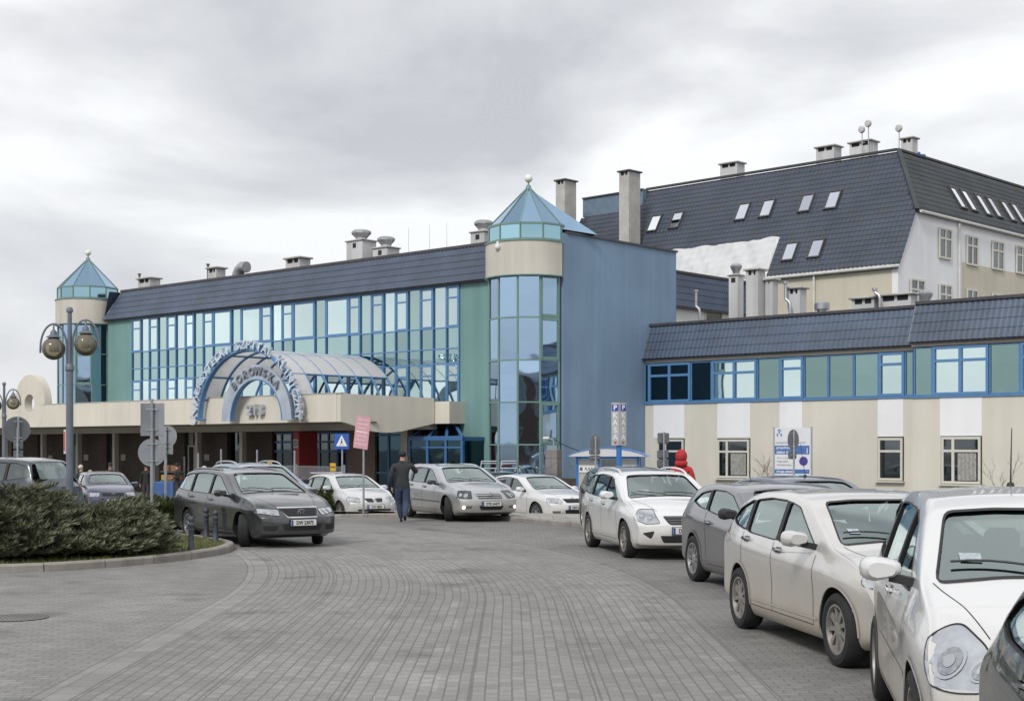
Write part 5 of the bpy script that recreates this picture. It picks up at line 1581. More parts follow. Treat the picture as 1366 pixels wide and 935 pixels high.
    def wipers(s):
        if not s.ws: return
        db,zb_=s.ws['base']; w=s.ws['wb']
        for (y0,y1,z1) in ((.55,-.05,.045),(-.02,-.62,.06)):
            P=[]
            for k in range(7):
                t=k/6; y=y0+(y1-y0)*t; z=zb_+.01+z1*math.sin(t*2.2)*.8
                h=s.bvh.ray_cast(Vector((4,y,z)),Vector((-1,0,0)))
                if h[0] is not None: P.append(h[0]+h[1]*.018)
            if len(P)>2: MB().tube(P,.008,6).build('wiper',plas_m,s.e)
    def sticker(s,y,dz=.07,w=.09,h=.035):
        db,zb_=s.ws['base']; 
        s.drape([(y-w/2,zb_+dz-h/2),(y+w/2,zb_+dz-h/2),(y+w/2,zb_+dz+h/2),(y-w/2,zb_+dz+h/2)],'x','windscreen_sticker',sticker_m,off=-.006,parent=s.e)
    def antenna(s,d,y=0,h=.45,lean=.35):
        x=s.F-d; hit=s.bvh.ray_cast(Vector((x,y,3)),Vector((0,0,-1))); z=hit[0].z
        MB().lathe([(.03,0),(.022,.03),(.001,.035)],10,(x,y,z)).tube([(x,y,z+.02),(x-lean*h,y,z+h)],.006,6,r2=.003).build('antenna',plas_m,s.e)
    def hoodlines(s,d0,d1,y0,y1,front=True):
        for sg in (1,-1): s.strip([(s.F-d0,sg*y0),(s.F-(d0+d1)/2,sg*(y0+y1)/2),(s.F-d1,sg*y1)],.006,'z','bonnet_seam',rub_m)
    def body_flares(s,mat=None,w=.035):
        "wheel-arch lips"
        for xc_ in (s.wb/2,-s.wb/2):
            for sg in (1,-1):
                P=[(xc_+(s.r+.045+w/2)*math.cos(a),s.r+(s.r+.045+w/2)*math.sin(a)) for a in [math.pi*(-.02+1.04*k/20) for k in range(21)]]
                s.strip(P,w,'y','arch_lip',mat or s.paint,sgn=sg,off=.010)

def emblem(car,z,kind,mat=None,off=.03,size=.055,y=0):
    h=car.bvh.ray_cast(Vector((4,y,z)),Vector((-1,0,0)))
    if h[0] is None: return
    mat=mat or chrome_m; x=h[0].x+off; r=size
    mb=MB()
    def ringm(rx,rz,t): mb.tube([(x,y+rx*math.cos(2*math.pi*k/24),z+rz*math.sin(2*math.pi*k/24)) for k in range(24)],t,6,closed=True)
    if kind=='H':
        ringm(r*1.1,r*.9,.006)
        for sg in (1,-1): mb.bar((x,y+sg*r*.62,z+r*.68),(x,y+sg*r*.40,z-r*.62),.016,.012)
        mb.bar((x,y-r*.45,z),(x,y+r*.45,z),.014,.012)
    elif kind=='bolt':
        ringm(r,r,.008); mb.bar((x,y+r*1.25,z+.012),(x,y-r*.1,z+.008),.016,.012); mb.bar((x,y+r*.2,z-.008),(x,y-r*1.25,z-.012),.016,.012)
    elif kind=='oval':
        ringm(r*1.3,r*.62,.006)
    elif kind=='diamond':
        P=[(0,r*1.2),(r*.75,0),(0,-r*1.2),(-r*.75,0)]
        for i in range(4): a,b=P[i],P[(i+1)%4]; mb.bar((x,y+a[0],z+a[1]),(x,y+b[0],z+b[1]),.014,.012)
    elif kind=='ring': ringm(r,r,.008); mb.bar((x,y-r*.8,z),(x,y+r*.8,z),.014,.01)
    elif kind=='vw':
        ringm(r,r,.007)
        for a,b in (((-.55,.75),(0,.05)),((0,.05),(.55,.75)),((-.8,.3),(-.35,-.75)),((-.35,-.75),(0,-.1)),((0,-.1),(.35,-.75)),((.35,-.75),(.8,.3))):
            mb.bar((x,y+a[0]*r,z+a[1]*r),(x,y+b[0]*r,z+b[1]*r),.009,.01)
    elif kind=='arrow':
        ringm(r*.95,r*.95,.007); mb.bar((x,y-.5*r,z-.3*r),(x,y+.6*r,z+.4*r),.014,.01)
    o=mb.build('badge',mat,car.e); return o
# ---- body templates: distances from the nose for a 4.36 m long, 1.48 m high car
TP={
'hatch':dict(L=4.36,H=1.48,
  top=[(0,.62),(.10,.74),(.35,.86),(.75,.95),(1.10,1.02),(1.98,1.405),(2.25,1.455),(2.75,1.48),(3.3,1.462),(3.8,1.385),(4.02,1.25),(4.22,1.03),(4.36,.93)],
  belt=[(0,.80),(1.2,.91),(2.2,.95),(3.2,1.00),(4.0,1.07),(4.36,1.02)],
  dlo=[(1.42,.965),(2.12,1.315),(2.45,1.365),(2.95,1.375),(3.45,1.335),(3.80,1.24),(3.93,1.13),(3.75,1.075),(3.2,1.015),(2.2,.975)],
  pil=[2.44,3.36], ws=dict(base=(1.16,1.055),top=(1.96,1.385),wb=.70,wt=.545,bow=.035), rg=(1.10,1.34,.52,.44)),
'wagon':dict(L=4.60,H=1.48,
  top=[(0,.60),(.12,.73),(.40,.85),(.80,.94),(1.15,1.00),(2.05,1.405),(2.35,1.455),(2.9,1.48),(3.5,1.475),(4.0,1.44),(4.22,1.38),(4.42,1.08),(4.60,.92)],
  belt=[(0,.80),(1.2,.90),(2.2,.93),(3.4,.97),(4.2,1.01),(4.60,.98)],
  dlo=[(1.50,.955),(2.20,1.315),(2.5,1.36),(3.1,1.38),(3.8,1.355),(4.15,1.29),(4.30,1.05),(3.4,.995),(2.2,.965)],
  pil=[2.52,3.46], ws=dict(base=(1.20,1.035),top=(2.03,1.385),wb=.70,wt=.54,bow=.035), rg=(1.06,1.34,.56,.50)),
'mpv':dict(L=4.30,H=1.62,
  top=[(0,.66),(.10,.80),(.35,.95),(.72,1.06),(.98,1.12),(1.86,1.52),(2.15,1.58),(2.7,1.62),(3.3,1.61),(3.85,1.55),(4.02,1.42),(4.18,1.10),(4.30,.95)],
  belt=[(0,.86),(1.0,.98),(2.0,1.01),(3.2,1.05),(3.9,1.09),(4.30,1.02)],
  dlo=[(1.30,1.035),(1.98,1.40),(2.25,1.475),(2.9,1.50),(3.5,1.48),(3.82,1.38),(3.92,1.17),(3.2,1.075),(2.0,1.04)],
  pil=[2.30,3.25], ws=dict(base=(1.04,1.155),top=(1.84,1.50),wb=.72,wt=.58,bow=.045), rg=(1.12,1.50,.55,.50)),
'lift':dict(L=4.57,H=1.46,
  top=[(0,.60),(.12,.72),(.40,.84),(.80,.93),(1.18,1.00),(2.05,1.385),(2.35,1.44),(2.8,1.46),(3.3,1.435),(3.8,1.31),(4.2,1.09),(4.50,1.04),(4.57,.92)],
  belt=[(0,.78),(1.2,.90),(2.2,.93),(3.2,.97),(4.0,1.01),(4.57,.98)],
  dlo=[(1.50,.955),(2.20,1.30),(2.5,1.345),(3.0,1.355),(3.4,1.315),(3.75,1.20),(3.88,1.06),(3.2,.995),(2.2,.965)],
  pil=[2.50,3.40], ws=dict(base=(1.22,1.035),top=(2.03,1.365),wb=.70,wt=.54,bow=.035), rg=(1.12,1.32,.52,.45)),
'coupe':dict(L=4.30,H=1.42,
  top=[(0,.58),(.10,.70),(.35,.83),(.80,.92),(1.22,.98),(2.10,1.345),(2.4,1.395),(2.8,1.42),(3.25,1.40),(3.75,1.32),(4.0,1.19),(4.18,1.00),(4.30,.90)],
  belt=[(0,.78),(1.2,.88),(2.2,.94),(3.2,1.03),(4.0,1.09),(4.30,1.0)],
  dlo=[(1.55,.935),(2.20,1.245),(2.5,1.295),(2.95,1.305),(3.35,1.25),(3.62,1.13),(3.3,1.065),(2.6,.985)],
  pil=[2.98], ws=dict(base=(1.27,1.015),top=(2.07,1.325),wb=.70,wt=.53,bow=.035), rg=(1.08,1.27,.46,.40)),
}
def mk(kind,name,lab,pt,L,W,H,wb,fo,r,wheel,which,h,**kw):
    T=TP[kind]; fx=L/T['L']; fz=H/T['H']; wf=W/1.80
    S=lambda P:[(a*fx,b*fz) for a,b in P]
    ws=dict(base=(T['ws']['base'][0]*fx,T['ws']['base'][1]*fz),top=(T['ws']['top'][0]*fx,T['ws']['top'][1]*fz),wb=T['ws']['wb']*wf,wt=T['ws']['wt']*wf,bow=T['ws']['bow'])
    rg=(T['rg'][0]*fz,T['rg'][1]*fz,T['rg'][2]*wf,T['rg'][3]*wf)
    hv=Vector(h).normalized(); lf=Vector((-hv.y,hv.x)); w=Vector(wheel)
    if which=='c': c=w
    else:
        sx=1 if which[0]=='f' else -1; sy=1 if which[1]=='l' else -1
        c=w-hv*sx*wb/2-lf*sy*(W/2-.03)
    return Car(name,lab,pt,L,W,H,wb,fo,r,S(T['top']),S(T['belt']),S(T['dlo']),[p*fx for p in T['pil']],(c.x,c.y),(hv.x,hv.y),ws=ws,rear_glass=rg,**kw)
p_white=paint('white_car_paint',(.66,.67,.68),0,.25,dirt=.30,dirtcol=(.40,.35,.27))
p_whited=paint('dusty_white_car_paint',(.64,.645,.65),0,.25,dirt=.50,dirtcol=(.40,.35,.27),zd=.95)
p_silver=paint('silver_white_paint',(.60,.59,.575),.25,.26,dirt=.50,dirtcol=(.40,.35,.28),zd=.95)
p_opel=paint('silver_blue_paint',(.42,.44,.47),.55,.30,dirt=.42,dirtcol=(.36,.33,.28),zd=.85)
p_grey=paint('graphite_paint',(.046,.052,.060),.45,.24,dirt=.16,dirtcol=(.13,.125,.115))
p_mgrey=paint('mid_grey_paint',(.19,.195,.215),.6,.28,dirt=.28,dirtcol=(.22,.20,.17))
p_dark=paint('dark_blue_grey_paint',(.055,.065,.085),.4,.28,dirt=.25,dirtcol=(.14,.13,.11))
p_blue=paint('pale_blue_paint',(.20,.27,.34),.5,.3,dirt=.25,dirtcol=(.25,.23,.2))
p_navy=paint('navy_paint',(.03,.04,.09),.35,.28,dirt=.2,dirtcol=(.14,.13,.11))
p_almera=paint('pearl_white_paint',(.58,.59,.60),.15,.26,dirt=.35,dirtcol=(.36,.33,.28))

# 1 dark grey estate leaving the drive
a=mk('wagon','estate_car','dark grey estate car turning past the bollards at the kerb tip, front wheels turned',p_grey,4.74,1.76,1.47,2.70,.96,.315,gnd(321,729),'fr',(.56,-.83),steer=-.50,group='cars on the forecourt')
a.wheels(7); a.doors([1.42,2.63,3.62]); a.handle(2.42,.86,chrome_m); a.handle(3.45,.89,chrome_m); a.mirrors(1.62,.98)
a.lamp([(.36,.60),(.86,.66),(.84,.74),(.42,.72)],'head',[(.52,.665,.05,lens_m),(.66,.68,.045,lens_m)])
g=a.patch([(-.40,.735),(.40,.735),(.29,.585),(-.29,.585)],'grille',plas_m,r=.04,off=.004)
a.vents(.60,.72,.27,.36,4,parent=g)
a.strip([(-.41,.745),(.41,.745),(.30,.575),(-.30,.575)],.022,'x','grille_frame',chrome_m,parent=g,off=.012,closed=True)
emblem(a,.66,'H',off=.035,size=.065); a.plate(.475,'DW 2307S')
a.patch([(-.42,.46),(.42,.46),(.36,.33),(-.36,.33)],'lower_intake',plas_m,off=.003); a.patch([(.48,.43),(.74,.43),(.72,.33),(.50,.33)],'side_intake',plas_m,both=True)
a.lamp([(.62,.86),(.80,.86),(.80,1.02),(.66,1.05)],'tail',sgn=-1,nm='tail_light')
a.wipers(); a.sticker(-.52); a.hoodlines(.30,1.2,.40,.68); a.crease([(1.36,.42),(3.28,.41)],.03,p_grey); a.rails(2.5,4.0,p_grey,h=.025)
# the sliver of red at the rear corner
a.patch([(a.Rr+.03,.80),(a.Rr+.25,.82),(a.Rr+.20,1.02),(a.Rr+.10,1.0)],'tail_light',red_l,axis='y',both=True)

# 2 pale blue estate half hidden behind it
b=mk('wagon','estate_car','pale blue estate car with roof rails, mostly hidden behind the dark grey estate',p_blue,4.6,1.74,1.50,2.6,.9,.31,(at(347,36.0),36.0),'c',(.50,-.87),level=1,group='cars on the forecourt')
b.wheels(6); b.mirrors(1.6,1.0,plas_m); b.rails(2.2,4.1,chrome_m,h=.07); b.handle(2.4,.9); b.doors([1.4,2.6,3.6])
b.lamp([(.40,.62),(.80,.64),(.80,.76),(.44,.74)],'head')

# 3 blue-grey people carrier at the left edge, driving away to the left
c=mk('mpv','people_carrier','dark blue-grey people carrier seen from the side behind the juniper, at the left edge',p_dark,4.45,1.80,1.66,2.7,.9,.32,(at(-10,34.5),34.5),'c',(-.925,.38),level=1,group='cars on the forecourt')
c.wheels(5); c.mirrors(1.4,1.08); c.handle(2.3,.95); c.handle(3.2,.97); c.doors([1.3,2.35,3.3]); 
c.lamp([(.66,.86),(.80,.86),(.79,1.02),(.70,1.04)],'tail',sgn=-1,nm='tail_light')

# 4 dark hatchback behind the juniper
d=mk('hatch','hatchback','navy hatchback with round-cornered headlights parked facing us behind the juniper',p_navy,4.15,1.735,1.44,2.51,.85,.31,(at(139,50.5),50.5),'c',(.42,-.91),level=1,group='cars in the lower car park')
d.wheels(6,rimd_m); d.mirrors(1.5,.97); d.doors([1.35,2.4]); d.handle(2.2,.86)
d.lamp([(.42,.60),(.80,.61),(.80,.745),(.44,.735)],'head',[(.54,.665,.05,lens_m)]); g=d.patch([(-.38,.735),(.38,.735),(.36,.62),(-.36,.62)],'grille',plas_m,r=.02); d.vents(.63,.725,.34,.36,3,parent=g)
emblem(d,.675,'vw'); d.plate(.46,'DW 44A18'); d.patch([(-.5,.34),(.5,.34),(.46,.26),(-.46,.26)],'lower_intake',plas_m); d.wipers(); d.sticker(-.5)

# 5 white hatchback behind the second island
e_=mk('hatch','hatchback','white hatchback with twin-slot grille parked behind the low round shrub',p_almera,4.18,1.71,1.45,2.535,.85,.31,(at(464,44.6),44.6),'c',(.50,-.87),level=1,group='cars in the lower car park')
e=e_
e.wheels(6,rimd_m); e.mirrors(1.5,.98); e.doors([1.35,2.4,3.2]); e.handle(2.2,.88,p_almera); e.handle(3.1,.9,p_almera)
e.lamp([(.38,.60),(.82,.64),(.80,.76),(.44,.72)],'head',[(.56,.675,.05,lens_m)]); g=e.patch([(.04,.72),(.30,.72),(.24,.61),(.05,.60)],'grille',plas_m,both=True,r=.02)
emblem(e,.665,'ring',size=.045); e.plate(.47,'DW 58J20'); e.patch([(-.55,.40),(.55,.40),(.5,.28),(-.5,.28)],'lower_intake',plas_m); e.wipers(); e.sticker(-.5); e.crease([(1.24,.50),(2.98,.52)],.03,p_almera)
# rear spoiler
MB().cham((e.Rr+.32,0,1.43),(.22,1.05,.04),.015).build('spoiler',p_almera,e.e)

# 6 silver hatch-estate pulling out
o=mk('wagon','hatchback','silver car with lit fog lamps pulling out beside the walking man, nose towards us',p_opel,4.64,1.80,1.47,2.83,.93,.325,gnd(595,695),'fr',(.42,-.907),steer=-.42,group='cars on the forecourt')
o.wheels(5); o.doors([1.40,2.60,3.55]); o.handle(2.40,.87); o.handle(3.38,.90); o.mirrors(1.58,.98,p_dark)
o.lamp([(.42,.60),(.84,.62),(.82,.80),(.50,.79)],'head',[(.60,.68,.055,lens_m),(.74,.69,.045,lens_m)],dark=True)
g=o.patch([(-.38,.745),(.38,.745),(.32,.60),(-.32,.60)],'grille',p_opel,r=.03,off=.006)
for z in (.71,.665,.62): o.strip([(-.33,z),(0,z),(.33,z)],.022,'x','grille_slot',plas_m,parent=g,off=.010)
o.strip([(-.36,.69),(0,.69),(.36,.69)],.016,'x','grille_bar',chrome_m,parent=g,off=.014)
emblem(o,.68,'bolt',size=.065,off=.04); o.plate(.475,'DTR 54479'); o.patch([(-.34,.43),(.34,.43),(.28,.32),(-.28,.32)],'lower_intake',plas_m)
o.patch([(.50,.43),(.76,.42),(.74,.36),(.52,.36)],'side_intake',gplas_m,both=True)
for sg in (1,-1):
    q=[(sg*.70+.035*math.cos(2*math.pi*k/14),.392+.035*math.sin(2*math.pi*k/14)) for k in range(14)]
    o.drape(q,'x','fog_lamp',lit_m,off=.012,cell=.03)
o.patch([(-.62,.25),(.62,.25),(.60,.20),(-.60,.20)],'splitter',gplas_m); o.wipers(); o.sticker(-.52); o.hoodlines(.35,1.2,.50,.68); o.crease([(1.34,.50),(3.36,.52)],.035,gplas_m)
o.rails(2.3,4.0,chrome_m,h=.015)

# 7 white liftback parked right of it
k=mk('lift','liftback_car','white liftback parked below the kerb between the silver car and the kiosk',p_white,4.57,1.77,1.47,2.58,.93,.315,(at(716,44.3),44.3),'c',(.52,-.854),group='cars in the lower car park')
k.wheels(8); k.doors([1.42,2.52,3.4]); k.handle(2.32,.88,p_white); k.mirrors(1.60,.99)
k.lamp([(.38,.60),(.84,.65),(.84,.77),(.50,.76),(.36,.68)],'head',[(.54,.68,.055,lens_m),(.70,.70,.04,lens_m)])
g=k.patch([(-.33,.75),(.33,.75),(.29,.63),(-.29,.63)],'grille',plas_m,r=.03); k.vents(.645,.735,.28,.31,3,parent=g)
emblem(k,.755,'arrow',size=.045,off=.015); k.plate(.49,'DSW 62C7'); k.patch([(-.38,.43),(.38,.43),(.34,.30),(-.34,.30)],'lower_intake',plas_m); k.patch([(.50,.40),(.74,.40),(.72,.33),(.52,.33)],'side_intake',gplas_m,both=True)
k.wipers(); k.sticker(-.50); k.hoodlines(.35,1.2,.36,.66)

# 8 dark car with folded roof carriers behind
q8=mk('wagon','estate_car','dark estate with two silver folded carriers on its roof, behind the silver car',p_grey,4.5,1.75,1.44,2.6,.9,.31,(at(668,52.0),52.0),'c',(.5,-.87),level=1,group='cars in the lower car park')
q8.wheels(5)
for i,yy in enumerate((.42,-.42)):
    f=MB(); x0=q8.F-2.35
    pts=[(x0,yy-.34,1.52),(x0,yy-.30,1.78),(x0,yy+.30,1.78),(x0,yy+.34,1.52)]
    f.tube(pts,.03,8,closed=True); f.tube([(x0,yy-.31,1.70),(x0,yy+.31,1.70)],.02,6); f.bar((x0,yy-.28,1.40),(x0,yy-.28,1.54),.04); f.bar((x0,yy+.28,1.40),(x0,yy+.28,1.54),.04)
    f.build('roof_carrier',chrome_m,q8.e,smooth=True)

# 9 white estate, first in the right-hand row
w=mk('wagon','estate_car','white estate car with roof rails at the far end of the right-hand row',p_white,4.48,1.79,1.49,2.65,.90,.32,gnd(832,743.5),'fr',(.175,-.985),group='cars parked in the right-hand row')
w.wheels(9,rimd_m); w.doors([1.38,2.50,3.42]); w.handle(2.30,.88,p_white); w.handle(3.24,.91,p_white); w.mirrors(1.55,1.02)
w.lamp([(.38,.62),(.60,.60),(.86,.68),(.84,.84),(.60,.84)],'head',[(.58,.70,.06,lens_m),(.73,.73,.06,lens_m)])
g=w.patch([(-.37,.735),(.37,.735),(.30,.595),(-.30,.595)],'grille',plas_m,r=.04); w.vents(.605,.725,.28,.34,3,gplas_m,parent=g,th=.018)
emblem(w,.675,'oval',size=.060,off=.03); t=text_mesh('KIA',.07,.003,chrome_m,'badge_letters',w.e,bold=.003); 
h_=w.bvh.ray_cast(Vector((4,0,.675)),Vector((-1,0,0))); t.location=(h_[0].x+.035,0,.672); t.rotation_euler=(0,0,R(90))
w.plate(.50,'DW 9K451'); w.patch([(-.46,.42),(.46,.42),(.40,.30),(-.40,.30)],'lower_intake',plas_m); w.patch([(.54,.50),(.74,.46),(.60,.36)],'side_intake',plas_m,both=True,r=.04)
w.wipers(); w.sticker(-.53); w.hoodlines(.40,1.15,.42,.67); w.rails(2.0,4.0,p_white,h=.055); w.crease([(1.30,.36),(3.14,.36)],.02,p_white)
w.patch([(w.Rr+.02,.85),(w.Rr+.18,.86),(w.Rr+.14,1.15),(w.Rr+.10,1.1)],'tail_light',red_l,axis='y',both=True)

# 10 dark car farther down that row
z=mk('hatch','hatchback','black hatchback parked behind the white estate, only its corner showing',p_dark,4.2,1.76,1.46,2.55,.85,.31,(2.12,31.0),'fr',(.175,-.985),level=1,inter=False,group='cars parked in the right-hand row')
z.wheels(5); z.mirrors(1.5,1.0)

# 11 grey coupe
m_=mk('coupe','coupe_car','mid grey two-door coupe with white-dusted alloy wheels, second visible in the right-hand row',p_mgrey,4.30,1.80,1.42,2.64,.87,.325,gnd(924,775),'rr',(.20,-.98),group='cars parked in the right-hand row')
m_.wheels(10); m_.doors([1.52,2.95]); m_.handle(2.78,.86,chrome_m); m_.mirrors(1.72,1.0,plas_m,1.0); m_.antenna(3.5,-.0,.20,.5)
m_.lamp([(.42,.58),(.84,.66),(.84,.80),(.60,.76)],'head',[(.60,.68,.05,lens_m)]); m_.patch([(-.4,.60),(.4,.60),(.36,.5),(-.36,.5)],'grille',plas_m); m_.wipers(); m_.sticker(-.54); m_.plate(.47,'DW 1V933')
m_.patch([(m_.F-1.46,.46),(m_.F-3.08,.38),(m_.F-3.08,.34),(m_.F-1.46,.41)],'door_sill',p_mgrey,axis='y',both=True,r=.01,off=.006)
m_.hoodlines(.4,1.2,.45,.68)

# 12 dark car behind the coupe roof
n_=mk('lift','saloon_car','dark blue car with a whip aerial, only its roof showing behind the coupe',p_navy,4.5,1.76,1.42,2.6,.9,.31,(at(1080,23.6),23.6),'c',(.3,-.95),level=1,group='cars parked farther right')
n_.wheels(5); n_.antenna(2.35,.0,.55,.30); 

# 13 silver-white hatchback
f_=mk('hatch','hatchback','silver-white hatchback with spoked wheel covers and dusty doors, between coupe and nearest white car',p_silver,4.36,1.82,1.48,2.65,.88,.32,gnd(1115.5,889),'fr',(.157,-.988),group='cars parked in the right-hand row')
f=f_
f.wheels(9,rimd_m,style='cover'); f.doors([1.40,2.50,3.42],curve=.06); f.handle(2.32,.90,chrome_m); f.handle(3.26,.95,chrome_m); f.mirrors(1.52,1.03)
f.lamp([(.42,.68),(.60,.66),(.90,.74),(.88,.93),(.72,.90)],'head',[(.62,.76,.06,lens_m),(.76,.80,.055,lens_m)])
f.patch([(-.40,.72),(.40,.72),(.38,.66),(-.38,.66)],'grille',plas_m); f.patch([(-.48,.52),(.48,.52),(.38,.30),(-.38,.30)],'lower_intake',plas_m,r=.05)
g=f.patch([(.56,.56),(.86,.60),(.84,.40),(.60,.36)],'fog_surround',p_silver,both=True,r=.08,off=.012)
for sg in (1,-1):
    q=[(sg*.72+.085*math.cos(2*math.pi*k_/18),.475+.055*math.sin(2*math.pi*k_/18)) for k_ in range(18)]
    f.drape(q,'x','fog_lamp',plas_m,off=.018,cell=.03); q=[(sg*.72+.045*math.cos(2*math.pi*k_/18),.475+.04*math.sin(2*math.pi*k_/18)) for k_ in range(18)]
    f.drape(q,'x','fog_lens',lampd_m,off=.022,cell=.03)
f.patch([(-.85,.28),(.85,.28),(.82,.20),(-.82,.20)],'splitter',plas_m,r=.02); f.plate(.58,'DW 7F208'); f.wipers(); f.sticker(-.50,.08,.10,.04); f.hoodlines(.45,1.15,.50,.70)
f.crease([(1.55,.93),(2.4,.885),(3.9,.975)],.008,p_silver); f.crease([(1.30,.36),(3.12,.36)],.02,p_silver)
f.patch([(f.Rr+.10,.94),(f.Rr+.44,.99),(f.Rr+.34,1.09),(f.Rr+.16,1.09)],'tail_light',red_l,axis='y',both=True); f.lamp([(.60,.90),(.82,.92),(.80,1.08),(.66,1.06)],'tail',sgn=-1,nm='tail_light')

# 14 nearest white people carrier
s_=mk('mpv','people_carrier','white people carrier with huge round-eyed headlights, nearest white car at the right edge',p_whited,4.26,1.81,1.62,2.69,.84,.325,(2.235,7.95),'fr',(-.176,-.984),group='cars parked in the right-hand row',plan_f=.93)
s=s_
s.wheels(6,rimd_m); s.doors([1.22,2.30,3.25]); s.handle(2.15,.96,p_whited); s.mirrors(1.34,1.13,p_whited,1.0)
s.lamp([(.46,.64),(.70,.62),(.90,.68),(.92,.88),(.80,.95),(.56,.82)],'head',[(.75,.76,.085,lens_m),(.57,.73,.055,lampd_m)],cr=.10)
s.patch([(-.32,.80),(.32,.80),(.26,.70),(-.26,.70)],'grille',plas_m); emblem(s,.80,'diamond',size=.07); s.patch([(-.50,.44),(.50,.44),(.42,.28),(-.42,.28)],'lower_intake',plas_m,r=.05); s.patch([(.62,.42),(.82,.44),(.80,.34),(.64,.33)],'side_intake',plas_m,both=True)
s.plate(.52,'DW 306EV'); s.wipers(); s.sticker(-.50,.09,.12,.045); s.sticker(-.12,.03,.10,.02); s.hoodlines(.40,1.02,.52,.74); s.antenna(3.3,.05,.42,-.12); s.crease([(1.26,.55),(3.10,.58)],.04,p_whited)
f=MB()
for i,(x,y) in enumerate(((s.F-1.30,.42),)):
    pass
# 15 dark car at the lower right corner
t_=mk('hatch','hatchback','dark green-grey hatchback cut off by the bottom right corner of the picture',paint('dark_green_grey_paint',(.055,.068,.065),.4,.25,dirt=.2,dirtcol=(.16,.15,.12)),4.2,1.76,1.47,2.55,.85,.31,(2.05,5.84),'rr',(-.05,-1.0),group='cars parked in the right-hand row')
t_.wheels(6); t_.doors([1.38,2.4,3.25]); t_.handle(2.2,.90); t_.handle(3.1,.94); t_.mirrors(1.5,1.0,y0=.80)

for q_ in (a,o,w,m_,f_,s_,k,e_): q_.body_flares(w=.028)
# ================================================================ planting
def leaf_mat(name,c0,c1,sc_=1.3):
    m,nt,b=nt_new(name); b.inputs['Roughness'].default_value=.65; b.inputs['Specular IOR Level'].default_value=.3
    g=nt.nodes.new('ShaderNodeNewGeometry'); n=nt.nodes.new('ShaderNodeTexNoise'); n.inputs['Scale'].default_value=sc_; n.inputs['Detail'].default_value=5
    nt.links.new(g.outputs['Position'],n.inputs['Vector'])
    cr=nt.nodes.new('ShaderNodeValToRGB'); cr.color_ramp.elements[0].position=.36; cr.color_ramp.elements[0].color=(*c0,1); cr.color_ramp.elements[1].position=.64; cr.color_ramp.elements[1].color=(*c1,1)
    br=cr.color_ramp.elements.new(.74); br.color=(c1[0]*1.05,c1[1]*.82,c1[2]*.7,1)
    nt.links.new(n.outputs['Fac'],cr.inputs[0]); 
    mr=nt.nodes.new('ShaderNodeMapRange'); mr.inputs[3].default_value=.6; mr.inputs[4].default_value=1.35
    n2=nt.nodes.new('ShaderNodeTexNoise'); n2.inputs['Scale'].default_value=18; nt.links.new(g.outputs['Position'],n2.inputs['Vector']); nt.links.new(n2.outputs['Fac'],mr.inputs[0])
    sv=nt.nodes.new('ShaderNodeVectorMath'); sv.operation='SCALE'; nt.links.new(cr.outputs[0],sv.inputs[0]); nt.links.new(mr.outputs[0],sv.inputs['Scale'])
    nt.links.new(sv.outputs[0],b.inputs['Base Color']); return m
jun_m=leaf_mat('juniper_foliage',(.11,.12,.075),(.26,.28,.19))
bush_m=leaf_mat('green_shrub_foliage',(.050,.070,.025),(.12,.145,.05))
wood_m=pm('juniper_wood',(.07,.05,.035),rough=.9,var=.3)
twig_m=pm('bare_twig',(.12,.095,.075),rough=.9,var=.2)

def juniper_mesh(rx,ry,h,nb,seed,lean=(.35,0),flat=.6,twigs=18,size=1.0):
    rnd=random.Random(seed); F_=MB(); W_=MB()
    for b in range(nb):
        a=rnd.uniform(0,2*math.pi); rr=math.sqrt(rnd.uniform(.0,1)); 
        bx,by=rr*rx*.62*math.cos(a),rr*ry*.62*math.sin(a)
        out=Vector((math.cos(a)*rx,math.sin(a)*ry,0)).normalized()*(.25+.75*rr)
        top=h*(1-.66*rr**2.4)*rnd.uniform(.62,1.16)
        L=rnd.uniform(.55,1.0)*.62*size
        d=Vector((out.x*1.0+lean[0]*rnd.uniform(.5,1.5)+rnd.uniform(-.25,.25),out.y+lean[1]+rnd.uniform(-.25,.25),rnd.uniform(.25,.95)*flat+.1)).normalized()
        p0=Vector((bx,by,max(.05,top-L*d.z-.05)))
        if rnd.random()<.42: p0.z*=rnd.uniform(.12,.85)      # lower tiers
        side=d.cross(Vector((0,0,1))).normalized(); up=side.cross(d)
        # the stem
        P=[p0+d*L*t+Vector((0,0,-.10*L*t*t)) for t in (0,.5,1)]
        if b%5==0: W_.tube([Vector((bx*.3,by*.3,0)),P[0]*.6+Vector((bx*.1,by*.1,0)),P[0],P[1]],.012,4,cap=False)
        for k in range(twigs):
            t=.12+.88*k/twigs; base=p0+d*L*t+Vector((0,0,-.10*L*t*t))
            sg=1 if k%2 else -1
            tl=L*(.34*(1-t)+.13)*rnd.uniform(.7,1.25)
            td=(d*rnd.uniform(.75,1.0)+side*sg*rnd.uniform(.35,.9)+up*rnd.uniform(-.15,.45)).normalized()
            for q in range(5):
                s0=base+td*tl*q*.19; dd=(td+Vector((rnd.uniform(-.4,.4),rnd.uniform(-.4,.4),rnd.uniform(-.1,.5)))).normalized()
                l2=tl*rnd.uniform(.40,.80)+.03; w2=.0065*size+.005*rnd.random()
                n=dd.cross(Vector((rnd.uniform(-1,1),rnd.uniform(-1,1),rnd.uniform(-1,1)))).normalized()
                F_.add([s0-n*w2*.5,s0+dd*l2*.45-n*w2,s0+dd*l2,s0+dd*l2*.45+n*w2,s0+n*w2*.5],[(0,1,2,3,4)])
    return F_,W_
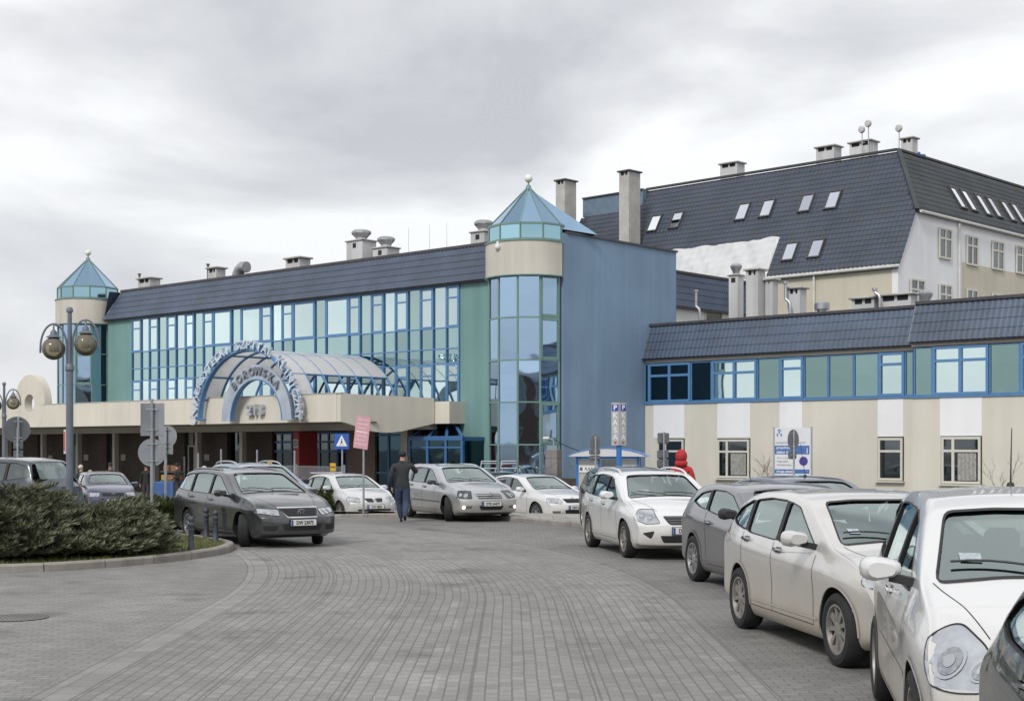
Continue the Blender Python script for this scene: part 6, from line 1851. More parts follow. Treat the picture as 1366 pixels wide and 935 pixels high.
def shrub(loc,label,mesh,rz=0,sc_=1,name='juniper_shrub',mat=None,group=None):
    F_,W_=mesh; x,y,z=loc; e=empty(name,(x,y,z),rz,label,'shrub',group)
    f=F_.build('foliage',mat or jun_m,e); W_.build('stem',wood_m,e); e.scale=(sc_,sc_,sc_); return e
j1=juniper_mesh(1.75,1.55,1.16,620,11,lean=(.5,-.1)); j2=juniper_mesh(1.6,1.5,1.14,600,12,lean=(.5,-.1)); j3=juniper_mesh(1.5,1.45,.95,600,13,lean=(.75,-.05))
G='junipers on the near planting island'
shrub((-12.6,23.0,.1),'grey-green juniper at the far left edge of the near planting island',juniper_mesh(1.9,1.6,1.2,560,14,lean=(.5,-.1)),group=G)
shrub((-10.1,22.95,.1),'grey-green juniper left of the tall lamp post on the near planting island',j1,group=G)
shrub((-8.1,22.95,.1),'grey-green juniper in front of the square sign back on the near planting island',j2,group=G)
shrub((-6.75,23.75,.1),'juniper at the right end of the planting, its sprays leaning over the grass',juniper_mesh(1.05,1.25,.92,520,17,lean=(.85,-.05)),group=G)
shrub((-9.0,26.6,.1),'juniper behind the others at the foot of the lamp post',j3,group=G)
shrub((at(228,32.0),31.3,.08),'low bright green shrub behind the sign poles by the dark estate',juniper_mesh(1.2,.8,.75,420,21,lean=(.1,0),flat=.9),name='low_shrub',mat=bush_m)
shrub((at(435,44.2),43.9,gz(0,43.9)*.5+.05),'low round shrub at the near corner of the second island, before the white hatchback',juniper_mesh(.78,.7,.80,520,23,lean=(.1,0),flat=1.0,size=.75),name='low_shrub',mat=bush_m)
# grass on the island corner
gm=leaf_mat('grass_blades',(.075,.095,.025),(.19,.20,.075),3.0); mb=MB(); rnd=random.Random(5)
def inside(p,poly):
    c=False; n=len(poly)
    for i in range(n):
        a,b=poly[i],poly[i-1]
        if (a[1]>p[1])!=(b[1]>p[1]) and p[0]<(b[0]-a[0])*(p[1]-a[1])/(b[1]-a[1])+a[0]: c=not c
    return c
ip=[(p.x,p.y) for p in inset_line(l1,.17)]
cnt=0
while cnt<15000:
    x=rnd.uniform(-9.0,-5.1); y=rnd.uniform(21.2,28.9)
    if not inside((x,y),ip): continue
    cnt+=1; h=rnd.uniform(.02,.07)*(1.0 if rnd.random()<.93 else 1.8); a=rnd.uniform(0,6.28); w_=.005; lx,ly=rnd.uniform(-.03,.03),rnd.uniform(-.03,.03)
    mb.add([(x-w_*math.cos(a),y-w_*math.sin(a),.10),(x+w_*math.cos(a),y+w_*math.sin(a),.10),(x+lx,y+ly,.10+h)],[(0,1,2)])
tag(mb.build('grass',gm),'short mossy grass on the corner of the near planting island','grass',kind='stuff')
# bare saplings in front of the wing
def sapling(x,y,h,label,seed,n=5):
    rnd=random.Random(seed); mb=MB(); z=gz(x,y)
    def br(p,d,l,r,dep):
        q=p+d*l; m=p+d*l*.5+Vector((rnd.uniform(-.03,.03),rnd.uniform(-.03,.03),0)); mb.tube([p,m,q],r,5,r2=r*.6,cap=False)
        if dep>0:
            for k in range(rnd.choice((2,3))):
                dd=(d+Vector((rnd.uniform(-.8,.8),rnd.uniform(-.8,.8),rnd.uniform(-.1,.5)))).normalized(); br(p.lerp(q,rnd.uniform(.5,1)),dd,l*rnd.uniform(.5,.75),r*.55,dep-1)
    for k in range(n): br(Vector((rnd.uniform(-.1,.1),rnd.uniform(-.1,.1),0)),Vector((rnd.uniform(-.25,.25),rnd.uniform(-.2,.2),1)).normalized(),h*rnd.uniform(.4,.6),.014,3)
    o=mb.build('bare_sapling',twig_m,None,loc=(x,y,z)); tag(o,label,'sapling','bare saplings before the wing')
for i,(px,Yy,h,lab) in enumerate(((1022,54.5,2.4,'tallest bare sapling left of the blue and white information board'),(1340,44,1.9,'bare twigs before the curtained window at the right edge'),(893,58.5,1.3,'small bare bush between the kiosk and the first wing window'),(776,54,1.9,'leafless bush standing against the ticket kiosk side'),(713,54.5,2.1,'leafless bush growing along the picket fence below the tower'))):
    sapling(at(px,Yy),Yy,h,lab,30+i)

# ================================================================ street furniture
pole_m=pm('galvanised_pole',(.33,.35,.38),rough=.45,metal=.4,var=.15)
signb_m=pm('sign_back_grey',(.27,.29,.32),rough=.5,metal=.25,var=.15)
signd_m=pm('sign_back_dark',(.12,.13,.14),rough=.55,var=.2)
lampp_m=pm('lamp_post_paint',(.13,.15,.19),rough=.45,var=.2)
boll_m=pm('bollard_iron',(.05,.058,.075),rough=.5,var=.3,scale=6)
def globe_mat():
    m=bpy.data.materials.new('smoky_globe'); m.use_nodes=True; nt=m.node_tree; nt.nodes.clear(); o=N(nt,'ShaderNodeOutputMaterial')
    t=N(nt,'ShaderNodeBsdfTransparent'); t.inputs[0].default_value=(.62,.56,.42,1); d=N(nt,'ShaderNodeBsdfDiffuse'); d.inputs[0].default_value=(.45,.41,.33,1); g=N(nt,'ShaderNodeBsdfGlossy'); g.inputs[1].default_value=.05
    m1=N(nt,'ShaderNodeMixShader'); m1.inputs[0].default_value=.30; m2=N(nt,'ShaderNodeMixShader'); fr=N(nt,'ShaderNodeFresnel'); fr.inputs[0].default_value=1.5
    nt.links.new(t.outputs[0],m1.inputs[1]); nt.links.new(d.outputs[0],m1.inputs[2]); nt.links.new(fr.outputs[0],m2.inputs[0]); nt.links.new(m1.outputs[0],m2.inputs[1]); nt.links.new(g.outputs[0],m2.inputs[2]); nt.links.new(m2.outputs[0],o.inputs[0]); return m
globe_m=globe_mat()
def street_lamp(px,Y,label,z0=.1):
    x=at(px,Y); e=empty('street_lamp',(x,Y,z0),R(4),label,'street lamp','globe street lamps'); H=zat(410,26.7)-.1
    MB().tube([(0,0,0),(0,0,.9)],.085,14).tube([(0,0,.9),(0,0,H-1.15)],.066,14).lathe([(.066,H-1.20),(.085,H-1.18),(.085,H-1.10),(.045,H-1.05)],14).tube([(0,0,H-1.1),(0,0,H-.06)],.042,12).build('pole',lampp_m,e,smooth=True)
    MB().lathe([(.042,H-.10),(.062,H-.09),(.066,H-.04),(.04,H),(.001,H+.01)],12).build('pole_cap',lampp_m,e,smooth=True)
    for sg,zc_ in ((-1,H-.78),(1,H-.70)):
        r=.245; cx_=sg*.295; arc_=[(sg*.05,0,zc_-.50),(sg*.05,0,zc_-.1)]
        arc_=[(cx_-sg*r,0,zc_-.65),(cx_-sg*r,0,zc_-.15)]+[(cx_-sg*r*math.cos(math.pi*k/16),0,zc_-.0+ .52*math.sin(math.pi*k/16)*.9) for k in range(0,17)]+[(cx_+sg*r,0,zc_-.08)]
        A=MB().tube(arc_,.020,8).build('arm',lampp_m,e,smooth=True)
        zt_=zc_+.46
        MB().lathe([(.012,zt_),(.02,zt_-.10),(.06,zt_-.14),(.065,zt_-.19),(.13,zt_-.235),(.14,zt_-.25)],16,(cx_,0,0)).build('lamp_cap',lampp_m,e,smooth=True)
        g=MB().ball((cx_,0,zt_-.455),.215,28).build('globe',globe_m,e,smooth=True)
        MB().lathe([(.05,zt_-.25),(.085,zt_-.30),(.085,zt_-.50),(.05,zt_-.52),(.001,zt_-.52)],14,(cx_,0,0)).build('lamp_core',signd_m,g,smooth=True)
    return e
street_lamp(93,26.7,'tall twin-globe street lamp rising from the junipers at the left')
street_lamp(5.5,47.5,'smaller-looking twin-globe street lamp cut by the left edge of the picture',z0=-.35)

def disc(mb,c,r,y0,y1,n=28,asp=1.0):
    vs=[(c[0]+r*asp*math.cos(2*math.pi*k/n),y,c[1]+r*math.sin(2*math.pi*k/n)) for y in (y0,y1) for k in range(n)]
    fs=[tuple(range(n)),tuple(range(2*n-1,n-1,-1))]+[(k,n+k,n+(k+1)%n,(k+1)%n) for k in range(n)]
    mb.add(vs,fs); return mb
def sign_post(px,Y,ytop,plates,label,rz=0,base=None,pr=.032,mat=None,clamps=True,cat='road sign'):
    """plates: list of (kind, centre row, half width m, half height m)"""
    x=at(px,Y); z0=(gz(x,Y) if base is None else base); H=zat(ytop,Y)-z0
    e=empty('road_sign',(x,Y,z0),rz,label,cat)
    MB().tube([(0,0,0),(0,0,H)],pr,12).build('post',mat or pole_m,e,smooth=True)
    for kind_,row,hw_,hh,dx in plates:
        zc_=zat(row,Y)-z0; mb=MB()
        if kind_=='disc': disc(mb,(dx,zc_),hh,pr+.012,pr+.026); m_=signb_m
        elif kind_=='discd': disc(mb,(dx,zc_),hh,pr+.012,pr+.026); m_=signd_m
        elif kind_=='rect': mb.cham((dx,pr+.018,zc_),(hw_*2,.016,hh*2),.006); m_=signb_m
        elif kind_=='rectd': mb.cham((dx,pr+.018,zc_),(hw_*2,.016,hh*2),.006); m_=signd_m
        p_=fixn(mb.build('sign_plate',m_,e))
        if clamps:
            c_=MB()
            for dz in (-.62,.62): c_.b2(-.12,.12,pr+.0,pr+.011,zc_+hh*dz-.018,zc_+hh*dz+.018).b2(-pr-.008,pr+.008,-pr-.008,pr,zc_+hh*dz-.016,zc_+hh*dz+.016)
            c_.build('clamp',zinc_m,p_)
    return e
sign_post(202.5,28,532,[('rect',559.5,.235,.325,-.0),('disc',603.5,0,.275,-.01)],'pair of pale grey sign backs, square over round, on a thick pole in the junipers',base=.1)
sign_post(221,32,569,[('disc',582,0,.24,.02),('rect',600,.12,.105,.04)],'thin pole with a smaller round sign back and tiny plate behind the big pair',base=.05,rz=R(-20))
sign_post(24.5,41,556,[('discd',573,0,.38,-.03)],'dark round sign back with signal box under it at the left, before the canopy',rz=R(30))
def signal_head(px,Y,row,n,label,w=.20,h=.62,post=True,ytop=None,disc_row=None,wide=None):
    x=at(px,Y); z0=gz(x,Y); e=empty('traffic_signal',(x,Y,z0),R(10),label,'traffic signal','signal posts seen from behind')
    H=zat(ytop if ytop else row,Y)-z0+.0
    MB().tube([(0,0,0),(0,0,H)],.028,10).build('post',pole_m,e,smooth=True)
    zc_=zat(row,Y)-z0; mb=MB()
    for k in range(n):
        z=zc_+(k-(n-1)/2)*h/n; mb.cham((0,.12,z),(wide or w,.14,h/n-.02),.03)
    b=mb.build('signal_box',signd_m,e)
    c=MB()
    for k in range(n): 
        z=zc_+(k-(n-1)/2)*h/n; c.b2(-.06,.06,.035,.048,z-.025,z+.025)
    c.build('clamp',zinc_m,b)
    if disc_row:
        zd=zat(disc_row,Y)-z0; d=disc(MB(),(0,zd),.29,.04,.056,asp=.58); fixn(d.build('sign_plate',signd_m,e))
        MB().b2(-.05,.05,.028,.04,zd-.20,zd-.16).b2(-.05,.05,.028,.04,zd+.16,zd+.20).build('clamp',zinc_m,e)
    return e
signal_head(23.5,40.8,600,2,'dark two-lamp signal back below the round sign at the far left',h=.60,wide=.26,ytop=570)
signal_head(794.5,44,606.5,2,'dark sign and two-lamp signal back left of the parking totem',h=.36,wide=.34,ytop=582,disc_row=591.5)
signal_head(885.5,52,612,2,'dark signal back beside the person in the red hood',h=.66,wide=.42,ytop=576)
e=signal_head(886,52.02,584.5,1,'upper dark box on the pole beside the red hood',h=.42,wide=.42,ytop=576)
signal_head(1059,40,606.5,1,'dark oval sign and signal back in front of the information board',h=.26,wide=.22,ytop=574,disc_row=586.5)

# pink board on a leaning plate
x,Y=at(485,40.6),40.6; e=empty('pink_notice_sign',(x,Y,0),R(-33),'pink board with white lettering on a grey pole beside the walking man','sign')
H=zat(556,Y); MB().tube([(0,0,-.1),(0,0,H-.05)],.03,10).build('post',pole_m,e,smooth=True)
pink=pm('pink_board',(.60,.32,.37),rough=.5,var=.08); rot=Matrix.Rotation(R(8),3,'Y')
zc_=zat(577,Y); bb=MB().box((-.02,-.045,zc_),(.52,.015,.92),rot=rot).build('board',pink,e)
for kx,(tx,szt) in enumerate((('TEREN SZPITALA',.058),('PARKING PŁATNY',.056),('STREFA RUCHU',.05),('OPŁATA W KASIE',.05),('ZAKAZ POSTOJU',.05),('WJAZD NA WŁASNĄ',.045),('ODPOWIEDZIALNOŚĆ',.045))):
    t=text_mesh(tx,szt,.001,white_m,'lettering',bb,bold=.001,sx=.9); v=rot@Vector((0,0,.36-.115*kx)); t.location=(-.02+v.x,-.055,zc_+v.z); t.rotation_euler=(0,R(8),0)
mb=MB().box((rot@Vector((0,0,.02))+Vector((-.02,-.055,zc_))),(.42,.004,.03),rot=rot).build('white_bar',white_m,bb)
# pedestrian crossing sign
x,Y=at(456.5,50),50; z0=gz(x,Y); e=empty('crossing_sign',(x,Y,z0),R(-15),'blue pedestrian crossing sign with white triangle by the entrance doors','road sign')
blue_s=pm('sign_blue',(.03,.10,.38),rough=.4,var=.05); zc_=zat(588.5,Y)-z0
MB().tube([(0,0,0),(0,0,zc_+.2)],.03,10).build('post',pole_m,e,smooth=True)
b_=MB().cham((0,-.045,zc_),(.56,.014,.56),.02).build('sign_plate',blue_s,e)
MB().add([(-.21,-.054,zc_-.17),(.21,-.054,zc_-.17),(0,-.054,zc_+.22)],[(0,1,2)]).build('white_triangle',white_m,b_)
f=MB()
f.bar((0,-.0565,zc_+.02),(-.01,-.0565,zc_-.06),.045,.003).bar((-.01,-.0565,zc_-.06),(-.07,-.0565,zc_-.15),.022,.003).bar((0,-.0565,zc_-.06),(.06,-.0565,zc_-.15),.022,.003).bar((0,-.0565,zc_+.01),(.06,-.0565,zc_-.05),.018,.003)
disc(f,(0,zc_+.065),.024,-.058,-.055,12); f.build('walking_figure',ink_m,b_)
# red poster and others
x,Y=at(393.5,62.6),62.0
def wall_sign(px,row,Y,w,h,mat,label,rz=R(-42),txt=None,tm=None,ts=.1):
    x=at(px,Y); z=zat(row,Y); e=empty('wall_sign',(x,Y,z-h/2),rz,label,'sign'); b=MB().cham((0,0,h/2),(w,.02,h),.006).build('plate',mat,e)
    if txt: t=text_mesh(txt,ts,.002,tm or ink_m,'lettering',b,bold=.002); t.location=(0,-.013,h/2)
    return e
yel=pm('yellow_sign',(.62,.36,.03),rough=.5,var=.05); 
rp=(FM.w(xr-.21,-2.02)); e=empty('no_smoking_sign',(rp[0],rp[1],zat(591.5,rp[1])-.19),FM.a,'square white prohibition sign on the red pillar','sign')
b_=MB().cham((0,0,.19),(.36,.016,.40),.006).build('plate',paper,e); fixn(flat_arch(-.014,-.009,.10,.13,0,2*math.pi,cx=0,zc_=.19).build('ring',ink_m,b_)); MB().bar((-.09,-.011,.28),(.09,-.011,.10),.025,.004).build('bar',ink_m,b_)
# mesh fence and posts before the doors
def wire_fence(p0,p1,z0,h,label,n=46):
    a,b=Vector((*p0,0)),Vector((*p1,0)); d=b-a; e=empty('wire_fence',(a.x,a.y,z0),math.atan2(d.y,d.x),label,'fence','wire fences by the entrance'); L=d.length
    m=MB()
    for k in range(n+1): m.bar((L*k/n,0,.05),(L*k/n,0,h),.012)
    for z in (.15,h*.4,h*.7,h-.03): m.bar((0,0,z),(L,0,z),.012)
    m.build('wire_panel',pole_m,e)
    for k in (0,1): MB().bar((L*k,0,0),(L*k,0,h+.05),.06).build('post',pole_m,e)
    return e
wire_fence((at(395,52.5),52.5),(at(459,50),50),-.4,1.62,'grey wire panel fence in front of the right-hand entrance doors',50)
wire_fence((at(345,54.5),54.5),(at(394,52.6),52.6),-.4,1.62,'grey wire panel fence in front of the left-hand entrance doors',34)
for (px,Y,y0,lab) in ((295,55,599,'white post before the brown brick, left of the three by the doors'),(343,53.5,600,'white post before the brown brick, middle of the three by the doors'),(393,51.8,601,'white post at the left end of the entrance wire fence'),(264.5,56,604,'white post just left of the grey-haired person')):
    x=at(px,Y); o=MB().tube([(0,0,0),(0,0,zat(y0,Y)+.4)],  .036,10).build('white_post',pole_m,None,smooth=True,loc=(x,Y,-.4)); tag(o,lab,'post','white posts before the canopy')
for (px,row,Y,lab) in ((444,623,50.2,'yellow warning plate on the fence near the crossing sign'),(359.5,621,53.8,'yellow warning plate on the fence left of the red pillar')):
    e=wall_sign(px,row,Y,.30,.28,yel,lab,rz=R(-42),txt='UWAGA',ts=.075)
e=wall_sign(382,628,53.2,.5,.10,pm('red_sign',(.5,.06,.05),rough=.5,var=.05),'narrow red strip sign on the fence left of the red pillar')
# vertical red and white banner by the lamp pole
x,Y=at(86,62),62; e=wall_sign(86.5,589,62,.16,1.05,paper,'narrow vertical red and white banner beside the tall lamp pole',txt=None); MB().b2(-.05,.05,-.014,-.011,.1,.95).build('red_print',pm('red_sign',(.5,.06,.05)),e)
# traffic cone
x,Y=at(179.5,50),50; e=empty('traffic_cone',(x,Y,gz(x,Y)),0,'red and white traffic cone standing beside the navy hatchback','traffic cone')
Hc=.62; MB().lathe([(.13,.03),(.10,.18)],16).lathe([(.075,.32),(.055,.44)],16).lathe([(.03,.56),(.018,Hc),(.001,Hc)],16).build('cone_red',pm('cone_red',(.62,.06,.04),rough=.5,var=.05),e,smooth=True)
MB().lathe([(.10,.18),(.075,.32)],16).lathe([(.055,.44),(.03,.56)],16).build('cone_band',white_m,e,smooth=True); MB().cham((0,0,.015),(.36,.36,.03),.01).build('foot',signd_m,e)
# bollards
def bollard(px,Y,label):
    x=at(px,Y); o=empty('bollard',(x,Y,.09),0,label,'bollard','cast bollards at the island tip')
    MB().lathe([(.065,-.05),(.065,.06),(.052,.08),(.045,.42),(.06,.44),(.06,.47),(.04,.485),(.036,.505),(.052,.525),(.055,.56),(.04,.60),(.001,.615)],16).build('post',boll_m,o,smooth=True,ang=50)
    MB().lathe([(.05,.36),(.056,.365),(.056,.385),(.05,.39)],16).build('collar',boll_m,o,smooth=True)
bollard(255,24.6,'nearest of three dark bollards, standing in the grass left of the others'); bollard(275,27.9,'farthest of three dark bollards, between the other two and the estate door'); bollard(287.5,26.9,'dark bollard closest to the kerb tip and the estate front wheel')
# manhole covers in the left paving
for (px,py,lab) in ((20,824,'round iron manhole cover in the paving at the left edge'),):
    x,Y=gnd(px,py); mb=MB().lathe([(.36,.004),(.001,.004)],28); o=mb.build('manhole_cover',brick_mat('iron_cover',(.16,.15,.14),(.22,.21,.20),(.09,.085,.08),bw=.05,rh=.05,msz=.01,axes='xy'),None,loc=(x,Y,.004)); tag(o,lab,'manhole cover')

# ticket kiosk
Yk=52.0; xk0=at(770,Yk); xk1=at(851,Yk); wk=xk1-xk0; zk0=gz(xk0,Yk); Hk=zat(605,Yk)-zk0
e=empty('ticket_kiosk',(xk0,Yk,zk0),R(-8),'glass payment kiosk with a curved translucent roof and blue frame beside the blue wall','kiosk')
kb=pm('kiosk_blue',(.035,.17,.48),rough=.4,var=.08); f=MB()
dk_=1.3
for (x,y) in ((0,0),(wk,0),(0,dk_),(wk,dk_),(wk*.36,0),(wk*.70,0)): f.bar((x,y,0),(x,y,Hk-.12),.07)
for y in (0,dk_): f.bar((-.05,y,Hk-.14),(wk+.05,y,Hk-.14),.07); 
for x in (0,wk): f.bar((x,0,Hk-.14),(x,dk_,Hk-.14),.07)
f.build('frame',kb,e)
fl=pm('frosted_glass',(.40,.42,.42),rough=.25,var=.12,spec=.8)
MB().b2(.04,wk*.36-.04,.0,.02,.12,Hk-.2).build('frosted_panel',fl,e); MB().b2(wk*.70+.04,wk-.04,.0,.02,.12,Hk-.2).build('frosted_panel',fl,e); MB().b2(wk-.01,wk+.01,.05,dk_,.12,Hk-.2).build('side_panel',fl,e); MB().b2(-.01,.01,.05,dk_,.12,Hk-.2).build('side_panel',fl,e)
MB().b2(wk*.36,wk*.70,dk_-.02,dk_,.0,Hk-.2).build('back_panel',fl,e)
MB().cham((wk*.53,.75,.75),(.55,.45,1.5),.04).build('pay_machine',signd_m,e)
vs=[];n=16
for k in range(n+1):
    t=k/n; x=-.35+(wk+.7)*t; z=Hk-.10+.30*math.sin(math.pi*t)**.7
    vs+= [(x,-.35,z),(x,dk_+.2,z)]
ro=MB().add(vs,[(2*k,2*k+2,2*k+3,2*k+1) for k in range(n)]).build('curved_roof',milky,e,smooth=True)
MB().add([vs[2*k] for k in range(n+1)],[tuple(range(n+1))]).build('roof_end',milky,e)
f=MB(); 
for y in (-.35,dk_+.2): f.tube([(-.35+(wk+.7)*k/n,y,Hk-.10+.30*math.sin(math.pi*k/n)**.7) for k in range(n+1)],.022,6)
f.build('roof_rib',kb,e,smooth=True)
for (xx,w_) in ((wk*.18,.66),(wk*.85,.42)):
    b_=MB().b2(xx-w_/2,xx+w_/2,-.03,-.015,Hk-.68,Hk-.43).build('kiosk_sign',white_m,e); t=text_mesh('KASA',.16,.002,signd_m,'lettering',b_,bold=.003); t.location=(xx+.08,-.034,Hk-.555)
    MB().b2(xx-w_/2+.03,xx-w_/2+.13,-.034,-.03,Hk-.62,Hk-.49).build('pictogram',signd_m,b_)
# parking totem
Y=46.0; x=at(826,Y); z0=gz(x,Y); H=zat(537,Y)-z0; hb_=zat(594,Y)-z0
e=empty('parking_totem',(x,Y,z0),R(0),'tall blue post with grey two-sided P KASA pay-point panels','sign')
MB().tube([(0,.10,0),(0,.10,hb_+.1)],.09,14).build('post',kb,e,smooth=True)
gpan=pm('totem_panel_grey',(.42,.43,.44),rough=.45,metal=.2,var=.08)
for (x0,rz) in ((-.045,R(-12)),(.20,R(32))):
    c=empty('p',(0,0,0)); bpy.data.objects.remove(c)
    pw=.25
    m4=Matrix.Translation((x0-.08,0,0))@Matrix.Rotation(rz,4,'Z')
    b_=MB().b2(-pw/2,pw/2,-.02,.02,hb_,H).build('panel',gpan,e); b_.matrix_local=m4
    MB().b2(-pw/2+.02,pw/2-.02,-.026,-.021,H-.27,H-.06).build('blue_square',pm('sign_deep_blue',(.03,.05,.34),rough=.4,var=0),b_)
    t=text_mesh('P',.21,.002,white_m,'lettering',b_,bold=.006,sx=1.1); t.location=(0,-.029,H-.165)
    for i,ch in enumerate('KASA'):
        t=text_mesh(ch,.25,.002,white_m,'lettering',b_,bold=.003); t.location=(0,-.024,H-.42-.235*i)
    MB().add([(-.06,-.024,hb_+.12),(.06,-.024,hb_+.12),(0,-.024,hb_+.04)],[(0,2,1)]).build('red_arrow',pm('sign_red',(.45,.04,.05),rough=.4,var=0),b_)
# grey cabinet pillar with a camera
Y=55.5; x=at(738.5,Y); z0=gz(x,Y); H=zat(600,Y)-z0; e=empty('stone_pier',(x,Y,z0),R(-30),'grey panelled pier with a camera on a short mast in front of the tower','pier')
MB().cham((0,0,H/2),(.52,.42,H),.01).build('shaft',brick_mat('pier_panels',(.20,.19,.19),(.24,.23,.225),(.10,.10,.10),bw=.30,rh=.62,msz=.01,axes='xz',offset=0),e)
MB().tube([(0,0,H),(0,0,H+.42)],.03,8).bar((0,0,H+.40),(-.20,-.05,H+.46),.05).build('mast',pole_m,e); MB().cham((-.28,-.08,H+.46),(.26,.10,.09),.02).build('camera',white_m,e)
cb_=MB(); a_=Vector((x,Y,z0+H+.42)); b__=Vector((xk0+.6,Yk,zk0+Hk)); cb_.tube([a_.lerp(b__,k/10)+Vector((0,0,-.10*math.sin(math.pi*k/10))) for k in range(11)],.018,6); tag(cb_.build('cable',pm('black_cable',(.01,.01,.01),rough=.6),None,smooth=True),'black cable sagging from the grey pier to the kiosk roof','cable')
# picket fence under the tower and blue wall
pk=pm('picket_brown',(.085,.070,.060),rough=.8,var=.3,scale=4)
def pickets(px0,px1,Y0,Y1,top,label,n):
    a=Vector((at(px0,Y0),Y0,0)); b=Vector((at(px1,Y1),Y1,0)); d=b-a; L=d.length; e=empty('picket_fence',(a.x,a.y,-.42),math.atan2(d.y,d.x),label,'fence','dark picket fences below the tower'); h=zat(top,Y0)+.42
    m=MB()
    for k in range(n): m.b2(L*k/n,L*(k+.62)/n,-.015,.015,.05,h-random.uniform(0,.02))
    m.build('pickets',pk,e); MB().b2(0,L,.016,.05,.25,.33).b2(0,L,.016,.05,h-.3,h-.22).build('rail',pk,e)
pickets(607,726,58.6,54.2,637,'dark picket fence from the vestibule to the grey pier',70); pickets(743,772,54.0,52.6,637,'short dark picket fence between the grey pier and the kiosk',24)
# information board
Y=53.0; x=at(1057.5,Y); z0=gz(x,Y); W_=42.5/F_PX*Y*1.04; zt_,zb_=zat(570.5,Y)-z0,zat(641,Y)-z0
e=empty('information_board',(x,Y,z0),R(-25),'blue and white hospital direction board in front of the wing','sign')
W_=1.36; MB().b2(-W_/2-.05,-W_/2,-.03,.03,0,zt_+.03).b2(W_/2,W_/2+.05,-.03,.03,0,zt_+.03).build('post',pole_m,e)
b_=MB().b2(-W_/2,W_/2,-.015,.015,zb_,zt_).build('board',pm('board_white',(.66,.68,.72),rough=.4,var=.04),e)
ib=pm('board_blue',(.06,.15,.40),rough=.4,var=.04); Hh=zt_-zb_
Z=lambda t:zt_-Hh*t
stripes=((.335,.50),(.785,.865),(.90,.98))
for i,(a,c) in enumerate(stripes): MB().b2(-W_/2+.005,W_/2-.05,-.019,-.0155,Z(c),Z(a)).build('blue_stripe',ib,b_)
def bt(txt,u,t,size,mat,align='LEFT',bold=.001,sx=1): 
    o=text_mesh(txt,size,.001,mat,'lettering',b_,bold=bold,align=align,sx=sx); o.location=(-W_/2+W_*u,-.0215,Z(t)); return o
bt('UNIWERSYTECKI SZPITAL KLINICZNY',.03,.285,.085,pole_m,sx=.78); bt('przychodnia',.05,.375,.14,white_m,bold=.003); bt('dzieci chore',.05,.46,.14,white_m,bold=.003)
bt('O ś r o d e k',.06,.57,.09,pole_m); bt('Diagnostyki',.06,.635,.09,pole_m); bt('Ambulatoryjnej',.06,.70,.09,pole_m); bt('droga piesza',.05,.825,.13,white_m,bold=.003); bt('wjazd',.05,.94,.13,white_m,bold=.003)
m=MB(); 
for t in (.825,.94): m.bar((W_*.30,-.0215,Z(t)),(W_*.42,-.0215,Z(t)),.03,.003).bar((W_*.37,-.0215,Z(t)+.05),(W_*.42,-.0215,Z(t)),.025,.003).bar((W_*.37,-.0215,Z(t)-.05),(W_*.42,-.0215,Z(t)),.025,.003)
m.bar((W_*.40,-.0215,Z(.48)),(W_*.40,-.0215,Z(.38)),.03,.003).bar((W_*.30,-.0215,Z(.38)),(W_*.40,-.0215,Z(.38)),.03,.003).bar((W_*.30,-.0215,Z(.48)),(W_*.40,-.0215,Z(.48)),.03,.003).bar((W_*.30,-.0215,Z(.38)),(W_*.34,-.0215,Z(.38)+.05),.025,.003).bar((W_*.30,-.0215,Z(.38)),(W_*.34,-.0215,Z(.38)-.05),.025,.003)
m.build('arrow',white_m,b_)
disc(MB(),(W_*.30,Z(.63)),.17,-.022,-.016,asp=.95).build('round_logo',pm('logo_violet',(.06,.05,.28),rough=.4,var=.1),b_)
lg=MB(); 
for (a,c,w2,h2) in ((-.0,.06,.06,.06),(-.07,-.03,.05,.10),(.07,-.03,.05,.10)): lg.box((-W_/2+W_*.13+a,-.018,Z(.12)+c),(w2,.004,h2))
lg.add([(-W_/2+W_*.13-.08,-.02,Z(.06)),(-W_/2+W_*.13+.08,-.02,Z(.06)),(-W_/2+W_*.13,-.02,Z(.02))],[(0,1,2)]); lg.build('crest',ib,b_)
# street vendor's stall under the canopy
Y=60; x=at(226,Y); e=empty('market_stall',(x,Y,gz(x,Y)),R(-42),'small stall with blue cloth sides and orange boxes under the canopy','stall')
MB().cham((0,0,.42),(1.5,.7,.84),.02).build('counter_cloth',pm('blue_cloth',(.05,.12,.30),rough=.8,var=.2),e); MB().b2(-.7,.7,.0,.3,.845,.88).b2(-.7,-.66,.25,.3,.88,1.9).b2(.66,.7,.25,.3,.88,1.9).b2(-.7,.7,.0,.3,1.25,1.28).build('shelf',signd_m,e)
og=pm('orange_goods',(.24,.11,.055),rough=.7,var=.3,scale=20); yg=pm('yellow_goods',(.38,.27,.06),rough=.7,var=.3,scale=20)
for i,(xx,zz_,mt,lab) in enumerate(((-.45,.885,yg,'yellow box at the left of the stall counter'),(.0,.885,og,'orange box in the middle of the stall counter'),(.42,.885,og,'orange box at the right of the stall counter'),(-.3,1.285,og,'orange box on the upper stall shelf, left one'),(.25,1.285,og,'orange box on the upper stall shelf, right one'))):
    c_=math.cos(R(-42)); s_2=math.sin(R(-42)); o=MB().cham((0,0,.12),(.36,.26,.24),.02).build('goods_box',mt,None,loc=(x+xx*c_-.14*s_2,Y+xx*s_2+.14*c_,gz(x,Y)+zz_),rz=R(-42)); tag(o,lab,'box','boxes on the stall')

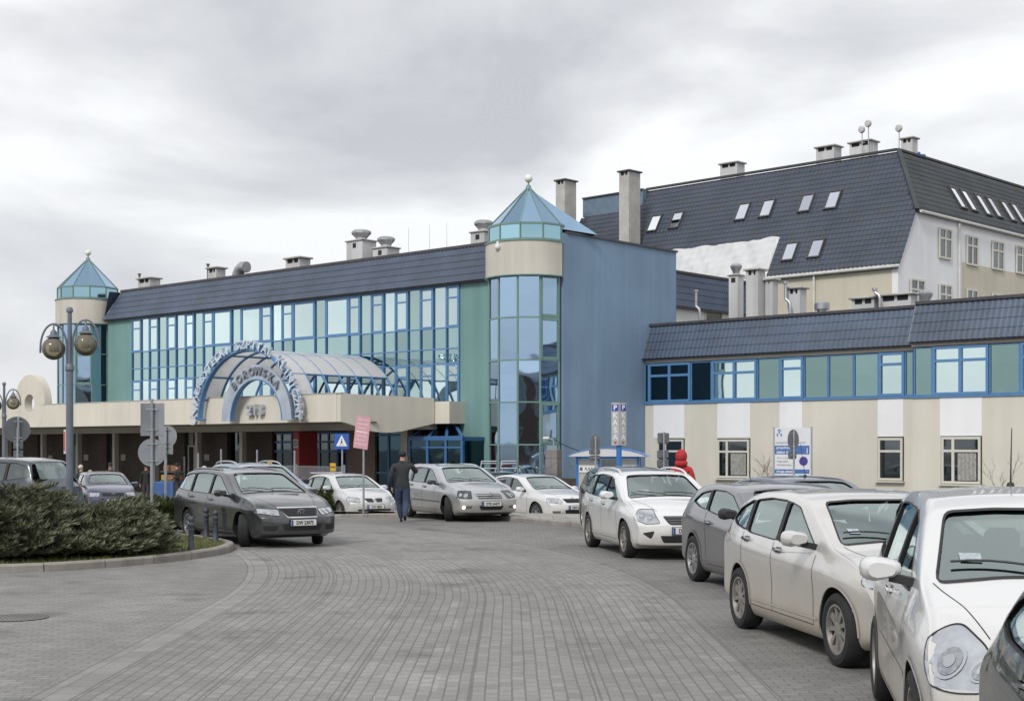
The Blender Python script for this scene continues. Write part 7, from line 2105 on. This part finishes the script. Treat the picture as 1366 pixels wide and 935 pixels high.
# ================================================================ people
skin_m=pm('skin',(.45,.27,.20),rough=.6,var=.05); 
def person(label,loc,face,cols,H=1.75,pose='stand',hair=(.05,.035,.03),headwear=None,group=None,bulk=1.0,name='person',holding=None):
    """one continuous skinned figure; cols=(upper, lower, shoes); faces along heading `face` (radians, 0 = +x)"""
    k=H/1.78; e=empty(name,(loc[0],loc[1],gz(*loc)),face-math.pi/2,label,'person',group)   # local +y is forward
    V=[];E=[];Rd=[];M_=[]
    def v(p,r,m,par=None):
        V.append(Vector(p)*k); Rd.append(r*k if isinstance(r,float) else (r[0]*k,r[1]*k)); M_.append(m)
        if par is not None: E.append((par,len(V)-1))
        return len(V)-1
    b=bulk
    pel=v((0,0,.93),(.155*b,.115*b),1); wa=v((0,0,1.08),(.160*b,.125*b),0,pel); ch=v((0,0,1.28),(.175*b,.13*b),0,wa); up=v((0,-.005,1.42),(.13*b,.10*b),0,ch)
    nk=v((0,0,1.52),.055,2,up); h0=v((0,.012,1.60),(.070,.082),2,nk); h1=v((0,.012,1.69),(.078,.092),2,h0); h2=v((0,.006,1.755),(.05,.06),2,h1)
    nose=v((0,.112,1.655),.012,2,h0)
    def arm(s,el,wr,dirn):
        sh=v((s*.185*b,0,1.42),.072*b,0,up); e1=v(el,.050*b,0,sh); w1=v(wr,.036,0,e1)
        d=Vector(dirn).normalized(); W=Vector(wr); pm_=v(W+d*.05,(.034,.018),2,w1); kn=v(W+d*.085,(.038,.014),2,pm_)
        side=Vector((0,1,0)) if abs(d.z)>.5 else Vector((0,0,1)); side=(side-d*side.dot(d)).normalized(); inn=Vector((-s,0,0)) if abs(d.z)>.5 else Vector((0,0,-1))
        for i,(o_,l) in enumerate(((.030,.070),(.010,.080),(-.010,.075),(-.030,.060))):
            a=v(W+d*.10+side*o_,.0095,2,kn); a=v(W+d*(.10+l*.55)+side*o_+inn*.012,.0085,2,a); v(W+d*(.10+l*.9)+side*o_+inn*.032,.0075,2,a)
        a=v(W+d*.045+side*.038+inn*.01,.012,2,pm_); v(W+d*.085+side*.055+inn*.02,.009,2,a)
    def leg(s,kn,an,toe):
        hp=v((s*.095,0,.84),.108*b,1,pel); k1=v(kn,.078*b,1,hp); c1=v((Vector(kn)*.45+Vector(an)*.55+Vector((0,-.015,0))),.070*b,1,k1); a1=v(an,.056,1,c1)
        t=Vector(toe); f=v(Vector(an)+Vector((0,.02,-.045)),(.046,.04),3,a1); f2=v(Vector(an).lerp(t,.6)+Vector((0,0,-.015)),(.045,.032),3,f); v(t,(.038,.022),3,f2); v(Vector(an)+Vector((0,-.05,-.05)),.032,3,f)
    if pose=='walk_call':
        leg(-1,(-.08,.16,.50),(-.03,.20,.085),(-.02,.38,.025)); leg(1,(.09,.02,.48),(.05,-.28,.20),(.06,-.20,.05))
        arm(-1,(-.30,-.05,1.14),(-.26,.08,.90),(0,.25,-1)); arm(1,(.36,.10,1.24),(.17,.17,1.50),(-.3,-.1,1))
    elif pose=='walk':
        leg(-1,(-.09,.14,.50),(-.08,.16,.09),(-.08,.33,.03)); leg(1,(.09,-.02,.49),(.08,-.26,.14),(.08,-.11,.03))
        arm(-1,(-.27,-.08,1.13),(-.25,-.02,.88),(0,.1,-1)); arm(1,(.27,.02,1.13),(.25,.14,.90),(0,.3,-1))
    elif pose=='hold':
        leg(-1,(-.10,.02,.49),(-.11,0,.09),(-.12,.17,.025)); leg(1,(.10,.02,.49),(.11,0,.09),(.12,.17,.025))
        arm(-1,(-.29,-.02,1.14),(-.12,.20,1.12),(.6,.5,0)); arm(1,(.29,-.02,1.14),(.12,.20,1.08),(-.6,.5,0))
    else:
        leg(-1,(-.10,.02,.49),(-.11,0,.09),(-.12,.17,.025)); leg(1,(.10,.02,.49),(.11,0,.09),(.12,.17,.025))
        arm(-1,(-.27,-.02,1.13),(-.27,.04,.88),(0,.1,-1)); arm(1,(.27,-.02,1.13),(.27,.04,.88),(0,.1,-1))
    me=bpy.data.meshes.new('body'); me.from_pydata([tuple(p) for p in V],E,[]); ob=bpy.data.objects.new('body',me); COL.objects.link(ob)
    md=ob.modifiers.new('skin','SKIN'); md.use_smooth_shade=True; md.branch_smoothing=.6
    sv=me.skin_vertices[0].data
    for i,r in enumerate(Rd): sv[i].radius=r if isinstance(r,tuple) else (r,r); 
    sv[0].use_root=True
    sb=ob.modifiers.new('sub','SUBSURF'); sb.levels=2; sb.render_levels=2
    dg=bpy.context.evaluated_depsgraph_get(); m2=bpy.data.meshes.new_from_object(ob.evaluated_get(dg)); bpy.data.objects.remove(ob)
    cm=[pm('cloth_%s'%('_'.join('%02d'%int(q*100) for q in c)),c,rough=.85,var=.18,scale=9,bump=.5,bscale=14) for c in cols]
    m2.materials.clear()
    for m_ in (cm[0],cm[1],skin_m,cm[2]): m2.materials.append(m_)
    for p in m2.polygons:
        c=p.center; best=None
        for (a_,b2) in E:
            A,B=V[a_],V[b2]; d=B-A; t=max(0,min(1,(c-A).dot(d)/max(1e-9,d.length_squared))); dist=(c-(A+d*t)).length-(Rd[b2] if isinstance(Rd[b2],float) else max(Rd[b2]))*.9
            if best is None or dist<best[0]: best=(dist,M_[b2] if t>.35 else M_[a_])
        mm=best[1]
        if c.z<1.02*k and c.z>.80*k and mm==1 : mm=0 if c.z>.86*k else 1     # hem of the jacket
        p.material_index=mm
    m2.shade_smooth(); bo=bpy.data.objects.new('body',m2); COL.objects.link(bo); bo.parent=e
    hm=pm('hair_%02d%02d'%(int(hair[0]*99),int(hair[1]*99)),hair,rough=.75,var=.3,scale=30)
    c=(0,-.012*k,1.70*k)
    if headwear=='hood':
        o=MB().ball((0,-.02*k,1.675*k),.135*k,20,sq=(.92,1.08,1.12)).ball((0,-.03*k,1.53*k),.125*k,18,sq=(1.1,1.0,.75)).build('hood',cm[0],e,smooth=True)
        for v_ in o.data.vertices:
            if v_.co.y>.07*k and v_.co.z>1.58*k: v_.co.y=.07*k-.5*(v_.co.y-.07*k)
    elif headwear in('cap','beanie'):
        hw_m=pm('dark_knit_hat',(.025,.027,.03),rough=.9,var=.3,scale=20)
        o=MB().ball((0,.0,1.715*k),.106*k,20,sq=(.95,1.05,.85)).build('hat',hw_m,e,smooth=True)
        if headwear=='cap': MB().cham((0,.12*k,1.70*k),(.15*k,.10*k,.012),.005).build('cap_peak',hw_m,o)
    else:
        o=MB().ball(c,.110*k,20,sq=(.93,1.0,1.0)).build('hair',hm,e,smooth=True)
        for v_ in o.data.vertices:
            if v_.co.y>.045*k and v_.co.z<1.725*k: v_.co.y=.02*k; 
    f_=MB()
    for s in (-1,1): f_.ball((s*.030*k,.098*k,1.675*k),.009*k,8)
    f_.build('eyes',ink_m,e,smooth=True); MB().b2(-.024*k,.024*k,.094*k,.101*k,1.622*k,1.630*k).build('mouth',pm('lips',(.35,.14,.12),rough=.6,var=0),e)
    return e
blk=(.028,.030,.034)
px_,Y=536.5,36.6
hx=person('man in black jacket and blue jeans walking away beside the silver car',(at(537,35.8),35.8),R(96),(blk,(.035,.055,.10),(.02,.02,.02)),H=1.79,pose='walk_call',headwear='beanie',bulk=1.22)
# the phone in his hand
ph=MB().cham((0,0,0),(.035,.075,.14),.008).build('mobile_phone',plas_m,None,loc=(at(537,35.8)+.14,35.98,1.62)); tag(ph,'black phone held to the ear of the walking man','phone')
person('person in a bright red hooded jacket behind the white estate car roof',(at(909,30.2),30.2),R(75),((.42,.025,.03),(.05,.05,.06),(.03,.03,.03)),H=1.80,pose='stand',headwear='hood')
person('man in a dark coat and flat cap standing by a canopy column',(at(147,57),57),R(-80),(blk,(.04,.04,.045),(.02,.02,.02)),H=1.66,pose='hold',headwear='cap')
person('white-haired person in black seen over the navy hatchback, left of a pair',(at(108,55),55),R(60),((.03,.03,.035),(.04,.04,.045),(.02,.02,.02)),H=1.60,hair=(.55,.50,.42))
person('shorter fair-haired person seen over the navy hatchback, right of a pair',(at(120.5,54),54),R(80),((.06,.05,.05),(.04,.04,.045),(.02,.02,.02)),H=1.42,hair=(.38,.30,.20))
person('grey-haired person in a black coat standing behind the pale blue estate',(at(273,50),50),R(40),((.02,.022,.028),(.04,.04,.045),(.02,.02,.02)),H=1.62,hair=(.42,.42,.43),pose='hold')
person('stallholder in black bending by the orange boxes under the canopy',(at(236,59.2),59.2),R(-150),((.02,.02,.022),(.04,.04,.045),(.02,.02,.02)),H=1.62,headwear='cap',pose='hold')
person('person in dark clothes standing behind the round sign back by the canopy',(at(195,58.5),58.5),R(-100),((.02,.02,.022),(.04,.04,.045),(.02,.02,.02)),H=1.60,pose='stand',headwear='cap')

# brick hospital block across the road, which the tower glass mirrors
FO=Frame(-12,-62,R(8)); ob_=FO.empty('brick_building',label='dark brick building across the road, seen only as a reflection in the near tower glass',cat='building')
bkd=brick_mat('old_dark_brick',(.10,.055,.042),(.13,.07,.05),(.10,.08,.07),bw=.25,rh=.075,axes='xz')
MB().b2(-38,62,-14,0,0,10.5).build('wall',bkd,ob_); MB().ext([(-38.4,.5,10.5),(-38.4,-14.5,10.5),(-38.4,-7,12.5)],(100.8,0,0)).build('roof',tile_b,ob_)
for i in range(28):
    for j in range(3): glazed_unit(ob_,-37+3.5*i,-35.6+3.5*i,1.2+3.5*j,3.0+3.5*j,.06,upvc_m,g_dark,fw=.1,depth=-.05)
